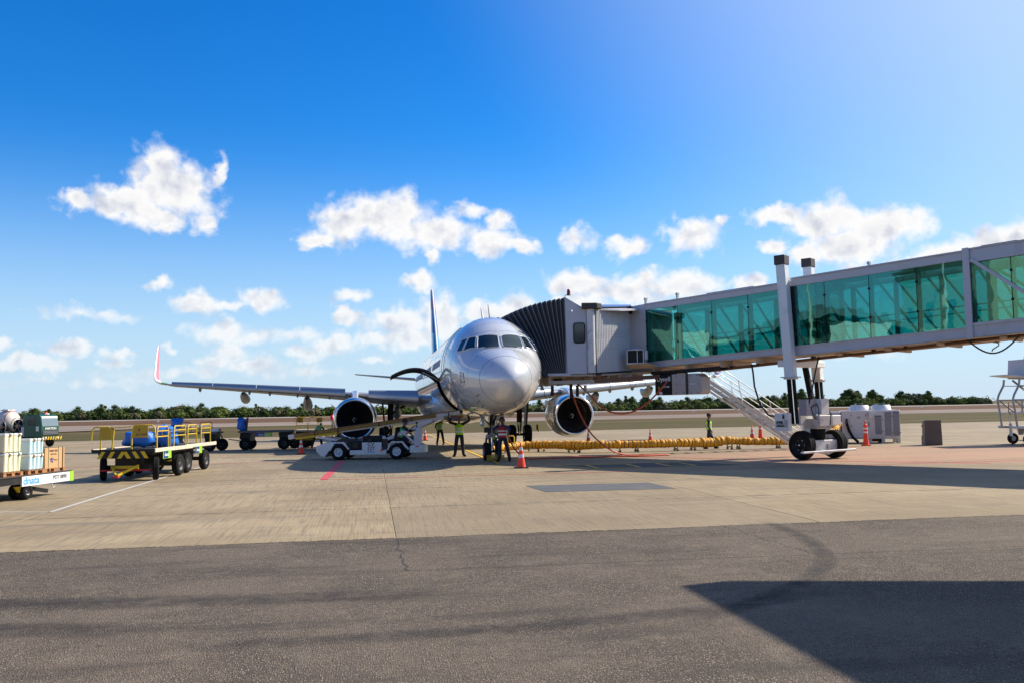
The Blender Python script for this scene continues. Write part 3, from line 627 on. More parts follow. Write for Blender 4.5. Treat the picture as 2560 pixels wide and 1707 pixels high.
tag(rv.build('rivet_row', AC), kind='stuff')
for (s0, t0, s1, t1) in ((3.6, 3.5, 4.4, 3.75), (3.9, 2.75, 4.3, 2.9)): MB().tube([fus(s0, t0, .002), fus(s1, t0, .002), fus(s1, t1, .002), fus(s0, t1, .002), fus(s0, t0, .002)], .006, 4, 'strut_grey', False).build('access_panel', AC)
# front doors and their outlines
for sg in (1, -1):
    b = MB(); t0, t1 = (math.pi+.25, math.pi-.92) if sg == 1 else (-.25, .92); E_ = []
    for q in range(13): E_.append(fus(5.1, t0+(t1-t0)*q/12, 0.004))
    for q in range(5): E_.append(fus(5.1+.82*q/4, t1, .004))
    for q in range(13): E_.append(fus(5.92, t1+(t0-t1)*q/12, .004))
    E_.append(E_[0]); b.tube(E_, 0.008, 4, 'strut_grey', False); b.build('door_outline', AC)
# static port plate and small probes
E_ = [fus(s, t, .005) for s, t in ((1.93, 3.36), (1.86, 3.12), (2.18, 3.11), (2.26, 3.35), (1.93, 3.36))]
def sp(cx, ct, ds, dt, off=.006): return [(cx-ds, ct-dt), (cx+ds, ct-dt), (cx+ds, ct+dt), (cx-ds, ct+dt)]
for sg in (1, -1):
    T_ = (lambda t: t) if sg == 1 else (lambda t: math.pi-t)
    o = pane('static_port_plate', [(s, T_(t)) for s, t in sp(2.02, 3.21, .11, .07)], .004, 'white_paint', frame=False, n=3)
    pane('static_port', [(s, T_(t)) for s, t in sp(2.02, 3.20, .045, .035)], .010, 'strut_grey', o, False, 2)
    MB().tube([fus(s, T_(t), .008) for s, t in sp(2.02, 3.23, .15, .13)]+[fus(1.87, T_(3.10), .008)], 0.013, 4, 'ink_dark').build('plate_outline', o)
b = MB()
for (s, t, L) in ((1.2, 3.75, .16), (1.5, 3.95, .18), (1.7, 4.15, .16), (1.0, 5.05, .16), (1.6, 5.35, .18), (1.75, 5.6, .16), (1.9, 4.4, .12)):
    p = Vector(fus(s, t)); q = Vector(fus(s, t, L*.8)); b.tube([p, q, q+Vector((0, -L*.8, 0))], .014, 5, 'strut_dark')
b.build('pitot_probe', AC)
MB().tube([fus(6.2, 1.66), Vector(fus(6.2, 1.66, .5))+Vector((0, .18, 0))], [.05, .02], 6, 'white_paint').box(Vector(fus(6.25, 1.5, .04)), (.05, .35, .05), 'strut_dark').build('antenna', AC)
MB().tube([fus(5.3, 1.57), Vector(fus(5.3, 1.57, .55))+Vector((-.05, .05, 0))], [.02, .012], 5, 'strut_dark').build('antenna', AC)
# cabin windows
b = MB()
for k in range(16):
    a = 2*math.pi*k/16
b = MB(); ps = []
for k in range(14):
    a = 2*math.pi*k/14; dz = .155*math.copysign(abs(math.sin(a))**.8, math.sin(a)); dy = .105*math.copysign(abs(math.cos(a))**.8, math.cos(a)); th = math.asin((.28+dz)/2.07)
    ps.append(Vector((-(1.975+.008)*math.cos(th), dy, 3.85+(2.07+.008)*math.sin(th))))
b.poly(ps, 'cabin_window_grey'); b.tube(ps+[ps[0]], .008, 4, 'cabin_window_grey', False); wm = b.mesh('cabin_window')
b = MB(); b.poly([Vector((-p.x, p.y, p.z)) for p in ps], 'cabin_window_grey'); b.tube([Vector((-p.x, p.y, p.z)) for p in ps+[ps[0]]], .008, 4, 'cabin_window_grey', False); wm2 = b.mesh('cabin_window')
for k in range(42):
    y = 7.2+k*.533-5.07+4
    if k in (10, 11, 24, 25): continue
    inst(wm, 'cabin_window', AC, (0, y-4.0, 0)); inst(wm2, 'cabin_window', AC, (0, y-4.0, 0))
# airline titles too far along the skin to read: small dark row above the windows is left to the windows themselves
# wings
def airfoil(b_, a, z, c, th, sg, drop=0.0, n=10):
    top, bot = [], []
    for i in range(n+1):
        q = (1-math.cos(math.pi*i/n))/2; t_ = th*c*(1.48*math.sqrt(q)-0.63*q-1.76*q*q+1.42*q**3-0.51*q**4)
        top.append(Vector((-sg*b_, a+q*c, z+t_*.5+.02*c*math.sin(math.pi*q)-drop*q))); bot.append(Vector((-sg*b_, a+q*c, z-t_*.5+.01*c*math.sin(math.pi*q)-drop*q)))
    return top+list(reversed(bot))[1:-1]
ST = [(1.2, 10.9, 2.62, 8.2, .13), (2.4, 11.45, 2.72, 7.5, .13), (5.75, 13.2, 3.02, 5.6, .12), (6.5, 13.7, 3.08, 5.0, .115), (10, 15.55, 3.36, 3.75, .11), (13.5, 17.4, 3.64, 2.6, .105), (16.6, 19.05, 3.88, 1.75, .10), (16.95, 19.3, 3.93, 1.62, .10)]
def wing_at(bq):
    for i in range(len(ST)-1):
        if ST[i][0] <= bq <= ST[i+1][0]:
            q = (bq-ST[i][0])/(ST[i+1][0]-ST[i][0]); return [ST[i][k]+(ST[i+1][k]-ST[i][k])*q for k in range(5)]
    return list(ST[-1])
for sg in (1, -1):
    b = MB(); rr_ = [airfoil(x, a, z, c, th, sg, .06*c) for x, a, z, c, th in ST]; b.loft(rr_, 'wing_grey'); W_ = b.build('wing', AC)
    # slats, drooped in front of the fixed leading edge
    for (b0, b1, h0, h1) in ((2.45, 5.05, .68, .44), (6.3, 8.8, .46, .43), (8.84, 11.3, .43, .39), (11.34, 13.9, .39, .33), (13.94, 16.45, .33, .25)):
        rr_ = []
        for q in range(9):
            bb = b0+(b1-b0)*q/8; hh = h0+(h1-h0)*q/8; _, a, z, c, th = wing_at(bb)
            zt = z+hh*.62; pr = [(.34, .0), (.20, .02), (.08, -.10), (-.06, -.30), (-.14, -.58), (-.12, -.85), (-.04, -1.0), (.04, -.92), (.02, -.6), (.12, -.3), (.34, -.06)]
            rr_.append([Vector((-sg*bb, a+p[0]*hh*1.5-.12, zt+p[1]*hh)) for p in pr])
        b = MB(); b.loft(rr_, 'slat_metal'); b.poly(list(reversed(rr_[0])), 'slat_metal'); b.poly(rr_[-1], 'slat_metal'); b.build('slat', W_)
    # flap track fairings
    for (bb, L, dp) in ((3.4, 3.6, .75), (5.9, 3.4, .7), (8.6, 3.0, .78), (12.3, 2.5, .62)):
        _, a, z, c, th = wing_at(bb); te = a+c; rr_ = []
        for q in range(9):
            qq = q/8; s_ = math.sin(math.pi*min(1, qq*.96+.02))**.6; y = te-L*.75+L*qq; zz = z-.06*c-.12-dp*.72*math.sin(math.pi*(qq**1.25))
            rr_.append([Vector((-sg*bb+math.cos(2*math.pi*k/10)*.27*s_, y, zz-.08+dp*.36*s_+math.sin(2*math.pi*k/10)*.46*dp*s_)) for k in range(10)])
        MB().loft(rr_, 'wing_grey').build('flap_fairing', W_)
    for bb in (7.2, 9.0, 10.6, 11.8, 14.8):
        _, a, z, c, th = wing_at(bb); MB().ball((-sg*bb, a+.5, z-.18), .16, 'wing_grey', 8, 6, (.42, 2.2, 1.1)).build('slat_track', W_)
    # sharklet
    path = [(16.95, 19.3, 3.93, 1.62), (17.25, 19.55, 3.97, 1.5), (17.5, 19.85, 4.06, 1.4), (17.68, 20.15, 4.22, 1.3), (17.78, 20.45, 4.5, 1.2), (17.83, 20.9, 5.0, 1.02), (17.87, 21.35, 5.6, .84), (17.90, 21.8, 6.15, .66), (17.91, 22.1, 6.38, .45)]
    out, inn_ = [], []
    for i, (x, a, z, c) in enumerate(path):
        x2, _, z2, _ = path[min(i+1, 8)]; x1, _, z1, _ = path[max(i-1, 0)]; d = Vector((x2-x1, 0, z2-z1)).normalized(); nn = Vector((-d.z, 0, d.x)); th = .05*c
        def P_(q, s_, x=x, a=a, z=z, c=c, nn=nn, th=th): v = Vector((x, 0, z))+nn*s_*th; return Vector((-sg*v.x, a+c*q, v.z))
        out.append([P_(0, 0), P_(.06, -.8), P_(.3, -1), P_(1, 0)]); inn_.append([P_(0, 0), P_(.05, .8), P_(.12, 1), P_(1, .02)])
    SH = MB(); SH.loft(out, 'white_paint', False); SH.loft([r[:3] for r in inn_], 'white_paint', False)
    SH.loft([r[2:] for r in inn_[:4]], 'white_paint', False); SH.loft([r[2:] for r in inn_[3:]], 'winglet_red', False); so_ = SH.build('winglet', AC)
    MB().ball((-sg*17.02, 19.32, 3.96), .06, 'vest_green' if sg == 1 else 'beacon_red', 8, 6, (2, 1, .8)).build('navigation_light', so_)
    # belly fairing at the wing root
b = MB(); rr_ = []
for q in range(13):
    y = 8.3+13.2*q/12; s_ = math.sin(math.pi*(q+.35)/12.7)**.5; rr_.append([Vector((2.35*s_*math.cos(math.pi*2*k/24), y, 2.35+1.05*s_*math.sin(math.pi*2*k/24))) for k in range(24)])
b.loft(rr_, 'aircraft_paint'); b.build('belly_fairing', AC)
# tail
b = MB()
FS = [(5.7, 30.6, 6.9), (6.4, 31.9, 5.6), (8.0, 33.5, 4.6), (10.0, 35.4, 3.3), (11.5, 36.85, 2.3), (11.76, 37.3, 1.9)]
def finring(z, a, c): 
    pr = [(0, 0), (.02, .5), (.08, .85), (.3, 1), (.6, .7), (1, .05), (.6, -.7), (.3, -1), (.08, -.85), (.02, -.5)]
    return [Vector((p[1]*.055*c, a+p[0]*c, z)) for p in pr]
fr_ = [finring(*f) for f in FS]; b.loft(fr_[:3], 'fin_teal'); b.loft(fr_[2:4], 'fin_blue'); b.loft(fr_[3:], 'fin_red'); b.poly(fr_[-1], 'fin_red'); FN = b.build('tail_fin', AC)
MB().tube([(0, f[1]-.01, f[0]) for f in FS], .07, 6, 'white_paint').build('fin_leading_edge', FN)
for sg in (1, -1):
    b = MB(); b.loft([airfoil(.6, 33.6, 4.38, 4.0, .1, sg), airfoil(3.4, 35.6, 4.72, 2.7, .09, sg), airfoil(6.15, 37.6, 5.05, 1.5, .09, sg), airfoil(6.22, 37.8, 5.06, 1.2, .05, sg)], 'wing_grey'); b.build('tailplane', AC)
# engines
fanb = MB(); 
for q in range(6):
    pass
def blade_mesh():
    b = MB(); L = []
    for i in range(5):
        r = .30+.60*i/4; tw = R(28+34*i/4); w_ = .115-.01*i
        cth, sth = math.cos(tw), math.sin(tw); L.append([Vector((-w_*sth, -w_*cth*.9, r)), Vector((.012, 0, r)), Vector((w_*sth, w_*cth*.9, r))])
    b.loft(L, 'fan_metal', False); return b.mesh('fan_blade')
bl = blade_mesh()
for sg in (1, -1):
    e = bpy.data.objects.new('engine', None); 
    b = MB(); c0 = Vector((-sg*5.75, 10.45, 1.70))
    outer_ = [(0.0, .995), (.03, 1.03), (.10, 1.065), (.25, 1.10), (.34, 1.112)]
    cowl = [(.34, 1.112), (.8, 1.145), (1.4, 1.16), (2.1, 1.15), (2.8, 1.08), (3.35, .985), (3.6, .93), (3.6, .90), (3.2, .93)]
    E = MB().lathe(c0, (0, 1, 0), cowl, 48, 'cowl_metal').build('engine', AC)
    MB().lathe(c0, (0, 1, 0), [(.36, .905), (.2, .90), (.1, .915), (.03, .945)]+outer_, 48, 'bare_metal').build('inlet_lip', E)
    MB().lathe(c0, (0, 1, 0), [(.34, .904), (.8, .90), (1.15, .895)], 48, 'strut_dark').build('inlet_duct', E)
    MB().lathe(c0, (0, 1, 0), [(1.35, .9), (1.36, .001)], 36, 'dark_void').build('fan_backplate', E)
    MB().lathe(c0, (0, 1, 0), [(3.3, .62), (3.9, .55), (4.6, .42), (4.6, .3)], 32, 'bare_metal').lathe(c0, (0, 1, 0), [(4.4, .28), (5.1, .05), (5.12, .001)], 20, 'strut_dark').build('exhaust_nozzle', E)
    SPN = MB().lathe(c0, (0, 1, 0), [(.78, .001), (.80, .03), (.92, .15), (1.05, .24), (1.2, .30), (1.3, .31)], 28, 'strut_dark').build('spinner', E)
    sw = []
    for q in range(22):
        an = q/21*4.6; rr2 = .03+.105*q/21; sw.append(c0+Vector((rr2*math.cos(an)*sg, .775+(rr2**1.4)*1.55, rr2*math.sin(an))))
    MB().tube(sw, [.006+.011*q/21 for q in range(22)], 5, 'cone_white').build('spinner_swirl', SPN)
    for k in range(36): inst(bl, 'fan_blade', E, c0+Vector((0, 1.12, 0)), (0, 2*math.pi*k/36, 0))
    # pylon
    b = MB(); pr = [(0.6, 1.05), (1.2, 1.35), (2.2, 1.52), (3.0, 1.55), (4.5, 1.35), (5.0, 1.0), (3.4, .85), (1.6, .9)]
    for x0, x1 in ((-.16, .16),): b.prism([c0+Vector((x0, p[0], p[1])) for p in pr], (x1-x0, 0, 0), 'cowl_metal')
    b.build('pylon', AC, 0.05)
    for s_ in (-1, 1): MB().prism([c0+Vector((s_*.98, .9, .60)), c0+Vector((s_*1.03, 1.7, .55)), c0+Vector((s_*1.28, 1.6, .80)), c0+Vector((s_*1.22, 1.3, .78))], (0, 0, .02), 'cowl_metal').build('nacelle_strake', E)
# main gear
for sg in (1, -1):
    g = Vector((-sg*3.795, 16.91, 0)); b = MB()
    b.tube([g+Vector((0, 0, .585)), g+Vector((0, 0, 1.5))], .085, 12, 'chrome'); b.tube([g+Vector((0, 0, 1.3)), g+Vector((0, 0, 2.95))], .16, 12, 'strut_dark'); b.tube([g+Vector((-.5, 0, .585)), g+Vector((.5, 0, .585))], .085, 10, 'strut_dark')
    b.bar(g+Vector((0, -.28, .75)), g+Vector((0, -.34, 1.2)), .16, .05, 'strut_dark', (1, 0, 0)); b.bar(g+Vector((0, -.34, 1.2)), g+Vector((0, -.12, 1.6)), .16, .05, 'strut_dark', (1, 0, 0))
    b.tube([g+Vector((.0, 0, 1.9)), g+Vector((sg*1.55, -.05, 2.85))], .07, 8, 'strut_dark'); b.tube([g+Vector((sg*.75, 0, 2.35)), g+Vector((sg*.2, -.1, 2.9))], .04, 8, 'strut_dark')
    b.tube([g+Vector((.05, -.18, .8)), g+Vector((.12, -.2, 1.6)), g+Vector((.1, -.16, 2.7))], .022, 6, 'cable_black'); b.tube([g+Vector((-.1, -.16, .7)), g+Vector((-.18, -.18, 1.4)), g+Vector((-.14, -.18, 2.6))], .022, 6, 'cable_black')
    G_ = b.build('main_landing_gear', AC)
    for dx in (-.464, .464): wheel('wheel', G_, g+Vector((dx, 0, .585)), (1, 0, 0), .585, .42, 'strut_grey', .5)
    MB().prism([g+Vector((-sg*.30, -.38, 1.15)), g+Vector((-sg*.30, .38, 1.15)), g+Vector((-sg*.42, .45, 2.6)), g+Vector((-sg*.42, -.45, 2.6))], (-.10*sg, 0, .0), 'strut_dark').build('gear_door', G_)
    MB().prism([g+Vector((sg*2.0, -.8, 1.55)), g+Vector((sg*2.0, .7, 1.55)), g+Vector((sg*2.1, .8, 2.2)), g+Vector((sg*2.1, -.9, 2.2))], (.04, 0, 0), 'aircraft_paint').build('gear_door', G_)
# nose gear
b = MB(); 
b.tube([(0, 0, .42), (0, .03, 1.1)], .06, 12, 'chrome'); b.tube([(0, .03, .95), (0, .09, 2.0)], .095, 12, 'strut_grey'); b.tube([(-.3, 0, .38), (.3, 0, .38)], .055, 10, 'strut_dark')
b.bar((0, -.2, .5), (0, -.28, .82), .12, .04, 'strut_grey', (1, 0, 0)); b.bar((0, -.28, .82), (0, -.1, 1.12), .12, .04, 'strut_grey', (1, 0, 0))
b.tube([(-.06, .06, 1.45), (-.10, -.95, 1.95)], .05, 8, 'strut_dark'); b.tube([(.06, .06, 1.45), (.10, -.95, 1.95)], .05, 8, 'strut_dark'); b.tube([(-.12, 0, 1.5), (-.55, -.3, 1.9)], .03, 8, 'strut_grey')
b.box((-.22, -.05, 1.25), (.2, .22, .22), 'strut_dark'); b.box((.2, -.05, 1.22), (.16, .22, .2), 'strut_grey'); b.lathe((-.2, -.12, 1.0), (0, -1, 0), [(0, .08), (.05, .09), (.06, .08), (.061, .001)], 14, 'strut_grey'); b.lathe((.2, -.14, .98), (0, -1, 0), [(0, .08), (.05, .09), (.06, .08), (.061, .001)], 14, 'chrome')
for x in (-.12, -.05, .08, .14): b.tube([(x, -.1, .6), (x*1.6, -.16, 1.1), (x*1.2, -.08, 1.8)], .012, 5, 'cable_black')
NG = b.build('nose_landing_gear', AC)
for dx in (-.25, .25): wheel('wheel', NG, (dx, 0, .38), (1, 0, 0), .38, .21, 'strut_grey', .5)
for sg in (1, -1):
    MB().prism([(-sg*.42, -.55, 1.35), (-sg*.42, .55, 1.42), (-sg*.36, .6, 1.92), (-sg*.36, -.7, 1.95)], (.025, 0, 0), 'aircraft_paint').build('gear_door', NG)
MB().prism([(.10, -.7, 1.62), (.42, -.7, 1.62), (.42, -.68, 1.9), (.10, -.68, 1.9)], (0, .02, 0), 'cab_grey').build('gear_door', NG)
b = MB()
for k in range(5): b.bar((-.30, -.42, .05+.045*k), (.42, -.42, .05+.045*k), .09, .036, 'dull_yellow')
ch = b.build('wheel_chock'); ch.location = (-0.8902+.02, 38.768-.05, 0); ch.rotation_euler = (0, 0, PSI); tag(ch, 'yellow wheel chock across the front of the airliner nose wheels', 'chock')

# ---------------------------------------------------------------- boarding bridge (local x along the tunnel to the right, y away, slope built in)
BA = math.atan2(-0.667, 0.745)
JB = thing('boarding_bridge', 'boarding bridge with green glass tunnel, grey cab and black bellows docked at the airliner', 'boarding bridge', (6.1, 39.8, 0), BA)
SL = 0.045
def wl(X, Y, Z=0.0):
    dx, dy = X-6.1, Y-39.8; return Vector((.745*dx-.667*dy, .667*dx+.745*dy, Z))
def T(x, y, z): return Vector((x, y, z+SL*x))
def tbox(b, x0, x1, y0, y1, z0, z1, mt):
    vs = [T(x, y, z) for z in (z0, z1) for y in (y0, y1) for x in (x0, x1)]
    b.add(vs, [(0, 2, 3, 1), (4, 5, 7, 6), (0, 1, 5, 4), (2, 6, 7, 3), (0, 4, 6, 2), (1, 3, 7, 5)], mt)
def tunnel(x0, x1, y0, y1, zb, zg0, zg1, zt, joints, name):
    root = bpy.data.objects.new(name, None)
    fr = MB()
    tbox(fr, x0, x1, y0+.02, y1-.02, zb+.02, zb+.10, 'underside_bounce_tan')                 # floor plate
    tbox(fr, x0, x1, y0+.30, y1-.30, zt-.10, zt+.03, 'cab_grey')                # roof
    F = fr.build(name, JB)
    for yy, s in ((y0, 1), (y1, -1)):
        b = MB(); ya, yb = sorted((yy, yy+s*.10)); tbox(b, x0, x1, ya, yb, zg1, zt-.03, 'cab_grey'); b.build('top_beam', F, .012)
        b = MB(); ya, yb = sorted((yy-s*.035, yy+s*.14)); tbox(b, x0, x1, ya, yb, zt-.03, zt+.02, 'cab_grey'); b.build('roof_edge', F)
        b = MB(); ya, yb = sorted((yy, yy+s*.09)); tbox(b, x0, x1, ya, yb, zb+.03, zg0, 'cab_grey'); b.build('bottom_beam', F, .01)
        b = MB(); ya, yb = sorted((yy-s*.045, yy+s*.05)); tbox(b, x0, x1, ya, yb, zg0-.035, zg0-.003, 'cab_grey'); tbox(b, x0, x1, ya, yb, zb, zb+.03, 'underside_bounce_tan'); b.build('beam_flange', F)
        for i in range(len(joints)-1):
            xa, xb = joints[i]+.012, joints[i+1]-.012
            b = MB(); ya, yb = sorted((yy+s*.03, yy+s*.045)); tbox(b, xa, xb, ya, yb, zg0+.003, zg1-.003, 'tunnel_glass'); b.build('glass_pane', F)
        for xj in joints:
            b = MB(); ya, yb = sorted((yy+s*.05, yy+s*.13)); tbox(b, xj-.02, xj+.02, ya, yb, zg0, zg1, 'black_paint'); o = b.build('mullion', F)
            q = MB()
            for zz in (.32, .78): q.lathe(T(xj, yy+s*.03, zg0+(zg1-zg0)*zz), (0, -s, 0), [(-.03, .045), (.02, .045), (.03, .03), (.031, .001)], 10, 'black_paint')
            q.build('glass_clamp', o)
            b = MB(); ya, yb = sorted((yy+s*.20, yy+s*.32)); tbox(b, xj-.07, xj+.07, ya, yb, zg0-.1, zg1+.05, 'cab_grey'); b.build('wall_post', F)
        for i in range(len(joints)-1):
            xa, xb = joints[i], joints[i+1]
            MB().bar(T(xa+.08, yy+s*.26, zg1-.02), T(xb-.08, yy+s*.26, zg0+.02), .07, .09, 'white_paint', (0, 1, 0)).build('diagonal_brace', F)
    # floor finish, handrails and ceiling lights inside
    b = MB(); tbox(b, x0, x1, y0+.35, y1-.35, zb+.12, zb+.16, 'strut_dark'); b.build('carpet', F)
    for y in (y0+.42, y1-.42): MB().tube([T(x0+.1, y, zb+1.15), T(x1-.1, y, zb+1.15)], .022, 8, 'chrome').build('handrail', F)
    x = x0+.8
    while x < x1-1:
        b = MB(); tbox(b, x, x+1.2, (y0+y1)/2-.06, (y0+y1)/2+.06, zt-.22, zt-.16, 'cone_white'); b.build('ceiling_lamp', F); x += 2.4
    return F
TI = tunnel(-.5, 7.2, .0, 2.72, 3.72, 3.99, 6.21, 6.47, [-.5, 1.08, 2.69, 4.32, 5.74, 7.1], 'inner_tunnel')
jt = [6.24, 7.52, 9.18, 10.84, 12.46]
TO = tunnel(6.22, 12.5, -.14, 2.86, 3.60, 3.99, 6.25, 6.56, jt, 'outer_tunnel')
TR = tunnel(12.5, 24.0, -.14, 2.86, 3.60, 4.08, 6.15, 6.60, [12.62, 13.85, 15.3, 16.7, 18.1, 19.5, 21, 22.4, 23.9], 'rear_tunnel')
for y in (-.20, 2.92):
    b = MB(); tbox(b, 12.40, 12.62, y-.02, y+.08, 3.58, 6.64, 'cab_grey'); b.build('portal_post', TR, .01)
for xa, xb in ((12.62, 15.3), (15.3, 18.1), (18.1, 21.0), (21.0, 23.9)):
    for y in (-.19, 2.91): MB().bar(T(xa+.05, y, 6.22), T(xb-.05, y, 4.02), .11, .10, 'cab_grey', (0, 1, 0)).build('diagonal_brace', TR)
    for y in (-.19, 2.91): b = MB(); tbox(b, xb-.08, xb+.08, y-.02, y+.05, 3.95, 6.3, 'cab_grey'); b.build('portal_post', TR)
b = MB(); tbox(b, 12.62, 24, -.19, -.14, 6.13, 6.22, 'cab_grey'); tbox(b, 12.62, 24, -.19, -.14, 4.0, 4.1, 'cab_grey'); b.build('window_ledge', TR)
# black strip standing in for the dark recess between the telescoping tunnels
b = MB(); tbox(b, 6.16, 6.34, -.13, -.02, 3.97, 6.27, 'black_paint'); b.build('recess_strip', TO)
# brackets on the roof
for x in (-.5, 1.08, 9.15): 
    b = MB(); tbox(b, x-.03, x+.03, .02, .14, 6.45, 6.74, 'strut_grey'); tbox(b, x-.045, x+.045, .0, .16, 6.66, 6.75, 'strut_grey'); b.build('roof_bracket', JB)
b = MB(); tbox(b, 12.9, 14.0, .2, .6, 6.62, 6.70, 'strut_dark'); tbox(b, 2.5, 4.6, .02, .3, 6.46, 6.53, 'cab_grey'); b.build('roof_cover', JB)
# pipe tray beneath
b = MB(); b.tube([T(2.0, .65, 3.42), T(24, .65, 3.72)], .055, 8, 'rust_brown'); b.bar(T(2.0, .82, 3.42), T(24, .82, 3.72), .10, .09, 'rust_brown'); b.build('cable_tray', JB)
for k in range(15):
    x = 3.2+1.15*k; b = MB(); b.tube([T(x, .65, 3.43+.013*x), T(x, .65, 3.78)], .016, 6, 'strut_dark'); b.box(T(x, .7, 3.44+.0135*x), (.06, .3, .12), 'strut_dark'); b.build('tray_hanger', JB)
b = MB(); b.tube([T(x, .5, 3.5-.55*math.sin(math.pi*(x-12.2)/1.7)+.13) for x in [12.2+1.7*i/14 for i in range(15)]], .028, 7, 'cable_black'); b.build('hanging_cable', JB)
MB().tube([T(13.1+.12*math.sin(i), .5, 3.45-.06*i) for i in range(6)], .02, 6, 'cable_black').build('hanging_cable', JB)
# cross beams under the floor
for x in (-.2, 1.4, 3.0, 4.6, 7.8, 9.6, 11.4, 13.4, 16): 
    b = MB(); tbox(b, x-.06, x+.06, .1, 2.6, 3.50, 3.60 if x > 6 else 3.72, 'underside_bounce_tan'); b.build('floor_beam', JB)
# ------------- lift columns and wheels
def column(x0, x1, y, ztop, zb, cap=True):
    b = MB(); q = lambda z: x0+(x1-x0)*(ztop-z)/(ztop-1.4)
    b.bar((q(ztop), y, ztop), (q(zb), y, zb), .36, .36, 'white_paint', (0, 1, 0)); c = b.build('lift_column', JB, .02)
    MB().box((q(ztop)-.005, y, ztop+.17), (.43, .43, .36), 'cap_brown').build('column_cap', c, .02)
    MB().box((q(zb), y, zb), (.60, .5, .04), 'worn_white').box((q(zb), y, zb-.05), (.40, .40, .06), 'worn_white').build('column_flange', c)
    MB().tube([(q(zb), y, zb), (q(1.35), y, 1.35)], .165, 20, 'black_rubber').tube([(q(zb)+.1, y-.17, zb), (q(1.35)+.1, y-.17, 1.35)], .02, 6, 'chrome').build('lift_screw', c)
    return c
column(6.03, 6.30, -.42, 7.36, 3.10); column(5.45, 5.75, 3.22, 7.70, 3.05)
MB().bar((5.55, 2.3, 3.65), (5.95, 2.1, 1.75), .20, .20, 'black_rubber', (0, 1, 0)).build('guide_post', JB, .02)
MB().bar((5.85, -.42, 3.62), (5.85, 3.2, 3.66), .30, .24, 'white_paint').build('cross_head', JB, .02)
wheel_c = wl(11.62, 36.05); ux = wl(12.4, 36.5)-wl(10.84, 35.6); ux.normalize(); uy = Vector((-ux.y, ux.x, 0))
def WB(a, c, z): return wheel_c+ux*a+uy*c+Vector((0, 0, z))
rotW = Matrix((ux, uy, Vector((0, 0, 1)))).transposed()
MB().box(WB(.0, .35, 1.55), (1.5, .4, .5), 'white_paint', rotW).build('axle_yoke', JB, .02)
MB().box(WB(-.03, .0, 1.36), (.72, .6, .34), 'worn_white', rotW, 1.15).box(WB(0, -.02, 1.17), (.82, .66, .05), 'worn_white', rotW).build('turntable', JB, .02)
MB().lathe(WB(0, 0, .6), (0, 0, 1), [(0, .24), (.05, .26), (.5, .28), (.56, .3), (.58, .001)], 24, 'black_rubber').build('swivel_post', JB)
b = MB(); b.prism([WB(-.55, -.33, .28), WB(.18, -.33, .15), WB(.75, -.33, .34), WB(.75, -.33, .72), WB(-.55, -.33, .72)], uy*.1, 'worn_white'); b.box(WB(.05, .0, .68), (1.3, .5, .05), 'worn_white', rotW); b.box(WB(0, .3, .5), (1.1, .08, .4), 'worn_white', rotW); b.box(WB(.62, .02, .83), (.3, .4, .16), 'worn_white', rotW, .7)
ax_ = b.build('axle_beam', JB, .015)
MB().poly([WB(.05, -.338, .56), WB(.17, -.338, .56), WB(.12, -.338, .33)], 'ink_dark').build('direction_mark', ax_)
text('direction_number', '1', .11, 'cone_white', ax_, WB(.125, -.342, .50), ux, (0, 0, 1), .002)
b = MB(); b.bar(WB(-1.55, -.62, .30), WB(1.28, -.62, .33), .16, .07, 'worn_white'); b.build('bumper_bar', JB, .01)
for a in (-.2, .5): MB().bar(WB(a, -.6, .31), WB(a, -.3, .34), .08, .05, 'worn_white').build('bumper_arm', JB)
for a in (-.86, .86): wheel('wheel', JB, WB(a, 0, .545), ux, .545, .46, 'black_paint', .62, 32, hub='chrome', bolts=6)
b = MB().lathe(WB(-1.0, 0, .545), -ux, [(0, .05), (.05, .05), (.06, .001)], 10, 'chrome'); b.build('hub_cap', JB)
# electrical boxes on the yoke
o = MB().box((6.02, -.78, 1.43), (.56, .24, .66), 'white_paint').build('control_box', JB, .012)
MB().box((5.94, -.905, 1.36), (.26, .012, .22), 'ink_dark').build('sign_plate', o); text('sign_text', 'PB - 1\nUSO NAC', .058, 'cone_white', o, (5.94, -.914, 1.36), (1, 0, 0), (0, 0, 1), .001)
MB().box((6.10, -.915, 1.62), (.07, .03, .14), 'ink_dark').lathe((6.1, -.9, 1.72), (0, -1, 0), [(0, .022), (.02, .022), (.021, .001)], 8, 'beacon_red').box((6.18, -.92, 1.38), (.10, .04, .28), 'strut_grey').box((6.10, -.92, 1.30), (.06, .05, .08), 'rust_brown').build('switch_panel', o)
MB().box(WB(-.62, -.1, 1.95), (.50, .4, .62), 'cab_grey', rotW).build('junction_box', JB, .012); MB().box(WB(-.16, -.35, 1.98), (.42, .4, .58), 'white_paint', rotW).build('junction_box', JB, .012); MB().box(WB(.50, -.30, 1.46), (.46, .4, .36), 'white_paint', rotW).build('motor_box', JB, .012)
MB().box(WB(-.2, -.38, 1.45), (.5, .3, .4), 'worn_white', rotW, 1.2).build('motor_box', JB, .012)
for k, pts in enumerate(([WB(-.42, -.32, 2.05), WB(-.75, -.4, 1.95), WB(-.70, -.42, 1.7), WB(-.5, -.4, 1.5)], [WB(-.38, -.33, 2.1), WB(-.36, -.42, 1.9), WB(-.38, -.42, 1.5)], [WB(.08, -.3, 2.0), WB(.25, -.4, 1.8), WB(.3, -.4, 1.4), WB(.2, -.3, 1.2)], [WB(.02, -.5, 1.9), WB(.2, -.5, 1.7), WB(.22, -.4, 1.3)])):
    MB().tube(pts, .022, 6, 'cable_black').build('cable', JB)
def catenary(p, q, sag, n=14): 
    p, q = Vector(p), Vector(q); return [p.lerp(q, i/n)-Vector((0, 0, sag*4*(i/n)*(1-i/n))) for i in range(n+1)]
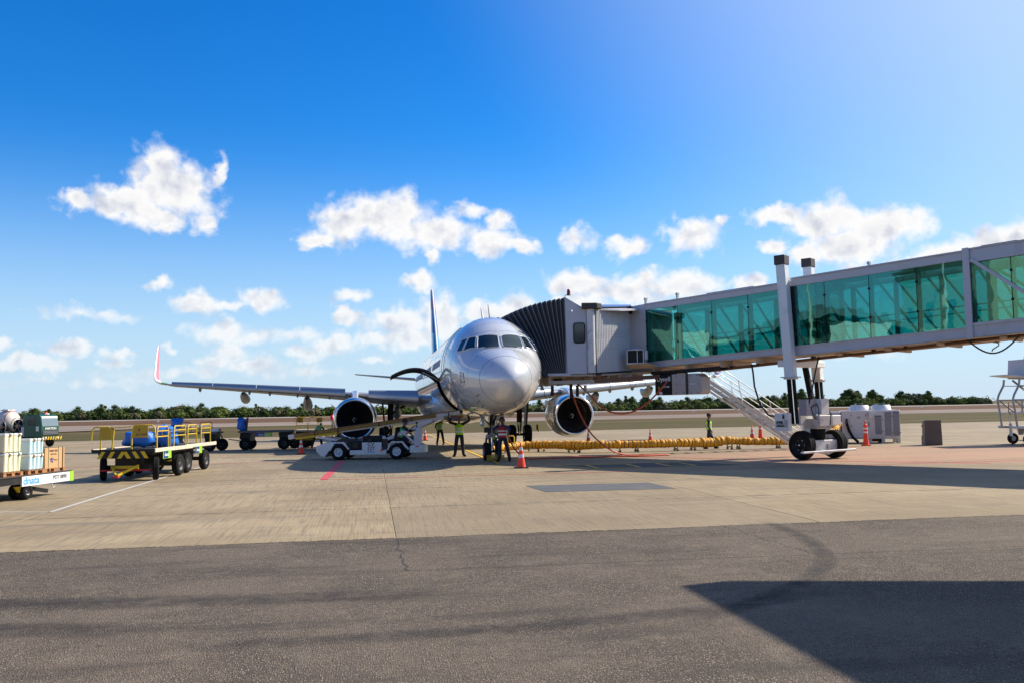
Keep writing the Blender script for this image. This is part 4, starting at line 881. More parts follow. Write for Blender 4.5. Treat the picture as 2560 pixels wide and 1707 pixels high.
MB().tube([T(4.1, .6, 3.5), T(4.3, .3, 3.2), T(4.45, .1, 2.6), T(4.7, .0, 1.9), T(5.1, -.1, 1.45), T(5.6, -.2, 1.35), (6.0, -.3, 1.75)], .035, 8, 'cable_black').build('supply_cable', JB)
MB().tube([T(6.9, .6, 3.55), T(6.92, .2, 3.0), T(6.8, .1, 2.3), T(6.6, .1, 1.6), WB(-.5, .1, 2.2)], .03, 8, 'cable_black').build('supply_cable', JB)
# ------------- cab
def wallq(b, p, q, z0, z1, z2, z3, mt, th=.06):
    "vertical wall from p to q (world xy); z0,z1 bottom/top at p; z2,z3 bottom/top at q"
    P0, Q0 = wl(*p), wl(*q); d = (Q0-P0).normalized(); n = Vector((-d.y, d.x, 0))*th
    vs = [P0+Vector((0, 0, z0)), Q0+Vector((0, 0, z2)), Q0+Vector((0, 0, z3)), P0+Vector((0, 0, z1))]
    b.prism(vs, n, mt)
b = MB()
c1, c2, c3, c4 = (2.16, 37.80), (3.02, 37.93), (3.42, 38.15), (1.57, 41.76)
wallq(b, c1, c2, 3.45, 6.50, 3.45, 6.02, 'cab_grey'); CAB = b.build('cab', JB, .01)
# rounded cab window with dark glass
b = MB(); w0 = wl(2.50, 37.84); w1 = wl(2.95, 37.91); dd = (w1-w0); L_ = dd.length; dd.normalize(); nn = Vector((dd.y, -dd.x, 0)); pts = []
for k in range(24):
    a = 2*math.pi*k/24; cx_, cz = L_/2, 5.09; hx, hz, r_ = L_/2, .40, .10
    px_ = (hx-r_)*(1 if math.cos(a) > 0 else -1)+r_*math.cos(a); pz = (hz-r_)*(1 if math.sin(a) > 0 else -1)+r_*math.sin(a); pts.append(w0+dd*(cx_+px_)+Vector((0, 0, cz+pz))+nn*.012)
b.poly(pts, 'glass_cab'); CW = b.build('cab_window', CAB); MB().tube(pts+[pts[0]], .022, 6, 'black_rubber', False).build('window_seal', CW)
b = MB(); wallq(b, c4, (3.4, 43.2), 3.45, 6.4, 3.45, 6.1, 'cab_grey'); wallq(b, (3.4, 43.2), (6.6, 43.4), 3.5, 6.1, 3.6, 6.4, 'cab_grey'); wallq(b, (6.6, 43.4), (7.3, 42.6), 3.6, 6.4, 3.7, 6.45, 'cab_grey'); b.build('rear_wall', CAB)
b = MB(); 
b.prism([wl(2.16, 37.80, 6.50), wl(2.98, 37.93, 6.02), wl(4.5, 38.9, 6.05), wl(7.3, 42.6, 6.45), wl(6.6, 43.4, 6.4), wl(3.4, 43.2, 6.1), wl(1.57, 41.76, 6.45)], (0, 0, .05), 'cab_grey'); b.build('cab_roof', CAB)
b = MB(); b.prism([wl(1.50, 37.82, 3.36), wl(3.3, 38.0, 3.36), wl(5.3, 40.4, 3.50), wl(7.3, 42.6, 3.6), wl(6.6, 43.4, 3.6), wl(3.4, 43.2, 3.45), wl(1.0, 41.9, 3.36)], (0, 0, .07), 'underside_bounce_tan'); FL = b.build('cab_floor', CAB)
b = MB(); b.prism([wl(1.45, 37.74, 3.38), wl(2.35, 37.76, 3.38), wl(2.35, 37.76, 3.48), wl(1.40, 37.74, 3.48)], wl(1.3, 41.8)-wl(1.9, 37.8), 'cab_grey'); b.build('threshold_plate', CAB)
rnd = random.Random(5)
for k in range(9):
    X = 1.5+.5*k; z = 3.18+.02*k; MB().bar(wl(X, 37.95+.25*k, z), wl(X-.55, 41.6, z), .10, .30, 'underside_bounce_tan').build('floor_beam', CAB)
for k in range(14):
    X, Y = 1.3+rnd.random()*4.5, 38.0+rnd.random()*.8; Y += max(0, X-2.5)*.75; MB().box(wl(X, Y, 3.05+.08*rnd.random()+.04*X), (.16+.3*rnd.random(), .2, .12+.16*rnd.random()), rnd.choice(['underside_bounce_tan', 'rust_brown', 'strut_dark', 'underside_bounce_tan'])).build('underfloor_bracket', CAB)
MB().bar(wl(1.5, 38.0, 3.12), wl(3.3, 38.1, 3.14), .12, .14, 'underside_bounce_tan').bar(wl(3.3, 38.3, 3.18), wl(6.4, 39.8, 3.36), .14, .16, 'rust_brown').build('edge_beam', CAB)
for (X, Y, z, L) in ((1.18, 38.1, 3.10, .28), (1.6, 38.1, 3.0, .4), (2.36, 38.15, 3.05, .55), (2.62, 38.2, 3.0, .45), (2.95, 38.3, 3.0, .3)):
    MB().box(wl(X, Y, z-L/2), (.09, .09, L), 'strut_dark' if L > .35 else 'underside_bounce_tan').build('hanging_bracket', CAB)
MB().tube([wl(1.25, 38, 2.9), wl(1.30, 38, 2.55), wl(1.45, 38, 2.38), wl(1.52, 38, 2.6), wl(1.55, 38, 2.95)], .014, 5, 'cable_black').build('hanging_cable', CAB)
MB().tube([wl(4.9, 39.6, 3.3), wl(4.95, 39.6, 3.0), wl(5.1, 39.6, 2.9), wl(5.2, 39.6, 3.1)], .012, 5, 'cable_black').build('hanging_cable', CAB)
# curtain roller and corrugated curtain
MB().tube([wl(3.20, 37.98, 3.48), wl(3.20, 37.98, 6.06)], .17, 18, 'worn_white').build('curtain_roller', CAB)
b = MB(); b.prism([wl(2.82, 37.70, 6.05), wl(3.45, 37.72, 6.05), wl(3.68, 38.0, 6.05), wl(3.5, 38.5, 6.05), wl(2.9, 38.4, 6.05)], (0, 0, .24), 'cap_brown'); b.build('roller_cover', CAB, .03)
sl = MB().box((0, .03, 1.3), (.13, .02, 2.6), 'strut_dark').tube([(0, -.0, 0), (0, -.0, 2.6)], .050, 8, 'worn_white'); slm = sl.mesh('curtain_slat'); nS = 22  # dark backing plate puts the shade between slats into colour
for k in range(nS):
    q = k/(nS-1); X, Y = 3.46+1.62*q, 38.22+2.42*q-.10*math.sin(math.pi*q); p = wl(X, Y, 3.50+.16*q); d = wl(5.08, 40.64)-wl(3.46, 38.22)
    o = inst(slm, 'curtain_slat', CAB, p, (0, 0, math.atan2(d.y, d.x)+(.18-.36*q)), (1.15, 1, (2.55+.13*q)/2.6))
b = MB(); wallq(b, (3.40, 38.10), (5.2, 40.72), 6.06, 6.20, 6.33, 6.47, 'black_paint', .3); b.build('curtain_head', CAB)
b = MB(); wallq(b, (3.38, 38.02), (5.2, 40.66), 6.14, 6.24, 6.42, 6.50, 'blue_reflect', .5); b.build('head_flashing', CAB)
b = MB(); wallq(b, (3.40, 38.06), (5.2, 40.68), 3.38, 3.50, 3.55, 3.67, 'strut_dark', .2); b.build('curtain_sill', CAB)
b = MB(); wallq(b, (5.12, 40.62), (5.72, 40.10), 3.72, 6.40, 3.70, 6.46, 'cab_grey', .08); b.build('end_panel', CAB, .01)
MB().box(wl(5.16, 40.50, 6.25), (.10, .10, .34), 'black_paint').build('end_catch', CAB)
# beacon and lamp on the cab roof
BE = MB().tube([wl(2.16, 37.9, 6.5), wl(2.20, 37.9, 6.64), wl(2.33, 37.9, 6.64)], .015, 6, 'strut_dark').lathe(wl(2.33, 37.9, 6.62), (0, 0, 1), [(0, .09), (.03, .09), (.03, .001)], 12, 'strut_dark').build('beacon_lamp', CAB); MB().lathe(wl(2.33, 37.9, 6.65), (0, 0, 1), [(0, .075), (.18, .065), (.22, .05), (.23, .001)], 14, 'lamp_red_dark').build('lens', BE)
MB().tube([wl(2.42, 37.8, 5.95), wl(2.42, 37.66, 5.98), wl(2.42, 37.66, 5.92)], .03, 6, 'cone_white').build('camera_bracket', CAB)
# bellows: hinged U-frames with pleats between them
NB = 15; ribs = []
def rib(k, inset=0.0):
    q = k/(NB-1); base = Vector((2.20-.88*q, 37.80+.03*q, 3.47-.10*q)); ph = R(1+36*q**1.12); L = 3.06-.11*q-inset
    top = base+Vector((-math.sin(ph)*L-.08*q, .45*q, math.cos(ph)*L)); fv = Vector((-.148, .989, 0))*3.95
    pts = [base, base.lerp(top, .5)+Vector((.02*q, 0, .03*q)), top-(top-base)*.04, top+fv*.03, top+fv*.5+Vector((0, 0, .05)), top+fv*.97, (top-(top-base)*.04)+fv, base.lerp(top, .5)+fv, base+fv]
    return [wl(p.x, p.y, p.z) for p in pts]
for k in range(NB):
    ribs.append(rib(k))
for k in range(NB-1):
    a, c = ribs[k], ribs[k+1]; mid = [(p+q)/2 for p, q in zip(a, c)]; cen = sum(mid, Vector())/len(mid)
    mid = [m_+(cen-m_).normalized()*(.10+.06*(k/NB)) for m_ in mid]
    MB().loft([a, mid, c], 'bellows_black', False, False).build('bellows_pleat', CAB)
for k in range(NB): MB().tube(ribs[k], .013, 5, 'rib_grey' if k < NB-1 else 'bellows_black', False, False).build('bellows_rib', CAB)
MB().tube([p+(sum(ribs[-1], Vector())/9-p)*-.01 for p in ribs[-1]], .10, 8, 'bellows_black', True).build('bumper_cushion', CAB)
# service stair
SA, SB = Vector((8.62, 43.1, 3.35)), Vector((13.55, 44.0, 0.05)); sd = (SB-SA); sdh = Vector((sd.x, sd.y, 0)).normalized(); sn = Vector((-sdh.y, sdh.x, 0))
def SP(q, s_, dz=0.0): p = SA.lerp(SB, q)+sn*s_+Vector((0, 0, dz)); return wl(p.x, p.y, p.z)
ST_ = bpy.data.objects.new('service_stair', None)
b = MB(); b.bar(SP(0, -.42, -.0), SP(1, -.42, -.0), .05, .16, 'cab_grey'); ST_ = b.build('service_stair', JB)  # stringers greyed: shade on white steel put into their colour
MB().bar(SP(0, .42, -.0), SP(1, .42, -.0), .05, .16, 'cab_grey').build('stringer', ST_)
MB().bar(SP(-.02, -.36, -.45), SP(.93, -.36, -.40), .05, .09, 'worn_white').build('lower_brace', ST_)
for k in range(13):
    q = (k+.5)/13; P_ = SP(q, 0, -.02); MB().box(P_, (.20, .84, .03), 'strut_grey', (0, 0, math.atan2((SP(1, 0)-SP(0, 0)).y, (SP(1, 0)-SP(0, 0)).x))).build('step', ST_)
for s_ in (-.44, .44):
    for h_ in (.45, .95): MB().tube([SP(-.06, s_, h_), SP(1, s_, h_)], .022, 7, 'white_paint').build('handrail', ST_)
    for q in (.06, .36, .66, .95): MB().tube([SP(q, s_, 0), SP(q-.035, s_, .95)], .02, 7, 'white_paint').build('rail_post', ST_)
b = MB(); pl = [wl(6.9, 43.0, 3.36), wl(8.7, 42.6, 3.36), wl(8.8, 43.6, 3.36), wl(7.0, 43.9, 3.36)]; b.prism(pl, (0, 0, .06), 'worn_white'); b.build('landing', ST_)
# rotunda off to the right
RC = T(24.6, 1.35, 0); MB().lathe((RC.x, RC.y, 3.9), (0, 0, 1), [(0, .01), (0, 2.2), (3.2, 2.2), (3.3, 2.3), (3.4, .01)], 28, 'cab_grey').build('rotunda', JB); MB().lathe((RC.x, RC.y, 0), (0, 0, 1), [(0, .9), (.3, .9), (.3, .45), (3.95, .45)], 20, 'worn_white').build('rotunda_column', JB)

# cooling unit on the cab corner
CU = thing('condenser_unit', 'square dark-grilled condenser unit hung at the cab end of the glass tunnel', 'air conditioner', wl(0, 0)*0)
CU.location = (5.22, 39.55, 3.90); CU.rotation_euler = (0, 0, R(-14))
MB().box((0, 0, .27), (.66, .56, .50), 'dark_void').build('grille', CU)
b = MB()
for x in (-.34, .34):
    for y in (-.29, .29): b.box((x, y, .27), (.04, .04, .54), 'worn_white')
b.box((.08, -.295, .27), (.03, .03, .54), 'worn_white'); b.box((0, 0, .55), (.76, .66, .03), 'cab_grey'); b.box((0, 0, -.01), (.74, .64, .05), 'worn_white'); b.build('frame', CU)
MB().box((.44, -.12, .33), (.12, .3, .38), 'cab_grey').build('side_box', CU, .01); MB().lathe((0, 0, .56), (0, 0, 1), [(0, .30), (.04, .24), (.08, .10), (.081, .001)], 16, 'cab_grey').build('fan_cover', CU)
MB().prism([(-.38, -.33, -.06), (.46, -.33, -.02), (.9, -.2, -.16), (.9, .3, -.16), (-.3, .3, -.2)], (0, 0, .03), 'underside_bounce_tan').build('tray', CU)
# ground power converter hung under the tunnel
GP = thing('ground_power_unit', 'black and grey ground power box with brand lettering hung under the tunnel', 'power unit', (6.1, 39.8, 0), BA)
b = MB(); b.box((.34, .3, 3.0), (.84, .7, .88), 'black_paint'); G0 = b.build('control_housing', GP, .04)
b = MB(); b.prism([(.78, -.08, 2.56), (.78, -.08, 3.42), (1.95, -.08, 3.42), (2.15, -.08, 3.28), (2.20, -.08, 2.74), (2.12, -.08, 2.56)], (0, .72, 0), 'gpu_grey'); G1 = b.build('converter_housing', GP, .02)
MB().box((1.52, -.10, 3.0), (.10, .04, .90), 'cap_brown').build('centre_strap', G1)
for (x, y) in ((1.0, 3.33), (1.34, 3.33), (1.68, 3.33), (1.98, 3.33), (1.0, 2.98), (2.05, 2.98), (1.0, 2.64), (1.36, 2.64), (1.7, 2.64), (2.02, 2.64)): MB().box((x, -.085, y), (.025, .012, .05), 'ink_dark').build('rivet', G1)
MB().box((1.78, -.085, 2.99), (.26, .012, .03), 'cone_white').box((1.28, -.085, 3.0), (.26, .012, .02), 'strut_grey').build('vent_slot', G1)
text('brand_lettering', 'Dynell', .26, 'cone_white', G0, (.37, -.056, 3.22), (1, 0, 0), (0, 0, 1), .002); text('model_lettering', 'GPU 090', .10, 'cone_white', G0, (.46, -.056, 2.90), (1, 0, 0), (0, 0, 1), .002)
MB().poly([(.08, -.054, 2.83), (.18, -.054, 2.83), (.13, -.054, 2.93)], 'yellow_paint').build('warning_label', G0); MB().box((.22, -.055, 2.64), (.15, .004, .12), 'cone_white').build('paper_label', G0)
b = MB(); b.bar((-.25, .0, 3.50), (3.0, .0, 3.60), .12, .12, 'black_paint'); b.bar((-.25, .6, 3.50), (3.0, .6, 3.60), .12, .12, 'black_paint'); b.box((.2, .3, 3.47), (.9, .5, .1), 'black_paint'); b.box((2.4, .1, 3.53), (.6, .1, .14), 'cap_brown'); b.build('hanger_rail', GP)
# red ground power cables
def cable(name, pts, r, m, label, cat, n=10):
    pts = [Vector(p) for p in pts]; out = []
    for i in range(len(pts)-1):
        p0, p1, p2, p3 = pts[max(i-1, 0)], pts[i], pts[i+1], pts[min(i+2, len(pts)-1)]
        for k in range(6):
            t_ = k/6; out.append(.5*((2*p1)+(-p0+p2)*t_+(2*p0-5*p1+4*p2-p3)*t_*t_+(-p0+3*p1-3*p2+p3)*t_**3))
    out.append(pts[-1]); o = MB().tube(out, r, n, m).build(name); return tag(o, label, cat)
cable('power_cable', [(2.32, 38.3, 3.12), (2.44, 38.4, 2.64), (2.61, 38.6, 2.15), (2.88, 38.9, 1.57), (3.26, 39.3, .98), (3.78, 39.6, .51), (4.31, 39.9, .19), (5.0, 40.2, .04), (5.8, 40.35, .04), (6.5, 40.5, .04), (6.62, 40.35, .04), (6.2, 40.1, .04), (5.3, 39.65, .04), (4, 39.5, .04), (2.75, 39.40, .04), (1.25, 39.2, .04), (.7, 38.8, .05), (.35, 38.7, .15), (.05, 38.55, .45), (-.12, 38.45, .75), (-.28, 38.25, 1.12)], .032, 'cable_red', 'red-orange cable dropping from the cab and running over the ground to the nose wheel', 'cable')
cable('power_cable', [(2.45, 38.3, 3.12), (2.62, 38.3, 3.06), (2.82, 38.4, 2.91), (3.21, 38.6, 2.55), (3.66, 38.8, 2.08), (4.24, 38.9, 1.84), (4.83, 39, 1.86), (5.4, 38.9, 2.13), (5.88, 38.7, 2.58), (6.19, 38.5, 2.95), (6.42, 38.9, 3.14)], .034, 'cable_red', 'red-orange cable sagging from the cab underside to the black power box', 'cable')
MB().box(wl(0,0)*0, (.1, .1, .1)) if False else None

# ---------------------------------------------------------------- yellow air hose on trolleys
HP = [(-1.05, 43.9, .36), (-.2, 45.2, .40), (.6, 46.0, .44), (1.8, 45.6, .45), (3.0, 44.4, .44), (4.0, 43.9, .47), (5.2, 44.0, .46), (6.6, 44.1, .46), (8.0, 44.4, .47), (9.4, 44.8, .46), (10.2, 44.95, .52), (11.4, 45.0, .46), (12.8, 45.1, .46), (14.2, 45.8, .48), (15.4, 46.9, .55), (16.3, 47.9, .75), (16.75, 48.5, 1.15)]
def spline(pts, n=8):
    pts = [Vector(p) for p in pts]; out = []
    for i in range(len(pts)-1):
        p0, p1, p2, p3 = pts[max(i-1, 0)], pts[i], pts[i+1], pts[min(i+2, len(pts)-1)]
        for k in range(n):
            t_ = k/n; out.append(.5*((2*p1)+(-p0+p2)*t_+(2*p0-5*p1+4*p2-p3)*t_*t_+(-p0+3*p1-3*p2+p3)*t_**3))
    out.append(pts[-1]); return out
HP = [(x, y, zz-.11 if zz < .6 else zz) for x, y, zz in HP]
cl = spline(HP, 22); L_ = [0]
for i in range(1, len(cl)): L_.append(L_[-1]+(cl[i]-cl[i-1]).length)
def at_len(s):
    i = min(max(bisect_right(L_, s)-1, 0), len(cl)-2); q = (s-L_[i])/(L_[i+1]-L_[i]); return cl[i].lerp(cl[i+1], q)
HZ = thing('air_hose', 'long yellow-orange pleated air hose lying on low trolleys under the bridge', 'hose')
pitch = .19; n_ = int(L_[-1]/pitch); rnd = random.Random(3); pts, rs = [], []
fat = [rnd.uniform(-.014, .02) for _ in range(n_+2)]
for i in range(n_):
    for k, rr2 in ((0, .158), (.25, .172), (.5, .178), (.75, .171)):
        s_ = (i+k)*pitch; bulge = .035*math.exp(-((s_-5.4)/.9)**2)+.05*math.exp(-((s_-12.2)/.8)**2)
        pts.append(at_len(s_)+Vector((0, rnd.uniform(-.008, .008), rnd.uniform(-.006, .006)+fat[i]*.5))); rs.append(rr2+fat[i]+bulge)
b = MB(); b.tube(pts, rs, 14, 'hose_orange'); b.build('hose_skin', HZ)
for i in range(n_):
    j = i*4; d = (pts[min(j+1, len(pts)-1)]-pts[max(j-1, 0)]).normalized()
    a = d.cross(Vector((0, 0, 1))).normalized(); c = a.cross(d); r_ = rs[j]+.012; tilt = rnd.uniform(-.05, .05)
    MB().tube([pts[j]+(a*math.cos(2*math.pi*q/14)+c*math.sin(2*math.pi*q/14))*r_+d*tilt*math.cos(2*math.pi*q/14) for q in range(15)], .013, 4, 'black_paint', False).build('hose_ring', HZ)
MB().tube([at_len(1.6)+Vector((-.12, -.05, .1)), at_len(1.6)+Vector((-.12, -.05, .45)), at_len(1.6)+Vector((-.05, -.05, .52)), at_len(1.6)+Vector((.14, -.05, .52)), at_len(1.6)+Vector((.2, -.05, .45)), at_len(1.6)+Vector((.2, -.05, .1))], .028, 8, 'yellow_paint').build('pull_handle', HZ)
def trolley():
    t_ = thing('hose_trolley', 'x', 'trolley', group='trolleys under the air hose'); t_.scale = (1, 1, .84)
    MB().box((0, -.23, .40), (1.9, .045, .045), 'dull_yellow').build('side_rail', t_); MB().box((0, .23, .40), (1.9, .045, .045), 'dull_yellow').build('side_rail', t_)
    for x in (-.95, .95):
        for y in (-.23, .23): MB().box((x, y, .28), (.05, .05, .30), 'dull_yellow').build('post', t_)
        MB().box((x, 0, .15), (.05, .46, .05), 'dull_yellow').build('cross_bar', t_)
        for y in (-.21, .21): wheel('caster', t_, (x, y, .065), (0, 1, 0), .065, .035, 'strut_grey', .5, 12, bolts=0)
        MB().box((x, -.21, .13), (.03, .05, .06), 'strut_grey').box((x, .21, .13), (.03, .05, .06), 'strut_grey').build('caster_fork', t_)
    return t_
t0_ = trolley(); lab = ['hose trolley nearest the nose wheels, under the pull handle', 'hose trolley below the right-hand engine', 'hose trolley where the red cable passes over the hose', 'hose trolley left of the walking man', 'hose trolley under the fat bulge right of the walking man', 'hose trolley nearest the bridge wheels']
for i, s_ in enumerate((1.9, 4.3, 6.8, 9.5, 12.3, 14.6)):
    o = t0_ if i == 0 else copy_tree(t0_); o['label'] = lab[i]; p = at_len(s_); p1 = at_len(s_+.3)-at_len(s_-.3); o.location = (p.x, p.y, 0); o.rotation_euler = (0, 0, math.atan2(p1.y, p1.x))

# ---------------------------------------------------------------- traffic cones
def cone(h, rb, dark_base=True, bands=((.42, .56), (.70, .84))):
    t_ = thing('traffic_cone', 'x', 'traffic cone', group='orange traffic cones')
    MB().box((0, 0, .018), (rb*2.9, rb*2.9, .036), 'black_rubber').build('base', t_, .01)
    r = lambda q: rb*(1-q)+.028*q; zs = [0]+[v for bb in bands for v in bb]+[1.0]; c_ = ['cone_orange', 'reflective']*4
    for i in range(len(zs)-1):
        off = .004 if i % 2 else 0
        pr = [(h*zs[i]+.036*(i == 0), r(zs[i])+off), (h*zs[i+1], r(zs[i+1])+off)]
        if i == len(zs)-2: pr += [(h*1.005, .02), (h*1.006, .001)]
        MB().lathe((0, 0, 0), (0, 0, 1), pr, 20, c_[i]).build('cone_band' if i % 2 else 'cone_body', t_)
    return t_
c0_ = cone(.88, .165); c0_.location = (.25, 33.60, 0); c0_['label'] = 'large orange cone with two silver bands, nearest the camera right of the nose gear'; c0_.rotation_euler = (0, 0, .1)
for (x, y, s_, l) in ((-10.8, 47.95, .92, 'orange cone with silver bands standing left of the belt loader'), (-6.19, 66.0, .92, 'distant orange cone beyond the loader driver, left of the standing men'), (4.49, 56.8, .85, 'orange cone behind the air hose, just right of the right-hand engine'), (8.25, 57.0, .85, 'orange cone behind the air hose, left of the walking man'), (14.5, 57.4, .95, 'orange cone beside the tall delineator behind the service stair')):
    o = copy_tree(c0_); o.location = (x, y, 0); o.scale = (s_, s_, s_); o['label'] = l; o.rotation_euler = (0, 0, x)
def delineator(loc, label):
    t_ = thing('delineator_post', label, 'delineator', loc, 0, 'tall orange delineator posts')
    MB().box((0, 0, .03), (.36, .36, .06), 'cone_orange').build('base', t_, .01)
    MB().lathe((0, 0, 0), (0, 0, 1), [(.06, .155), (.3, .115), (.62, .10)], 16, 'cone_orange').build('post', t_)
    for z0, z1, m_ in ((.62, .70, 'cone_white'), (.70, .80, 'cone_orange'), (.80, .88, 'cone_white'), (.88, 1.02, 'cone_orange')): MB().lathe((0, 0, 0), (0, 0, 1), [(z0, .10-.02*(z0-.62)), (z1, .098-.02*(z0-.62))], 16, m_).build('post_band', t_)
    MB().lathe((0, 0, 0), (0, 0, 1), [(1.02, .09), (1.06, .04), (1.10, .03), (1.12, .05), (1.16, .055), (1.19, .04), (1.20, .001)], 14, 'cone_orange').build('grip', t_)
delineator((14.95, 57.2, 0), 'tall red-white delineator post beside the cone behind the service stair'); delineator((17.22, 46.2, 0), 'tall orange delineator in front of the white air-conditioning cabinets')

# ---------------------------------------------------------------- belt loader
BL = thing('belt_loader', 'low white belt loader numbered CV 127 with its tan belt raised to the cargo door', 'belt loader', (-6.30, 42.15, 0), R(-4))
for x in (-1.285, 1.285):
    for y in (-.95, .95): wheel('wheel', BL, (x, y, .345), (0, 1, 0), .345, .26, 'wheel_white', .56, hub='strut_dark')
b = MB(); b.prism([(-.80, -.98, .22), (.82, -.98, .22), (.82, -.98, .42), (-.80, -.98, .42)], (0, .06, 0), 'white_paint'); b.box((0, 0, .34), (3.7, 1.3, .2), 'strut_dark'); CH = b.build('chassis', BL, .01)
MB().box((0, .98, .32), (1.6, .06, .2), 'white_paint').build('side_sill', BL, .01)
b = MB(); b.prism([(-2.30, -.95, .40), (-2.10, -.95, .18), (-1.95, -.95, .12), (-1.85, -.95, .22), (-1.72, -.95, .42), (-1.45, -.95, .80), (-1.9, -.95, .74), (-2.30, -.95, .62)], (0, 1.9, 0), 'white_paint'); b.build('front_nose', BL, .02)
for y in (-.98, .80):
    MB().prism([(-1.72, y, .42), (-1.50, y, .78), (-1.08, y, .78), (-.82, y, .48), (-.88, y, .44), (-1.12, y, .72), (-1.46, y, .72), (-1.66, y, .40)], (0, .18, 0), 'white_paint').build('fender', BL, .008)
    MB().prism([(.82, y, .40), (1.02, y, .78), (1.52, y, .78), (1.82, y, .44), (1.76, y, .40), (1.48, y, .72), (1.06, y, .72), (.90, y, .40)], (0, .18, 0), 'white_paint').build('fender', BL, .008)
MB().prism([(-1.5, -.78, .82), (-1.05, -.78, 1.0), (-.8, -.78, .8), (-1.6, -.78, .78)], (0, .4, 0), 'strut_dark').build('bonnet', BL)
PN = MB().box((.18, -.965, .58), (.86, .05, .34), 'white_paint').build('number_panel', BL, .01)
text('number', 'CV\n127', .20, 'ink_dark', PN, (.14, -.994, .575), (1, 0, 0), (0, 0, 1), .002, sx=1.15); text('operator_name', 'dnata', .10, 'logo_blue', PN, (.14, -.992, .35), (1, 0, 0), (0, 0, 1), .002, sx=1.4)
for (x, z) in ((.62, .40), (2.18, .55)): MB().box((x, -1.0, z), (.16, .02, .045), 'beacon_red').build('side_reflector', BL)
b = MB(); b.box((-.45, -.3, .62), (.95, 1.2, .36), 'black_paint'); b.box((.3, .1, .85), (1.3, 1.0, .34), 'black_paint'); b.ball((.62, -.1, 1.22), .17, 'black_rubber', 14, 10, (1, 1, 1.25)); b.build('engine_block', BL, .02)
for (x, y, z, s_) in ((-.55, -.85, .62, .22), (-.25, -.8, .70, .15), (-.75, -.7, .84, .12), (-.1, -.85, .55, .12), (.05, -.75, .84, .13), (-.62, -.5, .92, .1)): MB().box((x, y, z), (s_*1.2, s_, s_), 'strut_dark').build('engine_part', BL, .01)
MB().lathe((-.32, -.6, .92), (0, 0, 1), [(0, .035), (.08, .03), (.09, .001)], 10, 'beacon_red').build('filler_cap', BL); MB().lathe((-.2, -.93, .62), (1, 0, 0), [(0, .04), (.16, .04), (.161, .001)], 10, 'beacon_red').build('hydraulic_valve', BL)
MB().box((.74, -.85, .66), (.22, .1, .46), 'strut_dark').build('toolbox', BL)
# operator station
MB().box((2.18, -.55, .43), (.66, .9, .30), 'white_paint').build('step_platform', BL, .015)
MB().prism([(1.98, -.72, .55), (2.28, -.72, .55), (2.30, -.72, 1.38), (2.08, -.72, 1.34), (1.98, -.72, 1.0)], (0, .5, 0), 'equip_white').build('control_console', BL, .02)
MB().box((1.45, -.45, .78), (.5, .5, .14), 'black_paint').box((1.18, -.45, 1.02), (.12, .5, .5), 'black_paint', (0, .15, 0)).build('seat', BL, .03)
MB().tube([(2.05, -.5, 1.2), (1.90, -.5, 1.35)], .02, 6, 'strut_dark').lathe((1.89, -.5, 1.36), (-.6, 0, .8), [(-.012, .17), (.012, .17), (.012, .14), (-.012, .14), (-.012, .17)], 18, 'black_paint').build('steering_wheel', BL)
MB().tube([(2.10, -.62, 1.35), (2.10, -.62, 1.55)], .02, 6, 'black_paint').ball((2.1, -.62, 1.56), .05, 'black_paint').build('lever', BL)
# conveyor
CVa, CVb = Vector((-3.72, .12, 1.02)), Vector((4.02, .12, 2.0)); cd = (CVb-CVa).normalized(); cu = Vector((-cd.z, 0, cd.x))
def CV(q, y, dz=0.0): return CVa.lerp(CVb, q)+Vector((0, y, 0))+cu*dz
b = MB(); b.bar(CV(.02, 0, .03), CV(.985, 0, .03), .80, .03, 'black_rubber', cu); CB = b.build('conveyor', BL)
for y in (-.47, .47): 
    MB().bar(CV(.035, y, .0), CV(.86, y, .0), .07, .16, 'belt_tan', cu).build('side_rail', CB, .008)
    MB().bar(CV(.0, y, -.01), CV(.035, y, -.01), .09, .20, 'equip_white', cu).bar(CV(.86, y, -.005), CV(.995, y, -.005), .08, .15, 'worn_white', cu).build('end_cap', CB, .01)
    MB().bar(CV(.03, y*1.02, .09), CV(.99, y*1.02, .09), .10, .03, 'rust_brown', cu).build('rail_strip', CB)
    MB().bar(CV(.30, y*.9, -.10), CV(.66, y*.9, -.10), .06, .07, 'equip_white', cu).bar(CV(.66, y*.9, -.13), CV(.90, y*.9, -.13), .06, .17, 'equip_white', cu).build('support_channel', CB)
    MB().bar(CV(.04, y*.9, -.11), CV(.28, y*.9, -.14), .06, .10, 'yellow_paint', cu).build('support_channel', CB)
for k in range(15): q = .03+.067*k; MB().tube([CV(q, -.42, -.03), CV(q, .42, -.03)], .04, 8, 'strut_grey').build('belt_roller', CB)
for q in (.03, .985): MB().tube([CV(q, -.45, .0), CV(q, .45, .0)], .06, 10, 'black_rubber').build('end_drum', CB)
for q in (.155, .29, .53, .72, .93): MB().box(CV(q, -.515, 0), (.05, .03, .20), 'cap_brown').build('rail_joint', CB)
for y in (-.56, .72):
    MB().bar((.72, y, .84), (2.78, y, 1.66), .08, .14, 'equip_white').box((.64, y, .84), (.14, .10, .34), 'equip_white').build('lift_arm', BL, .01)
    MB().bar((1.52, y, 1.12), (2.15, y, .55), .09, .09, 'equip_white').build('lift_strut', BL)
    MB().bar((-2.35, y, 1.00), (-1.12, y, .80), .07, .10, 'equip_white').box((-1.10, y, .82), (.16, .1, .24), 'equip_white').build('front_arm', BL, .01)
MB().tube([(-1.98, .55, .7), (-1.98, .55, 1.76)], .022, 6, 'strut_dark').build('beacon_pole', BL); MB().lathe((-1.98, .55, 1.76), (0, 0, 1), [(0, .09), (.02, .085), (.2, .08), (.21, .001)], 12, 'beacon_red').build('beacon_lamp', BL)
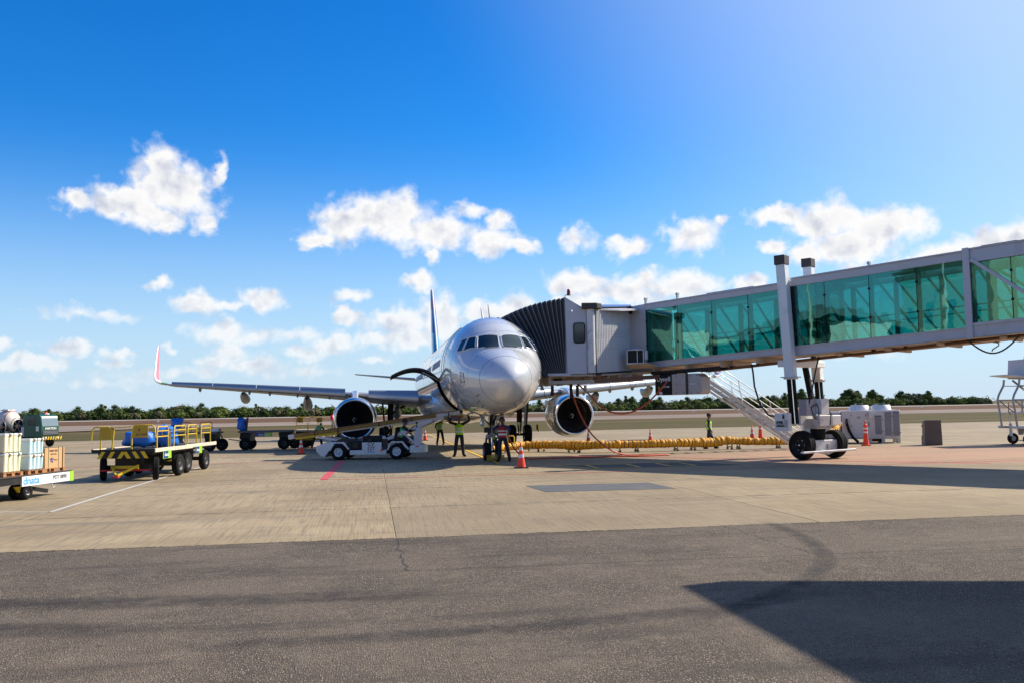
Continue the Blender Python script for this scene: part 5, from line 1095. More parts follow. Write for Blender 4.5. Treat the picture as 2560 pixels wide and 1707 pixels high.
MB().box(CV(.97, -.2, -.18), (.5, .5, .12), 'rust_brown').box(CV(.93, -.3, -.26), (.2, .2, .16), 'strut_dark').build('tip_bracket', CB); MB().box(CV(.965, -.60, -.30), (.20, .03, .12), 'sign_blue').build('hanging_plate', CB)
MB().bar(CV(.90, -.5, -.2), CV(.975, -.52, -.26), .03, .03, 'strut_dark').bar(CV(.95, .6, -.35), CV(1.05, .6, -.35), .02, .02, 'strut_dark').build('bumper_rod', CB)

# ---------------------------------------------------------------- baggage carts with yellow rails
def hoop(name, parent, p, q, z0, z1, m_='yellow_paint', mids=(.55, .8), r=.025, flare=.06):
    p, q = Vector(p), Vector(q); d = (q-p).normalized(); b = MB()
    A, B = p+Vector((0, 0, z0)), q+Vector((0, 0, z0)); H = z1-z0; c_ = .08
    b.tube([A, A+d*flare*.6+Vector((0, 0, H-c_)), A+d*(flare+.05)+Vector((0, 0, H)), B-d*(flare+.05)+Vector((0, 0, H)), B-d*flare*.6+Vector((0, 0, H-c_)), B], r, 7, m_)
    o = b.build(name, parent)
    for t_ in mids: MB().tube([A+d*flare*t_*.6+Vector((0, 0, H*t_)), B-d*flare*t_*.6+Vector((0, 0, H*t_))], r*.85, 6, m_).build('rail_bar', o)
    return o
def bag_cart(label, loc, front=True):
    t_ = thing('baggage_cart', label, 'baggage cart', loc, 0, 'yellow-railed baggage carts')
    W2, L2, z = 1.02, 1.68, 1.0
    MB().box((0, L2, z-.03), (W2*2-.04, L2*2-.05, .06), 'deck_dark').build('deck', t_)
    for x in (-W2, W2): MB().box((x, L2, z-.03), (.05, L2*2, .13), 'rusty_cream').build('deck_edge', t_, .008)
    MB().box((0, 0, z-.03), (W2*2, .06, .10), 'black_paint').build('deck_front', t_)
    for k in range(6): MB().box((-.85+.34*k, L2, z-.12), (.06, L2*2-.3, .12), 'strut_dark').build('deck_beam', t_)
    if front:
        b = MB().box((0, -.02, z-.16), (1.55, .05, .22), 'black_paint'); F = b.build('front_board', t_)
        for k, (x, s_) in enumerate(((-.70, -1), (-.38, -1), (-.05, -1), (.13, 1), (.42, 1), (.70, 1))):
            MB().poly([(x-.06-s_*.07*-1, -.050, z-.27), (x+.07-s_*.07*-1, -.050, z-.27), (x+.07+s_*.07*-1*-1*-1, -.050, z-.05), (x-.06+s_*.07*-1*-1*-1, -.050, z-.05)], 'yellow_paint').build('chevron', F)
    for y, w_, ang in ((.5, .20, 0), (2.45, .22, 0)):
        for x in (-.86, .86): wheel('wheel', t_, (x, y, .375), (1, 0, 0) if not (front and y < 1) else (.93, .37, 0), .375, w_, 'rim_dark', .55)
        MB().box((0, y, .42), (1.6, .12, .14), 'strut_dark').box((0, y, .70), (.7, .6, .46), 'black_paint').build('axle', t_)
    MB().box((0, .15, .34), (1.6, .05, .05), 'vest_red').build('axle_bar', t_)
    b = MB(); b.bar((-.42, .1, .48), (.02, -.55, .22), .05, .07, 'yellow_paint'); b.bar((.46, .1, .50), (.06, -.55, .22), .05, .07, 'yellow_paint'); b.bar((.02, -.05, .30), (.04, -.45, .20), .06, .1, 'yellow_paint'); b.bar((-.42, .1, .44), (.46, .1, .44), .06, .10, 'yellow_paint'); b.build('drawbar', t_)
    MB().box((.03, -.60, .18), (.2, .16, .05), 'vest_red').build('tow_eye', t_)
    for (y0, y1) in ((.30, 1.28), (1.75, 2.85)):
        hoop('side_gate', t_, (W2-.06, y0, z), (W2-.06, y1, z), 0, .72)
    s_ = MB().box((W2+.035, .95 if front else 1.25, z-.20), (.012, .70, .26), 'sign_green').build('side_sign', t_); MB().box((W2+.043, .83 if front else 1.1, z-.20), (.012, .36, .23), 'sign_blue').build('sign_field', s_); text('sign_name', 'dnata', .15, 'cone_white', s_, (W2+.051, .86 if front else 1.13, z-.20), (0, 1, 0), (0, 0, 1), .001)
    return t_
C1 = bag_cart('nearer yellow-railed baggage cart with black and yellow striped front board', (-12.55, 30.35, 0)); C1.rotation_euler = (0, 0, R(-1))
C2 = bag_cart('second yellow-railed baggage cart, coupled behind the striped-front cart', (-12.72, 33.72, 0), False)
z = 1.0   # rails and yellow plates across the first cart
o = hoop('front_rail', C1, (-1.10, .12, z), (-.42, .12, z), .30, .74, mids=()); 
MB().box((-.60, .12, z+.53), (.44, .02, .40), 'dull_yellow').build('rail_plate', o)
MB().tube([(-.80, .12, z), (-.78, .12, z+.32)], .024, 6, 'yellow_paint').tube([(-.42, .12, z), (-.36, .12, z+.72)], .026, 6, 'yellow_paint').build('rail_post', o)
o = hoop('front_rail', C1, (.22, .12, z), (1.0, .12, z), .36, .78, mids=())
PL = MB().box((.50, .12, z+.58), (.50, .02, .40), 'dull_yellow').build('rail_plate', o); text('plate_lettering', 'BCT 0199', .085, 'ink_dark', PL, (.54, .106, z+.48), (1, 0, 0), (0, 0, 1), .001); text('plate_logo', 'd', .14, 'ink_dark', PL, (.46, .106, z+.64), (1, 0, 0), (0, 0, 1), .001)
MB().tube([(.22, .12, z), (.22, .12, z+.5)], .026, 6, 'yellow_paint').build('rail_post', o)
o = MB().tube([(-.36, .14, z+.72), (.22, .14, z+.74)], .022, 6, 'yellow_paint').build('cross_rail', C1)
for zz in (.22, .42, .60): MB().tube([(-.36, 1.6, z+zz), (.9, 1.6, z+zz)], .014, 6, 'dull_yellow').build('rail_bar', o)
for x in (-.36, .0, .3, .62, .9): MB().tube([(x, 1.6, z), (x, 1.6, z+.62)], .014, 6, 'dull_yellow').build('rail_bar', o)
def cloth(name, label, c, dims, seed, cat='tarpaulin', m_='blue_tarp', sub=9, amp=.12, grp=None):
    rnd = random.Random(seed); b = MB(); n = sub; rings = []
    from mathutils import noise as mn
    for j in range(n+1):
        th = math.pi*j/n; ring = []
        for k in range(n*2):
            a = 2*math.pi*k/(n*2); ce = lambda v, e=.6: math.copysign(abs(v)**e, v)
            v = Vector((ce(math.sin(th))*ce(math.cos(a)), ce(math.sin(th))*ce(math.sin(a)), ce(math.cos(th))))
            q = 1+amp*2*mn.noise(v*1.6+Vector((seed, 0, 0)))+amp*mn.noise(v*4.5+Vector((0, seed, 0)))
            ring.append(Vector((v.x*dims[0]/2*q, v.y*dims[1]/2*q, v.z*dims[2]/2*q)))
        rings.append(ring)
    b.loft(rings, m_, True, True); o = b.build(name); o.location = c; return tag(o, label, cat, grp)
cloth('blue_tarpaulin', 'blue tarpaulin folded flat behind the rails in the middle of the nearer cart', (-12.62, 31.9, 1.30), (1.05, .7, .50), 2, amp=.12)
cloth('blue_tarpaulin', 'blue tarpaulin sagging over the right rear of the nearer cart', (-11.95, 32.4, 1.32), (.62, .9, .75), 5, amp=.2)
# ------------- dollies further back
def dolly(label, loc, rz, L=3.0, sign=True):
    t_ = thing('flat_dolly', label, 'dolly', loc, rz, 'flat dollies parked in a row'); z = 1.05
    MB().box((0, 0, z), (L, 1.5, .11), 'deck_dark').build('deck', t_, .01); MB().box((0, -.76, z), (L, .03, .10), 'grille_grey').build('deck_edge', t_)
    for x in (-L/2+.38, L/2-.42):
        for y in (-.62, .62): wheel('wheel', t_, (x+(.42 if y > 0 and x > 0 else 0)*0.9, y, .35), (0, 1, 0), .35, .2, 'black_paint', .5)
        MB().prism([(x-.24, -.6, .5), (x+.24, -.6, .5), (x+.32, -.6, .98), (x-.32, -.6, .98)], (0, 1.2, 0), 'black_paint').build('axle_frame', t_)
    if sign:
        s_ = MB().box((-.05, -.77, z-.17), (.98, .03, .22), 'sign_blue').build('side_sign', t_); MB().box((.22, -.79, z-.17), (.42, .012, .2), 'sign_green').build('sign_field', s_); text('sign_name', 'dnata cargo', .14, 'cone_white', s_, (-.02, -.80, z-.17), (1, 0, 0), (0, 0, 1), .001)
    MB().bar((-L/2, 0, .9), (-L/2-.05, 0, .6), .1, .12, 'strut_dark').tube([(-L/2-.05, 0, .52), (-L/2-.75, .05, .62)], .03, 6, 'rust_brown').build('drawbar', t_)
    MB().tube([(L/2+.02, 0, .95), (L/2+.12, 0, .8), (L/2+.08, 0, .65)], .035, 6, 'cap_brown').build('hitch', t_)
    return t_
D1 = dolly('flat dolly nearest the belt loader with a green and blue side sign', (-14.35, 55.0, 0), R(2))
D2 = dolly('flat dolly at the left of the row, seen behind the yellow carts', (-18.15, 53.6, 0), R(3), 2.9, False)
for (x0, x1) in ((-1.1, -.3), (.15, .9)): hoop('rear_rail', D2, (x0, .5, 1.1), (x1, .5, 1.1), 0, .55, 'rust_brown', (.5,), .018)
cloth('blue_bundle', 'crumpled blue bundle on the left end of the dolly by the loader', (-15.75, 54.7, 1.45), (.50, .6, .70), 11, 'tarpaulin', amp=.3)
cloth('blue_bundle', 'light blue bundle tied to the rail of the leftmost dolly', (-19.2, 53.8, 1.62), (.62, .6, .50), 14, 'tarpaulin', amp=.3)
MB().tube([(-15.5, 54.7, 1.1), (-15.42, 54.7, 1.85)], .06, 8, 'rust_brown').build('bundle_post', None).parent = None
o = bpy.data.objects['bundle_post']; o.name = 'dolly_post'; tag(o, 'short brown post standing beside the blue bundle on the middle dolly', 'post')
o = MB().box((0, 0, 0), (.40, .3, .18), 'cone_white').box((.22, 0, 0), (.08, .28, .16), 'cardboard').build('white_parcel'); o.location = (-16.95, 53.7, 1.2); tag(o, 'small white parcel on the right end of the leftmost dolly', 'parcel')
BC = thing('baggage_cart', 'distant yellow-railed cart behind the bending worker', 'baggage cart', (-11.6, 57.4, 0), R(2), 'yellow-railed baggage carts')
MB().box((0, 0, 1.02), (3.2, 1.5, .1), 'rusty_cream').build('deck', BC); MB().box((0, 0, .9), (3.0, 1.3, .14), 'black_paint').build('deck_beam', BC)
for x in (-1.0, 1.0):
    for y in (-.6, .6): wheel('wheel', BC, (x, y, .35), (0, 1, 0), .35, .2, 'black_paint', .5)
MB().box((-.3, -.7, .50), (2.4, .1, .12), 'dull_yellow').build('drawbar', BC); MB().box((-1.45, -.6, .5), (.12, .12, 1.0), 'black_paint').build('deck_post', BC)
for (x0, x1) in ((-1.5, -.8), (-.75, -.15), (.8, 1.5)): hoop('side_gate', BC, (x0, -.65, 1.05), (x1, -.65, 1.05), 0, .75, 'dull_yellow', (.4, .7), .02)
hoop('top_rail', BC, (-1.6, -.6, 1.5), (1.0, -.6, 1.5), 0, .34, 'dull_yellow', (), .018)
for x in (-1.25, -.1): MB().box((x, -.62, 1.65), (.35, .02, .3), 'dull_yellow').build('rail_plate', BC)

# ---------------------------------------------------------------- pallet dolly with insulated boxes, far left
PD = thing('pallet_dolly', 'low white-sided pallet dolly lettered PDT 0890 carrying stacked boxes', 'dolly', (-12.60, 23.0, 0), R(-7.5))
z = .60
MB().box((-1.6, 1.52, z-.02), (3.2, 3.0, .05), 'deck_dark').build('deck', PD)
for k in range(8): MB().tube([(-3.1, .15+.38*k, z+.0), (-.1, .15+.38*k, z+.0)], .035, 8, 'strut_grey').build('deck_roller', PD)
MB().box((-1.6, -.04, z-.06), (3.2, .08, .09), 'black_paint').box((-1.6, .0, z-.19), (3.1, .05, .16), 'black_paint').build('front_beam', PD)
for k in range(9): 
    x = -3.05+.36*k; MB().poly([(x, -.032, z-.27), (x+.13, -.032, z-.27), (x+.03, -.032, z-.11), (x-.10, -.032, z-.11)], 'yellow_paint').build('chevron', PD)
MB().box((0, .45, z-.10), (.05, .90, .16), 'black_paint').build('side_beam', PD)
SPN_ = MB().box((.02, 1.94, z-.125), (.045, 2.02, .25), 'cone_white').build('side_panel', PD, .006)
text('operator_name', 'dnata', .26, 'logo_blue', SPN_, (.0455, 1.30, z-.12), (0, 1, 0), (0, 0, 1), .001, sx=1.15); text('fleet_number', 'PDT 0890', .145, 'ink_dark', SPN_, (.0455, 2.50, z-.11), (0, 1, 0), (0, 0, 1), .001, sx=1.0)
MB().box((.02, 3.03, z-.12), (.06, .16, .27), 'sign_green').build('end_cap', PD); MB().box((-1.6, 3.12, z-.10), (3.2, .06, .22), 'sign_green').build('rear_beam', PD)
MB().box((0, 1.55, z+.02), (.06, 3.1, .04), 'cap_brown').build('deck_edge', PD)
for (x, y) in ((-.12, 1.25), (-.40, 1.35), (-2.9, 2.5), (-2.9, 1.2)): wheel('wheel', PD, (x, y, .20), (1, 0, 0), .20, .24, 'rim_dark', .45)
for (x, y) in ((-.42, .0), (-1.3, .1)): wheel('wheel', PD, (x, y, .22), (1, 0, 0), .22, .2, 'rim_dark', .45)
MB().prism([(-.1, .9, .35), (-.1, 1.5, .35), (-.1, 1.35, .18), (-.1, 1.1, .15)], (-.08, 0, 0), 'yellow_paint').build('wheel_bracket', PD)
MB().bar((-.2, 1.5, .28), (.0, 2.0, .16), .12, .1, 'black_paint').build('brake_lever', PD)
MB().tube([(0, 2.2, .35), (.01, 2.22, .28), (-.02, 2.3, .22), (.02, 2.35, .27)], .012, 5, 'cone_white').build('rope_end', PD)
def pdw(x, y, z): v = Matrix.Rotation(R(-7.5), 3, 'Z') @ Vector((x, y, 0)); return (v.x-12.60, v.y+23.0, z)
def pallet(label, x, y, sx, sy):
    t_ = thing('pallet', label, 'pallet', pdw(x, y, z+.025), R(-7.5), 'wooden pallets on the dolly')
    n = 6
    for k in range(n): MB().box((0, -sy/2+sy*(k+.5)/n, .105), (sx, sy/n*.72, .018), 'pallet_wood').build('plank', t_)
    for xx in (-sx/2+.05, 0, sx/2-.05):
        for yy in (-sy/2+.06, 0, sy/2-.06): MB().box((xx, yy, .055), (.09, .11, .075), 'pallet_wood').build('block', t_)
        MB().box((xx, 0, .010), (.09, sy, .016), 'pallet_wood').build('plank', t_)
pallet('wooden pallet under the cream boxes', -.50, .62, 1.05, .76); pallet('wooden pallet under the blue boxes', -.50, 1.56, 1.02, .70); pallet('wooden pallet under the cardboard carton', -.52, 2.42, .96, .92)
def foambox(label, x, y, zz, sx, sy, h, m_, grp):
    t_ = thing('insulated_box', label, 'insulated box', pdw(x, y, zz), R(-7.5), grp)
    MB().box((0, 0, (h-.06)/2), (sx, sy, h-.065), m_, None, 1.03).build('tub', t_, .02); MB().box((0, 0, h-.035), (sx*1.05, sy*1.05, .06), 'foam_lid').build('lid', t_, .012)
    for yy in (-sy*.28, 0, sy*.30):
        b = MB(); r_ = .004; b.box((sx*.53, yy, h/2), (.006, .014, h*1.01), 'strap_green'); b.box((0, yy, h), (sx*1.06, .014, .006), 'strap_green'); b.build('strap', t_)
    for yy in (-sy*.2, sy*.36): MB().box((sx*.535, yy, h-.05), (.012, .05, .07), 'belt_tan').build('tape', t_)
for k, zz in enumerate((z+.14, z+.14+.49)):
    foambox(('upper' if k else 'lower')+' cream insulated box in the near stack', -.49, .62, zz, .95, .62, .48, 'foam_cream', 'cream insulated boxes')
    foambox(('upper' if k else 'lower')+' pale blue insulated box beside the cream stack', -.49, 1.58, z+.14+.41*k, .92, .56, .405, 'foam_blue', 'pale blue insulated boxes')
foambox('upper cream box at the left edge of the picture', -1.70, .6, z+.63, .95, .62, .48, 'foam_cream', 'cream insulated boxes'); foambox('lower cream box at the left edge of the picture', -1.70, .6, z+.14, .95, .62, .48, 'foam_cream', 'cream insulated boxes')
CT = thing('cardboard_carton', 'tan cardboard carton with printed lettering on the end of the dolly', 'carton', pdw(-.50, 2.42, z+.13), R(-7.5))
MB().box((0, 0, .27), (.80, .90, .54), 'cardboard').build('carton_body', CT, .008)
for yy in (-.44, -.22, .22, .40): MB().box((.402, yy, .30), (.006, .018, .55), 'strap_green').box((0, yy, .542), (.81, .018, .006), 'strap_green').build('strap', CT)
MB().box((.41, -.38, .27), (.03, .05, .54), 'cardboard').box((.41, .42, .27), (.03, .05, .54), 'cardboard').build('corner_board', CT)
text('printed_word', 'FRESH FISH', .075, 'ink_dark', CT, (.402, .0, .46), (0, 1, 0), (0, 0, 1), .001); text('printed_word', 'KEEP COOL', .05, 'ink_dark', CT, (.402, .0, .37), (0, 1, 0), (0, 0, 1), .001)
b = MB(); 
for (a_, r_) in ((0, .09), (1.3, .07), (2.4, .08), (3.6, .07), (4.9, .09)): b.poly([(.403, -.08, .22), (.403, -.08+r_*math.cos(a_), .22+r_*math.sin(a_)), (.403, -.08+r_*math.cos(a_+.8), .22+r_*math.sin(a_+.8))], 'sign_blue')
b.build('printed_logo', CT); text('printed_word', 'marca', .055, 'ink_dark', CT, (.403, .09, .22), (0, 1, 0), (0, 0, 1), .001)
MB().box((-.1, -.32, .56), (.45, .2, .03), 'paper', (0, .03, .2)).build('paper_sheet', CT)

# ---------------------------------------------------------------- green fuel truck
FT_ = thing('fuel_truck', 'green-cab fuel hydrant truck with hose reels, front bumper striped yellow and black', 'fuel truck', (-34.05, 66.8, 0), R(-18))
FT_.scale = (.735, .735, .735)
b = MB(); sec = [(.0, 1.02), (.0, 3.05)]
prof = [(0, .95), (2.05, .95), (2.12, 1.35), (2.10, 1.95), (1.92, 2.95), (1.70, 3.08), (.15, 3.08), (0, 2.95)]
b.prism([(x, -1.1, zz) for x, zz in prof], (0, 2.2, 0), 'truck_green'); CBN = b.build('cab', FT_, .05)
MB().prism([(2.10, -1.0, 1.98), (1.93, -.98, 2.88), (1.93, .98, 2.88), (2.10, 1.0, 1.98)], (.03, 0, 0), 'truck_glass').build('windscreen', CBN); MB().prism([(1.97, -.98, 2.74), (1.935, -.97, 2.92), (1.935, .97, 2.92), (1.97, .98, 2.74)], (.05, 0, 0), 'cone_white').build('sun_visor', CBN)
MB().box((.95, -1.11, 2.45), (.95, .03, .78), 'glass_dark').build('side_window', CBN, .02); MB().box((.75, -1.112, 1.75), (1.15, .02, 1.35), 'truck_green').build('cab_door', CBN, .02)
MB().box((1.65, -1.115, 1.75), (.35, .012, .45), 'reflective').build('door_lettering', CBN)
GR = MB().box((2.13, 0, 1.38), (.04, 1.9, .42), 'ink_dark').build('grille', CBN)
for zz in (1.25, 1.38, 1.5): MB().box((2.16, 0, zz), (.02, 1.8, .03), 'strut_grey').build('grille_bar', GR)
text('front_lettering', 'AVIATION', .30, 'cone_white', CBN, (2.145, .0, 1.76), (0, 1, 0), (0, 0, 1), .01)
BP = MB().box((2.18, 0, .85), (.22, 2.45, .32), 'black_paint').build('bumper', FT_, .03)
for k in range(8): y = -1.15+.31*k; MB().poly([(2.295, y, .70), (2.295, y+.16, .70), (2.295, y+.26, 1.0), (2.295, y+.10, 1.0)], 'yellow_paint').build('bumper_stripe', BP)
for y in (-.75, .75): MB().lathe((2.30, y, .86), (1, 0, 0), [(0, .10), (.03, .09), (.031, .001)], 12, 'reflective').build('headlight', BP)
for x in (1.15, -3.4):
    for y in (-.95, .95): wheel('wheel', FT_, (x, y, .48), (0, 1, 0), .48, .28, 'rim_dark', .5)
MB().box((-1.8, 0, .9), (5.8, .9, .22), 'black_paint').build('chassis', FT_)
MB().lathe((1.35, .2, 3.08), (0, 0, 1), [(0, .13), (.26, .11), (.28, .001)], 12, 'beacon_red').build('beacon_lamp', FT_); MB().box((1.1, .3, 3.15), (.7, .5, .14), 'equip_white').build('roof_unit', FT_)
MB().box((-.22, -.3, 1.55), (.36, 1.5, .8), 'equip_white').build('cabinet', FT_, .02)
for (cx_, cz, r_) in ((-1.05, 2.05, .78), (-3.2, 1.95, .75)):
    b = MB(); b.tube([(cx_+r_*math.cos(2*math.pi*k/24), -.85, cz+r_*math.sin(2*math.pi*k/24)) for k in range(25)], .035, 6, 'strut_grey', False); b.tube([(cx_+r_*math.cos(2*math.pi*k/24), .2, cz+r_*math.sin(2*math.pi*k/24)) for k in range(25)], .035, 6, 'strut_grey', False)
    for k in range(6): a = math.pi/3*k; b.tube([(cx_+.15*math.cos(a), -.85, cz+.15*math.sin(a)), (cx_+r_*math.cos(a), -.85, cz+r_*math.sin(a))], .028, 5, 'strut_grey')
    RL = b.build('hose_reel', FT_); MB().lathe((cx_, -.75, cz), (0, 1, 0), [(0, .3), (0, .62), (.85, .62), (.85, .3), (0, .3)], 24, 'black_rubber').lathe((cx_, -.9, cz), (0, 1, 0), [(0, .001), (0, .15), (1.1, .15)], 12, 'cardboard').build('coiled_hose', RL)
rnd = random.Random(9)
for k in range(16): MB().box((-2.9+.17*k, -.9+.2*rnd.random(), 1.1+.35*rnd.random()), (.2+.2*rnd.random(), .3, .15+.3*rnd.random()), rnd.choice(['black_paint', 'sign_blue', 'strut_grey', 'strut_dark', 'black_paint'])).build('pump_part', FT_, .01)
b = MB(); tk = [(-6.6, .3), (-6.4, .85), (-6.0, 1.0), (-3.0, 1.0), (-2.6, .85), (-2.4, .3), (-2.35, .001)]; b.lathe((0, .2, 2.55), (1, 0, 0), tk, 28, 'tank_white'); TKK = b.build('tank', FT_); MB().box((-3.1, .1, 3.58), (.7, .9, .16), 'worn_white').build('tank_hatch', TKK)
MB().tube([(-2.75, .2+.93*math.cos(a), 2.55+.93*math.sin(a)) for a in [2*math.pi*k/24 for k in range(25)]], .03, 5, 'vest_red', False).build('tank_band', TKK)

# ---------------------------------------------------------------- air-conditioning cabinets beside the bridge
PC = thing('air_conditioning_plant', 'row of white air-conditioning cabinets with louvred doors and two roof fans behind the bridge wheels', 'air conditioner', (17.15, 49.2, 0), R(-13))
MB().box((1.42, .9, .96), (2.85, 1.6, 1.48), 'equip_white').build('chiller_cabinet', PC, .03)
MB().box((-1.0, 1.0, .90), (1.9, 1.4, 1.50), 'equip_white').build('fan_cabinet', PC, .03); MB().box((-.95, .22, .55), (1.15, .3, .75), 'equip_white').build('duct_box', PC, .02); MB().box((-.95, .20, .95), (1.25, .4, .04), 'worn_white').build('duct_lid', PC)
MB().box((-1.0, .25, 1.30), (.55, .2, .55), 'equip_white').build('switch_box', PC, .02); MB().box((-.85, .14, 1.28), (.08, .02, .12), 'vest_red').build('switch', PC)
for x in (.98, 2.06):
    f_ = MB().lathe((x, .9, 1.70), (0, 0, 1), [(0, .52), (.04, .50), (.26, .45), (.27, .40), (.27, .001)], 28, 'white_paint').build('roof_fan', PC); MB().box((x, .9, 2.02), (.34, .34, .09), 'truck_green').build('fan_motor', f_, .02)
    for k in range(4): a = k*math.pi/4; MB().tube([(x-.47*math.cos(a), .9-.47*math.sin(a), 1.99), (x+.47*math.cos(a), .9+.47*math.sin(a), 1.99)], .012, 5, 'cable_black').build('fan_guard', f_)
for (x0, x1, z0, z1) in ((1.62, 1.94, .45, 1.42), (2.10, 2.42, .38, 1.58), (2.50, 2.80, .38, 1.60)):
    d_ = MB().box(((x0+x1)/2, .09, (z0+z1)/2), (x1-x0+.06, .02, z1-z0+.08), 'equip_white').build('louvre_door', PC)
    MB().box(((x0+x1)/2, .075, (z0+z1)/2), (x1-x0, .02, z1-z0), 'grille_grey').build('louvre_opening', d_)
    n = int((z1-z0)/.055)
    for k in range(n): MB().box(((x0+x1)/2, .062, z0+.03+(z1-z0-.04)*k/n), (x1-x0, .03, .014), 'equip_white', (R(30), 0, 0)).build('slat', d_)
    for zz in (z0+.15, z1-.2): MB().box((x1+.05, .075, zz), (.03, .02, .07), 'strut_dark').build('hinge', d_)
d_ = MB().box((.82, .09, .98), (.86, .02, 1.4), 'equip_white').build('panel_door', PC, .006)
for (x, zz) in ((.46, 1.45), (1.18, 1.45), (.46, .9), (1.2, .9), (1.2, .45)): MB().box((x, .07, zz), (.03, .02, .07), 'strut_dark').build('hinge', d_)
for x in (.78, .87): MB().box((x, .07, 1.33), (.022, .02, .12), 'ink_dark').build('handle', d_)
MB().box((1.42, .02, 1.45), (.24, .22, .38), 'equip_white').build('control_box', PC, .015); MB().box((1.32, .07, .98), (.09, .02, .22), 'strut_grey').build('label_plate', PC); MB().box((.22, .06, 1.15), (.12, .12, .26), 'ink_dark').build('cable_inlet', PC)
for x in (.2, 1.35, 2.0, 2.75): MB().box((x, .25, .11), (.16, .3, .22), 'worn_white').box((x, 1.4, .11), (.16, .3, .22), 'worn_white').build('foot', PC)
MB().box((-.9, .8, .12), (1.9, 1.0, .2), 'rust_brown').box((1.7, 1.1, .14), (.9, .9, .16), 'rust_brown').build('skid', PC)
MB().tube([(.22, 0, 1.03), (.3, -.02, .7), (.5, -.05, .3), (.75, -.1, .06)], .07, 10, 'black_rubber').build('drain_hose', PC)
MB().lathe((-1.02, .12, 1.28), (-.3, -1, .2), [(0, .30), (.18, .28), (.2, .22)], 20, 'bare_metal').build('hose_collar', PC)
o = MB().box((0, 0, .38), (.10, .10, .76), 'yellow_paint').build('guard_post'); o.location = (15.95, 48.55, 0); tag(o, 'short yellow guard post beside the right bridge wheel', 'bollard')
CBK = thing('concrete_pedestal', 'dark concrete service pedestal standing right of the white cabinets', 'pedestal', (20.22, 45.75, 0), R(-20))
MB().box((.08, 0, .61), (.78, .7, 1.20), 'block_concrete', None, .93).build('main_block', CBK, .015); MB().prism([(-.30, -.36, 0), (-.42, -.36, 0), (-.42, -.36, .42), (-.38, -.36, .45), (-.36, -.36, 1.18), (-.28, -.36, 1.2)], (0, .66, 0), 'block_light').build('lit_side_face', CBK, .008); MB().lathe((-.36, -.05, .92), (-1, 0, 0), [(0, .05), (.06, .05), (.061, .001)], 10, 'beacon_red').build('stop_button', CBK)  # left face in paler concrete, its stronger ambient light painted in

# ---------------------------------------------------------------- tube-framed service stand at the right edge
SS = thing('access_stand', 'grey tube-framed access stand on small wheels at the right edge', 'access stand', (23.5, 44.25, 0), R(0))
MB().bar((-.05, 0, .82), (4.0, 0, .76), .10, .12, 'equip_white').bar((-.05, 1.4, .82), (4.0, 1.4, .76), .10, .12, 'equip_white').build('base_frame', SS, .01)
MB().box((1.8, .7, .83), (3.0, 1.3, .05), 'strut_grey').build('base_deck', SS)
for y in (0, 1.4): 
    MB().tube([(.12, y, .85), (.05, y, 1.6), (-.03, y, 2.1), (.05, y, 2.35), (.30, y, 2.8), (.34, y, 3.08)], .05, 10, 'strut_grey').build('bent_post', SS)
    MB().tube([(-.02, y, 2.10), (3.8, y, 2.08)], .045, 8, 'strut_grey').tube([(.0, y, 1.5), (3.8, y, 1.48)], .04, 8, 'equip_white').tube([(.1, y, 2.05), (.75, y, 1.52)], .04, 8, 'strut_grey').tube([(1.15, y, 2.08), (1.15, y, 1.5)], .045, 8, 'strut_grey').build('side_rail', SS)
    MB().tube([(.36, y, 2.78), (1.3, y, 2.76)], .02, 6, 'rust_brown').bar((.75, y, 3.05), (1.4, y, 2.5), .05, .09, 'strut_grey').build('upper_strut', SS)
MB().prism([(-.30, 0, 3.30), (.3, 0, 3.26), (4.0, 0, 3.06), (4.0, 0, 3.0), (.3, 0, 3.19), (-.30, 0, 3.26)], (0, 1.5, 0), 'worn_white').build('platform', SS)
MB().prism([(.58, -.05, 3.12), (.66, -.05, 4.02), (4.0, -.05, 4.02), (4.0, -.05, 2.95)], (0, .08, 0), 'cab_grey').prism([(.58, 1.45, 3.12), (.66, 1.45, 4.02), (4.0, 1.45, 4.02), (4.0, 1.45, 2.95)], (0, .08, 0), 'cab_grey').box((.62, .7, 3.58), (.06, 1.4, .85), 'cab_grey').build('side_screen', SS); MB().box((1.2, .4, 4.08), (.55, .4, .12), 'strut_dark').build('top_box', SS)
MB().prism([(1.15, -.02, 2.65), (1.9, -.02, 2.9), (1.9, -.02, 2.1)], (0, 1.4, 0), 'equip_white').build('gusset_plate', SS)
for y in (0.0, 1.4):
    wheel('wheel', SS, (.62, y, .26), (0, 1, 0), .26, .16, 'worn_white', .45); wheel('wheel', SS, (1.6, y, .28), (0, 1, 0), .28, .16, 'worn_white', .45)
    MB().prism([(.85, y-.05, .75), (1.25, y-.05, .75), (1.1, y-.05, .42), (.92, y-.05, .42)], (0, .1, 0), 'cab_grey').build('wheel_bracket', SS)
for (x, t2) in ((.42, .85), (.52, 1.05)): MB().bar((x, -.08, 1.42), (x+.35*t2, -.08, .72), .06, .09, 'yellow_paint').build('stabiliser_leg', SS)
MB().box((1.0, -.06, .62), (.5, .06, .10), 'yellow_paint').build('stabiliser_foot', SS)
b = MB().tube([(-.22, -.05, .42), (-.22, -.05, 1.0)], .07, 12, 'worn_white'); b.tube([(-.22, -.05, .42), (-.19, -.05, .0)], .025, 8, 'strut_dark'); b.tube([(-.22, -.05, 1.0), (-.3, -.05, 1.35), (-.22, -.05, 1.42), (-.12, -.05, 1.35), (-.12, -.05, 1.0)], .025, 7, 'worn_white'); b.build('jack_leg', SS); MB().tube([(-.2, -.05, 1.4), (-.28, -.05, 1.55), (-.26, -.05, 2.0)], .018, 6, 'rust_brown').build('jack_handle', SS)
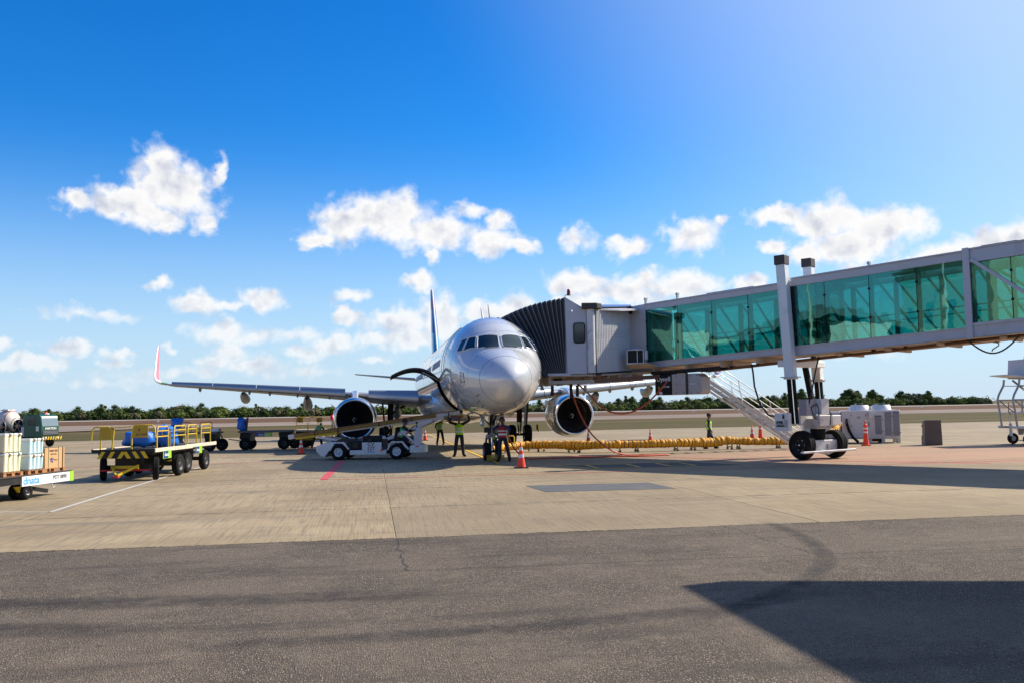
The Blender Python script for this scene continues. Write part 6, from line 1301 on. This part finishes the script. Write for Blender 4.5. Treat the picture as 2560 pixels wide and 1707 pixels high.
# parked vehicle, only its nose shows at the edge
CR = thing('tow_tractor', 'dark blue vehicle nose showing at the right edge behind the access stand', 'tractor', (28.3, 49.5, 0), R(10))
MB().prism([(-.9, -.8, .35), (-.95, -.8, 1.05), (-.75, -.8, 1.25), (.2, -.8, 1.38), (2.5, -.8, 1.4), (2.5, -.8, .35)], (0, 1.6, 0), 'car_blue').build('body', CR, .08); MB().box((-.93, 0, .85), (.06, 1.3, .28), 'ink_dark').build('grille', CR)
for y in (-.6, .6): MB().lathe((-.95, y, .95), (-1, 0, 0), [(0, .12), (.03, .1), (.031, .001)], 12, 'reflective').build('headlight', CR)
for x in (-.3, 1.8):
    for y in (-.78, .78): wheel('wheel', CR, (x, y, .33), (0, 1, 0), .33, .2, 'rim_dark', .5)
# marker sign by the grass
MK = thing('taxiway_marker', 'small black and yellow marker post at the edge of the grass by the main wheels', 'marker', (2.2, 84, 0), 0)
MB().box((-.08, 0, .42), (.17, .2, .5), 'black_paint').box((0, 0, .1), (.06, .06, .3), 'black_paint').build('marker_back', MK); MB().box((.06, -.01, .42), (.12, .2, .46), 'yellow_paint').build('marker_face', MK)

# ---------------------------------------------------------------- people
def person(label, loc, rz, J=None, vest='vest_lime', trousers='navy_cloth', shirt='navy_cloth', hat=None, scale=1.0, ear=False, gloves=None, bands=True, bend=0.0, grp=None):
    "local frame: faces -y, x to its left as seen by the camera's right; J overrides joints"
    P_ = dict(pel=(0, 0, .95), wai=(0, 0, 1.10), che=(0, 0, 1.30), nec=(0, 0, 1.47), hea=(0, -.02, 1.56),
              sL=(-.185, 0, 1.41), sR=(.185, 0, 1.41), eL=(-.25, .02, 1.13), eR=(.25, .02, 1.13), wL=(-.26, -.06, .88), wR=(.26, -.06, .88),
              hL=(-.10, 0, .92), hR=(.10, 0, .92), kL=(-.12, -.02, .50), kR=(.12, -.02, .50), aL=(-.14, .02, .09), aR=(.14, .02, .09), tL=(-.16, -.17, .035), tR=(.16, -.17, .035), look=(0, -1, 0))
    if J: P_.update(J)
    P_ = {k: Vector(v)*(scale if k != 'look' else 1) for k, v in P_.items()}
    t_ = thing('person', label, 'person', loc, rz, grp); s = scale
    nodes = ['pel', 'wai', 'che', 'nec', 'sL', 'eL', 'wL', 'sR', 'eR', 'wR', 'hL', 'kL', 'aL', 'tL', 'hR', 'kR', 'aR', 'tR']
    rad = dict(pel=(.155, .12), wai=(.145, .105), che=(.17, .115), nec=(.058, .058), sL=(.068, .065), sR=(.068, .065), eL=(.054, .054), eR=(.054, .054), wL=(.032, .030), wR=(.032, .030), hL=(.095, .10), hR=(.095, .10), kL=(.082, .085), kR=(.082, .085), aL=(.066, .07), aR=(.066, .07), tL=(.045, .032), tR=(.045, .032))
    ed = [('pel', 'wai'), ('wai', 'che'), ('che', 'nec'), ('che', 'sL'), ('sL', 'eL'), ('eL', 'wL'), ('che', 'sR'), ('sR', 'eR'), ('eR', 'wR'), ('pel', 'hL'), ('hL', 'kL'), ('kL', 'aL'), ('aL', 'tL'), ('pel', 'hR'), ('hR', 'kR'), ('kR', 'aR'), ('aR', 'tR')]
    me = bpy.data.meshes.new('body'); me.from_pydata([P_[n] for n in nodes], [(nodes.index(a), nodes.index(c)) for a, c in ed], [])
    o = bpy.data.objects.new('tmp', me); col.objects.link(o)
    sk = o.modifiers.new('skin', 'SKIN'); sk.use_smooth_shade = True; sv = me.skin_vertices[0].data
    for i, n in enumerate(nodes): sv[i].radius = (rad[n][0]*s, rad[n][1]*s); sv[i].use_root = (n == 'pel')
    sub = o.modifiers.new('sub', 'SUBSURF'); sub.levels = 2; sub.render_levels = 2
    bpy.context.view_layer.update(); dg = bpy.context.evaluated_depsgraph_get(); m2 = bpy.data.meshes.new_from_object(o.evaluated_get(dg)); bpy.data.objects.remove(o)
    segs = [('pel', 'wai', 1), ('wai', 'che', 1), ('che', 'nec', 1), ('sL', 'eL', 1), ('eL', 'wL', 1), ('sR', 'eR', 1), ('eR', 'wR', 1), ('hL', 'kL', 0), ('kL', 'aL', 0), ('hR', 'kR', 0), ('kR', 'aR', 0), ('aL', 'tL', 2), ('aR', 'tR', 2), ('pel', 'hL', 0), ('pel', 'hR', 0)]
    mats_ = [trousers, shirt, 'black_rubber', 'skin', gloves or 'skin', 'hair']
    b = MB(); [b.m(x) for x in mats_] if len(set(mats_)) == len(mats_) else [b.m(x) for x in mats_]
    idx = [b.m(x) for x in mats_]
    base = 0; b.v = [tuple(v.co) for v in m2.vertices]
    for p in m2.polygons:
        c = p.center; best = (9, 0)
        for a_, c_, k_ in segs:
            A, B = P_[a_], P_[c_]; d = B-A; q = max(0, min(1, (c-A).dot(d)/d.length_squared)); dist = (c-(A+d*q)).length
            if dist < best[0]: best = (dist, k_)
        if (c-P_['nec']).length < .07*s and c.z > P_['nec'].z-.01: best = (0, 3)
        b.f.append(list(p.vertices)); b.mi.append(idx[best[1]]); b.sm.append(True)
    # neck and head
    hd = P_['hea']; lk = P_['look'].normalized(); up = (hd-P_['nec']).normalized(); sdv = lk.cross(up).normalized(); up = sdv.cross(lk).normalized()
    rm = Matrix((sdv, lk, up)).transposed(); hc = hd+up*.085*s
    b.tube([P_['nec']-Vector((0, 0, .03)), hd+up*.03*s], [.058*s, .052*s], 10, 'skin', False)
    b.ball(hc, .105*s, 'skin', 16, 12, (.76, .92, 1.12), rm)
    b.ball(hc+lk*.035*s-up*.055*s, .06*s, 'skin', 12, 8, (.85, .9, .9), rm)
    b.ball(hc+lk*.098*s-up*.01*s, .018*s, 'skin', 8, 6, (.9, 1.1, 1.6), rm)
    for sg in (-1, 1):
        b.ball(hc+sdv*sg*.078*s-up*.01*s, .024*s, 'skin', 8, 6, (.4, .8, 1.2), rm); b.ball(hc+sdv*sg*.032*s+lk*.086*s+up*.018*s, .011*s, 'hair', 6, 5, (1.2, .5, .8), rm)
        b.ball(hc+sdv*sg*.032*s+lk*.088*s+up*.038*s, .016*s, 'hair', 6, 5, (1.3, .4, .3), rm)
    b.ball(hc+lk*.088*s-up*.050*s, .020*s, 'hair', 8, 5, (1.1, .4, .25), rm)
    b.ball(hc-lk*.012*s+up*.022*s, .108*s, 'hair', 14, 10, (.78, .90, 1.06), rm)
    # hands with fingers
    for w_, e_, sg in (('wL', 'eL', -1), ('wR', 'eR', 1)):
        W = P_[w_]; d = (W-P_[e_]).normalized(); a = d.cross(Vector((0, 1, 0))); a = a.normalized() if a.length > .1 else Vector((1, 0, 0)); n_v = d.cross(a).normalized(); gm = gloves or 'skin'
        b.tube([W-d*.01*s, W+d*.04*s, W+d*.085*s], [.030*s, .042*s, .036*s], 8, gm)
        for f_, ln in zip((-.028, -.010, .010, .027), (.060, .074, .070, .052)):
            p0 = W+d*.075*s+a*f_*s; p1 = p0+d*ln*.5*s+n_v*.006*s; p2 = p1+d*ln*.42*s+n_v*.022*s; b.tube([p0, p1, p2], [.0105*s, .0095*s, .007*s], 6, gm)
        p0 = W+d*.03*s+a*-.035*s*sg; b.tube([p0, p0+d*.03*s-a*.02*s*sg, p0+d*.055*s-a*.024*s*sg+n_v*.012*s], [.012*s, .011*s, .008*s], 6, gm)
    # shoe soles
    for a_, tt in (('aL', 'tL'), ('aR', 'tR')):
        A, Tt = P_[a_], P_[tt]; f_ = Vector((Tt.x-A.x, Tt.y-A.y, 0)); f_ = f_.normalized() if f_.length > .01 else Vector((0, -1, 0)); c_ = (A+Tt)/2; b.ball(Vector((c_.x, c_.y, max(.04*s, min(A.z, Tt.z)))), .14*s, 'black_rubber', 12, 8, (.34, 1.0, .30), Matrix((Vector((f_.y, -f_.x, 0)), f_, Vector((0, 0, 1)))).transposed())
    b.build('body', t_)
    if vest:
        # vest: a shell lofted round the trunk, open at the arms
        ax = [P_['pel']+(P_['wai']-P_['pel'])*.05, P_['wai'], P_['che'].lerp(P_['wai'], .45), P_['che'], P_['che'].lerp(P_['nec'], .45), P_['che'].lerp(P_['nec'], .78)]
        sv_ = (P_['sR']-P_['sL']).normalized(); wd = [.182, .172, .186, .200, .185, .115]; dp = [.138, .128, .138, .143, .118, .08]; rg = []
        for i, c in enumerate(ax):
            d = (ax[min(i+1, 5)]-ax[max(i-1, 0)]).normalized(); fv = sv_.cross(d).normalized()
            rg.append([c+sv_*math.cos(2*math.pi*k/24)*wd[i]*s+fv*math.sin(2*math.pi*k/24)*dp[i]*s for k in range(24)])
        V_ = MB().loft(rg, vest).build('vest', t_)
        if bands:
            for q0, q1 in ((.16, .30), (.46, .60)):
                f = lambda q: [rg[min(int(q*4), 4)][k].lerp(rg[min(int(q*4), 4)+1][k], q*4-int(q*4)) for k in range(24)]
                def grow(r_): c = sum(r_, Vector())/24; return [c+(p-c)*1.025 for p in r_]
                MB().loft([grow(f(q0)), grow(f(q1))], 'reflective').build('reflective_band', V_)
            d = (ax[3]-ax[0]).normalized(); fv = sv_.cross(d).normalized()
            fr_ = [18, 18]; MB().loft([[rg[i][17].lerp(rg[i][18], .75)*1.0+(rg[i][18]-ax[i])*.03, rg[i][18].lerp(rg[i][19], .25)+(rg[i][18]-ax[i])*.03] for i in range(6)], 'navy_cloth', False).build('vest_zip', V_)
    if hat:
        b = MB(); b.ball(hc-lk*.010*s+up*.045*s, .114*s, hat, 16, 8, (.84, .96, .92), rm); b.prism([hc+up*.055*s+lk*.08*s-sdv*.075*s, hc+up*.055*s+lk*.08*s+sdv*.075*s, hc+up*.045*s+lk*.17*s+sdv*.055*s, hc+up*.045*s+lk*.17*s-sdv*.055*s], up*.012*s, hat); b.build('cap', t_)
    if ear:
        b = MB()
        for sg in (-1, 1): b.ball(hc+sdv*sg*.095*s, .05*s, 'black_paint', 10, 8, (.55, .9, 1.2), rm)
        b.tube([hc+sdv*.10*s*math.cos(a)+up*.135*s*math.sin(a) for a in [math.pi*k/10 for k in range(11)]], .013*s, 6, 'black_paint'); b.build('ear_defenders', t_)
    return t_
person('lime-vested worker with both arms raised to the loader tip, left of the nose gear', (-2.45, 42.6, 0), R(3), dict(eL=(-.44, .02, 1.50), wL=(-.50, -.03, 1.80), eR=(.46, .02, 1.56), wR=(.36, -.03, 1.86), sL=(-.20, 0, 1.44), sR=(.20, 0, 1.44), aL=(-.20, .02, .09), aR=(.17, .02, .09), kL=(-.15, -.01, .5), kR=(.13, -.01, .5), tL=(-.28, -.14, .035), tR=(.26, -.15, .035)), scale=1.03)
person('distant worker in lime vest with one arm up, left of the arms-raised worker', (-4.45, 57.0, 0), R(5), dict(eR=(.36, .02, 1.56), wR=(.34, -.02, 1.82), sR=(.19, 0, 1.45), eL=(-.28, .06, 1.16), wL=(-.20, .10, .98), aL=(-.20, .02, .09), aR=(.24, .02, .09), kR=(.18, -.02, .5)), scale=.95, hat='navy_cloth')
person('red-vested worker in ear defenders at the nose gear, hands at his mouth', (-.45, 38.0, 0), R(-12), dict(eL=(-.40, -.02, 1.28), wL=(-.12, -.22, 1.48), eR=(.34, -.08, 1.22), wR=(.13, -.22, 1.46), aL=(-.16, .02, .09), aR=(.28, .02, .09), kR=(.20, -.01, .5), tL=(-.20, -.16, .035), tR=(.30, -.15, .035)), 'vest_red', shirt='blue_cloth', ear=True, scale=1.0)
person('stooping worker in lime vest and orange gloves mostly hidden behind the nose gear', (-.93, 39.75, 0), R(20), dict(pel=(.12, .25, .90), wai=(.10, .12, 1.02), che=(.05, -.10, 1.12), nec=(.0, -.28, 1.17), hea=(-.01, -.36, 1.18), sL=(-.15, -.20, 1.12), sR=(.22, -.20, 1.12), eL=(-.32, -.28, .88), wL=(-.38, -.32, .62), eR=(.25, -.35, .85), wR=(.05, -.45, .70), hL=(.02, .25, .87), hR=(.22, .25, .87), kL=(0, .12, .48), kR=(.26, .10, .48), aL=(-.02, .25, .09), aR=(.28, .22, .09), tL=(-.04, .07, .035), tR=(.28, .04, .035), look=(0, -.6, -.8)), gloves='orange_glove')
person('worker in lime vest and dark cap walking to the right behind the air hose', (9.50, 45.9, 0), R(84), dict(eL=(-.24, .06, 1.14), wL=(-.20, -.10, .90), eR=(.24, .10, 1.14), wR=(.22, .02, .88), aL=(-.10, .28, .10), aR=(.10, -.26, .09), kL=(-.10, .06, .50), kR=(.10, -.18, .50), tL=(-.11, .12, .035), tR=(.11, -.45, .035)), hat='navy_cloth', scale=.97)
person('worker in green and red vest bending over the far cart, left of the belt loader', (-11.5, 55.3, 0), R(170), dict(pel=(0, .12, .93), wai=(0, -.02, 1.06), che=(-.02, -.20, 1.20), nec=(-.03, -.36, 1.27), hea=(-.03, -.44, 1.28), sL=(-.20, -.28, 1.22), sR=(.17, -.28, 1.22), eL=(-.28, -.45, .98), wL=(-.22, -.62, .92), eR=(.28, -.45, .98), wR=(.30, -.62, .90), hL=(-.10, .12, .90), hR=(.10, .12, .90), kL=(-.22, .02, .50), kR=(.20, .04, .50), aL=(-.34, .10, .09), aR=(.30, .12, .09), tL=(-.40, -.07, .035), tR=(.34, -.05, .035), look=(0, -.8, -.6)), 'vest_green')
person('worker standing behind the raised belt with only dark legs showing under it', (-10.3, 56.0, 0), R(150), dict(aL=(-.2, .02, .09)), 'vest_lime', scale=.92)
person('driver in green vest seated at the wheel of the belt loader under its lifting arm', (-4.88, 41.65, 0), R(86), dict(pel=(0, .06, .93), wai=(0, .04, 1.08), che=(0, -.02, 1.28), nec=(0, -.06, 1.44), hea=(0, -.09, 1.52), sL=(-.19, -.03, 1.38), sR=(.19, -.03, 1.38), eL=(-.24, -.28, 1.22), wL=(-.12, -.54, 1.28), eR=(.24, -.28, 1.18), wR=(.12, -.54, 1.26), hL=(-.10, .02, .92), hR=(.10, .02, .92), kL=(-.13, -.42, .92), kR=(.13, -.42, .90), aL=(-.13, -.54, .66), aR=(.13, -.52, .64), tL=(-.13, -.70, .62), tR=(.13, -.68, .60)), 'vest_green', hat='navy_cloth', scale=1.0)

# ---------------------------------------------------------------- tree line beyond the runway
def crown_mesh(seed, mt, h, w_, n, open_=0.0):
    rnd = random.Random(seed); b = MB(); blobs = []
    for k in range(rnd.randint(6, 10)):
        a = rnd.uniform(0, 6.28); r_ = rnd.uniform(0, .55)*w_/2; z_ = h*rnd.uniform(.38, .92); blobs.append((Vector((r_*math.cos(a)*(1.2-z_/h*.4), r_*math.sin(a), z_)), rnd.uniform(.16, .32)*w_*(1.0 if z_ < h*.75 else .7)))
    for c, r_ in blobs:
        for q in range(4):
            v = Vector((rnd.gauss(0, 1), rnd.gauss(0, 1), rnd.gauss(0, .8))).normalized()*r_*rnd.uniform(.1, .4); b.ball(c+v, r_*rnd.uniform(.38, .55), mt, 7, 5, (1, 1, .85), Matrix.Rotation(rnd.uniform(0, 3), 3, 'Z'))
    vs, fs, mm = [], [], []
    for i in range(n):
        c, r_ = rnd.choice(blobs); v = Vector((rnd.gauss(0, 1), rnd.gauss(0, 1), rnd.gauss(0, .8))).normalized()*r_*rnd.uniform(.6, 1.08)
        p = c+v; s_ = rnd.uniform(.16, .42); nv = (v.normalized()+Vector((rnd.gauss(0, .35), rnd.gauss(0, .35), rnd.gauss(0, .35)))).normalized(); a = nv.cross(Vector((rnd.gauss(0, 1), rnd.gauss(0, 1), rnd.gauss(0, 1)))).normalized(); q = nv.cross(a)
        k = len(vs); vs += [p+a*s_, p+q*s_*.7, p-a*s_, p-q*s_*.7]; fs.append((k, k+1, k+2, k+3))
    b.add(vs, fs, mt); return b.mesh('crown')
def trunk_mesh(seed, h, bare=False):
    rnd = random.Random(seed); b = MB(); b.tube([(0, 0, 0), (.1, 0, h*.3), (rnd.uniform(-.3, .3), 0, h*.62)], [.22, .17, .10], 6, 'trunk_brown')
    for k in range(5 if not bare else 12):
        z_ = h*rnd.uniform(.25, .55); a = rnd.uniform(0, 6.28); L = h*rnd.uniform(.25, .42); b.tube([(0, 0, z_), (math.cos(a)*L*.6, math.sin(a)*L*.6, z_+L*.7), (math.cos(a+.3)*L*.85, math.sin(a)*L*.8, z_+L*1.15)], [.10, .06, .025], 5, 'trunk_brown')
    return b.mesh('trunk')
kinds = []
for k, (mt, h, w_, n, nm) in enumerate((('leaf_dark', 9.5, 8, 900, 'dark'), ('leaf_dark', 8, 9.5, 950, 'dark'), ('leaf_mid', 7.5, 9, 950, 'green'), ('leaf_mid', 8.8, 7.5, 800, 'green'), ('leaf_mid', 6.5, 8.5, 800, 'green'), ('leaf_dry', 7.8, 8, 380, 'dry'), ('leaf_dry', 6.5, 7.5, 500, 'dry'), ('leaf_dark', 11, 6.5, 650, 'tall'))):
    kinds.append((crown_mesh(k*7+1, mt, h, w_, int(n*1.25)), trunk_mesh(k*7+2, h, mt == 'leaf_dry'), nm, mt))
NM = {'dark': 'dark rounded evergreen', 'green': 'mid green bushy', 'dry': 'grey-brown half-bare', 'tall': 'tall narrow dark'}
ZN = ((-.47, 'above the green truck cab'), (-.40, 'above the nearer baggage cart'), (-.33, 'left of the red winglet'), (-.27, 'below the winglet'), (-.21, 'below the outer left flap fairings'), (-.165, 'left of the left engine'), (-.07, 'between left engine and fuselage'), (.03, 'behind the nose'), (.10, 'right of the right engine'), (.16, 'below the black power box'), (.22, 'behind the walking worker'), (.29, 'behind the service stair'), (.36, 'left of the white cabinets'), (.43, 'above the white cabinets'), (.50, 'right of the concrete pedestal'), (9, 'at the right edge'))
rnd = random.Random(21)
def tree(u, v, k, s_):
    c_, t2, nm, mt = kinds[k]; P_ = UV(u, v, -.1); zn = next(z for lim, z in ZN if P_.x/P_.y < lim); sz = 'low ' if s_ < .72 else 'higher ' if s_ > 1.0 else ''
    r_ = thing('tree', sz+NM[nm]+' tree of the far tree line '+zn, 'tree', P_, rnd.uniform(0, 6.28), sz+nm+' trees '+zn)
    r_.scale = (s_*rnd.uniform(1.15, 1.5), s_*rnd.uniform(.9, 1.1), s_); inst(c_, 'crown', r_); inst(t2, 'trunk', r_)
u = -330.0; cnt = 0
while u < 330:
    dens_ = 1.0
    hgt = 1.0 + 0 + .10*math.sin(u*.045) + .08*math.sin(u*.13+1)
    xr = -.148+u/530
    hgt *= .86 if xr < -.25 else .72 if xr < .12 else .80 if xr < .28 else 1.08
    for row in range(1):
        k = rnd.choices(range(8), (4, 4, 5, 3, 5, 3, 3, 1))[0]; tree(u+rnd.uniform(-2, 2), 520+rnd.uniform(-12, 40), k, hgt*rnd.uniform(.78, 1.18)); cnt += 1
    u += rnd.uniform(2.3, 4.4)
# dense scrub in front of and between the trees, one mass
b = MB(); vs, fs = [], []; 
for mt, n in (('leaf_mid', 26000), ('leaf_dark', 24000), ('leaf_dry', 9000)):
    rnd2 = random.Random(n); vs, fs = [], []
    clump = [(rnd2.uniform(-360, 360), rnd2.uniform(497, 545), rnd2.uniform(3.0, 5.5), rnd2.uniform(3.4, 5.4)) for _ in range(330 if mt != 'leaf_dry' else 150)]
    for (cu_, cv_, cr, chh) in clump:
        for q in range(3):
            a = rnd2.uniform(0, 6.28); rr3 = cr*rnd2.uniform(.1, .8); b.ball(UV(cu_+rr3*math.cos(a), cv_+rr3*math.sin(a), chh*rnd2.uniform(.25, .85)*(1-.3*rr3/cr)), rnd2.uniform(.7, 1.5), mt, 7, 5, (1.1, 1.1, .85))
    for i in range(n):
        cu_, cv_, cr, chh = rnd2.choice(clump); a = rnd2.uniform(0, 6.28); ph = rnd2.uniform(0, 1)**.6; rr3 = cr*math.sqrt(max(0, 1-ph*ph))*rnd2.uniform(.75, 1.05)
        p = UV(cu_+rr3*math.cos(a), cv_+rr3*math.sin(a), ph*chh*rnd2.uniform(.9, 1.05)); s_ = rnd2.uniform(.25, .6)
        nv = (Ux*math.cos(a)+Vx*math.sin(a)+Vector((rnd2.gauss(0, .35), rnd2.gauss(0, .35), .3+ph*1.2))).normalized(); a_ = nv.cross(Vector((rnd2.gauss(0, 1), rnd2.gauss(0, 1), rnd2.gauss(0, 1)))).normalized(); q_ = nv.cross(a_)
        k = len(vs); vs += [p+a_*s_, p+q_*s_*.7, p-a_*s_, p-q_*s_*.7]; fs.append((k, k+1, k+2, k+3))
    b.add(vs, fs, mt)
tag(b.build('scrub'), kind='stuff')
# a solid low bank of undergrowth behind keeps the ground line closed
b = MB(); L = []; rnd = random.Random(8)
for i in range(200):
    u = -380+i*3.82; h_ = 3.8+rnd.uniform(-.5, .6); L.append([UV(u, 533, -.1), UV(u, 534, h_*.6), UV(u, 537, h_), UV(u, 546, h_*.9), UV(u, 550, -.1)])
b.loft(L, 'leaf_dark', False, False); tag(b.build('undergrowth'), kind='stuff')
# small marker boards and lamps along the runway edge
for x, y, wh in ((20, 226, 'below the black power box'), (44, 230, 'left of the bridge columns'), (-34, 222, 'left of the left engine'), (84, 236, 'above the white cabinets'), (104, 240, 'right of the concrete pedestal'), (-80, 212, 'above the nearer baggage cart')):
    o = MB().box((0, 0, .35), (.10, .10, .7), 'strut_grey').box((0, 0, .75), (.5, .12, .3), 'cone_white').build('edge_light'); o.location = (x, y, -.05); tag(o, 'small pale edge light in the soil strip '+wh, 'edge light', 'runway edge lights')

# ---------------------------------------------------------------- terminal behind the camera shows in the glass; added slab casts the near shadow
TM = thing('terminal_building', 'pale terminal building behind the camera with a curved metal roof', 'building', UV(-95, -24, 0), PSI)
MB().box((0, 0, 4.5), (150, 18, 9), 'terminal_wall').build('wall', TM)
b = MB(); L = []
for i in range(61):
    x = -78+2.6*i; L.append([Vector((x, -13+26*j/10, 9.0+2.6*math.sin(math.pi*j/10)+.5*math.sin(x*.16))) for j in range(11)])
b.loft(L, 'terminal_roof', False); b.build('roof', TM)
for k in range(22):
    MB().box((-70+6.6*k, 9.04, 6.0), (4.6, .1, 3.2), 'glass_dark').build('window', TM); MB().box((-73.3+6.6*k, 9.2, 4.6), (.7, .5, 9.2), 'block_light').build('pilaster', TM)
T2 = thing('stair_tower', 'tall pale rendered stair tower of the terminal behind the camera to the left', 'building', (-36, -6, 0), PSI)
MB().box((0, 0, 7.5), (20, 14, 15), 'terminal_wall').build('wall', T2); MB().box((0, 0, 15.2), (21, 15, .5), 'terminal_roof').build('parapet', T2)
for k in range(4): MB().box((-7+4.6*k, 7.04, 9), (1.4, .1, 4.5), 'glass_dark').build('window', T2)
T4 = thing('arrivals_hall', 'pale hall with dark window band and wavy metal roof left of the apron', 'building', (-47, 11, 0), R(-65))
MB().box((0, 0, 4.2), (34, 16, 8.4), 'terminal_wall').build('wall', T4)
b = MB(); L = []
for i in range(41):
    x = -19+.95*i; L.append([Vector((x, -10+20*j/10, 8.6+1.9*math.sin(math.pi*j/10)+1.1*math.sin(x*.30+.6)+(.22 if j in (0, 10) else 0))) for j in range(11)])
b.loft(L, 'terminal_roof', False); b.loft([[Vector((p.x, p.y, p.z-.5)) for p in r] for r in L], 'terminal_roof', False); b.build('roof', T4)
for s_ in (-1, 1):
    for k in range(8): MB().box((-14.5+4.1*k, s_*8.05, 7.0), (3.3, .12, 1.6), 'glass_dark').build('window', T4)
MB().box((6, 9.5, 7.6), (5, 3, 3.2), 'white_paint').box((-9, 10, 7.2), (3, 3, 3.4), 'cone_white').build('roof_plant', T4)
for x in (-12, 2, 13): MB().tube([(x, 11, 0), (x, 11, 17)], [.16, .09], 8, 'white_paint').box((x, 11, 17), (2.4, .4, .3), 'white_paint').build('light_mast', T4)
T3 = thing('shadow_canopy', 'unseen flat roof slab on columns, shaped to cast the near ground shadow', 'canopy', (0, 0, 0))
b = MB(); C_ = Vector((1.92+1.194*7.5, 11.18+.53*7.5, 7.0)); b.prism([C_, C_+Vector((32, -3.0, 0)), C_+Vector((34, -30, 0)), C_+Vector((5.9, -38, 0))], (0, 0, .5), 'cab_grey'); b.build('roof_slab', T3)  # unseen slab, its outline set by the shadow it throws on the asphalt
for (x, y) in ((30, 6), (30, -8), (24, -14)): MB().lathe((x, y, 0), (0, 0, 1), [(0, .35), (7, .35)], 16, 'block_light').build('column', T3)
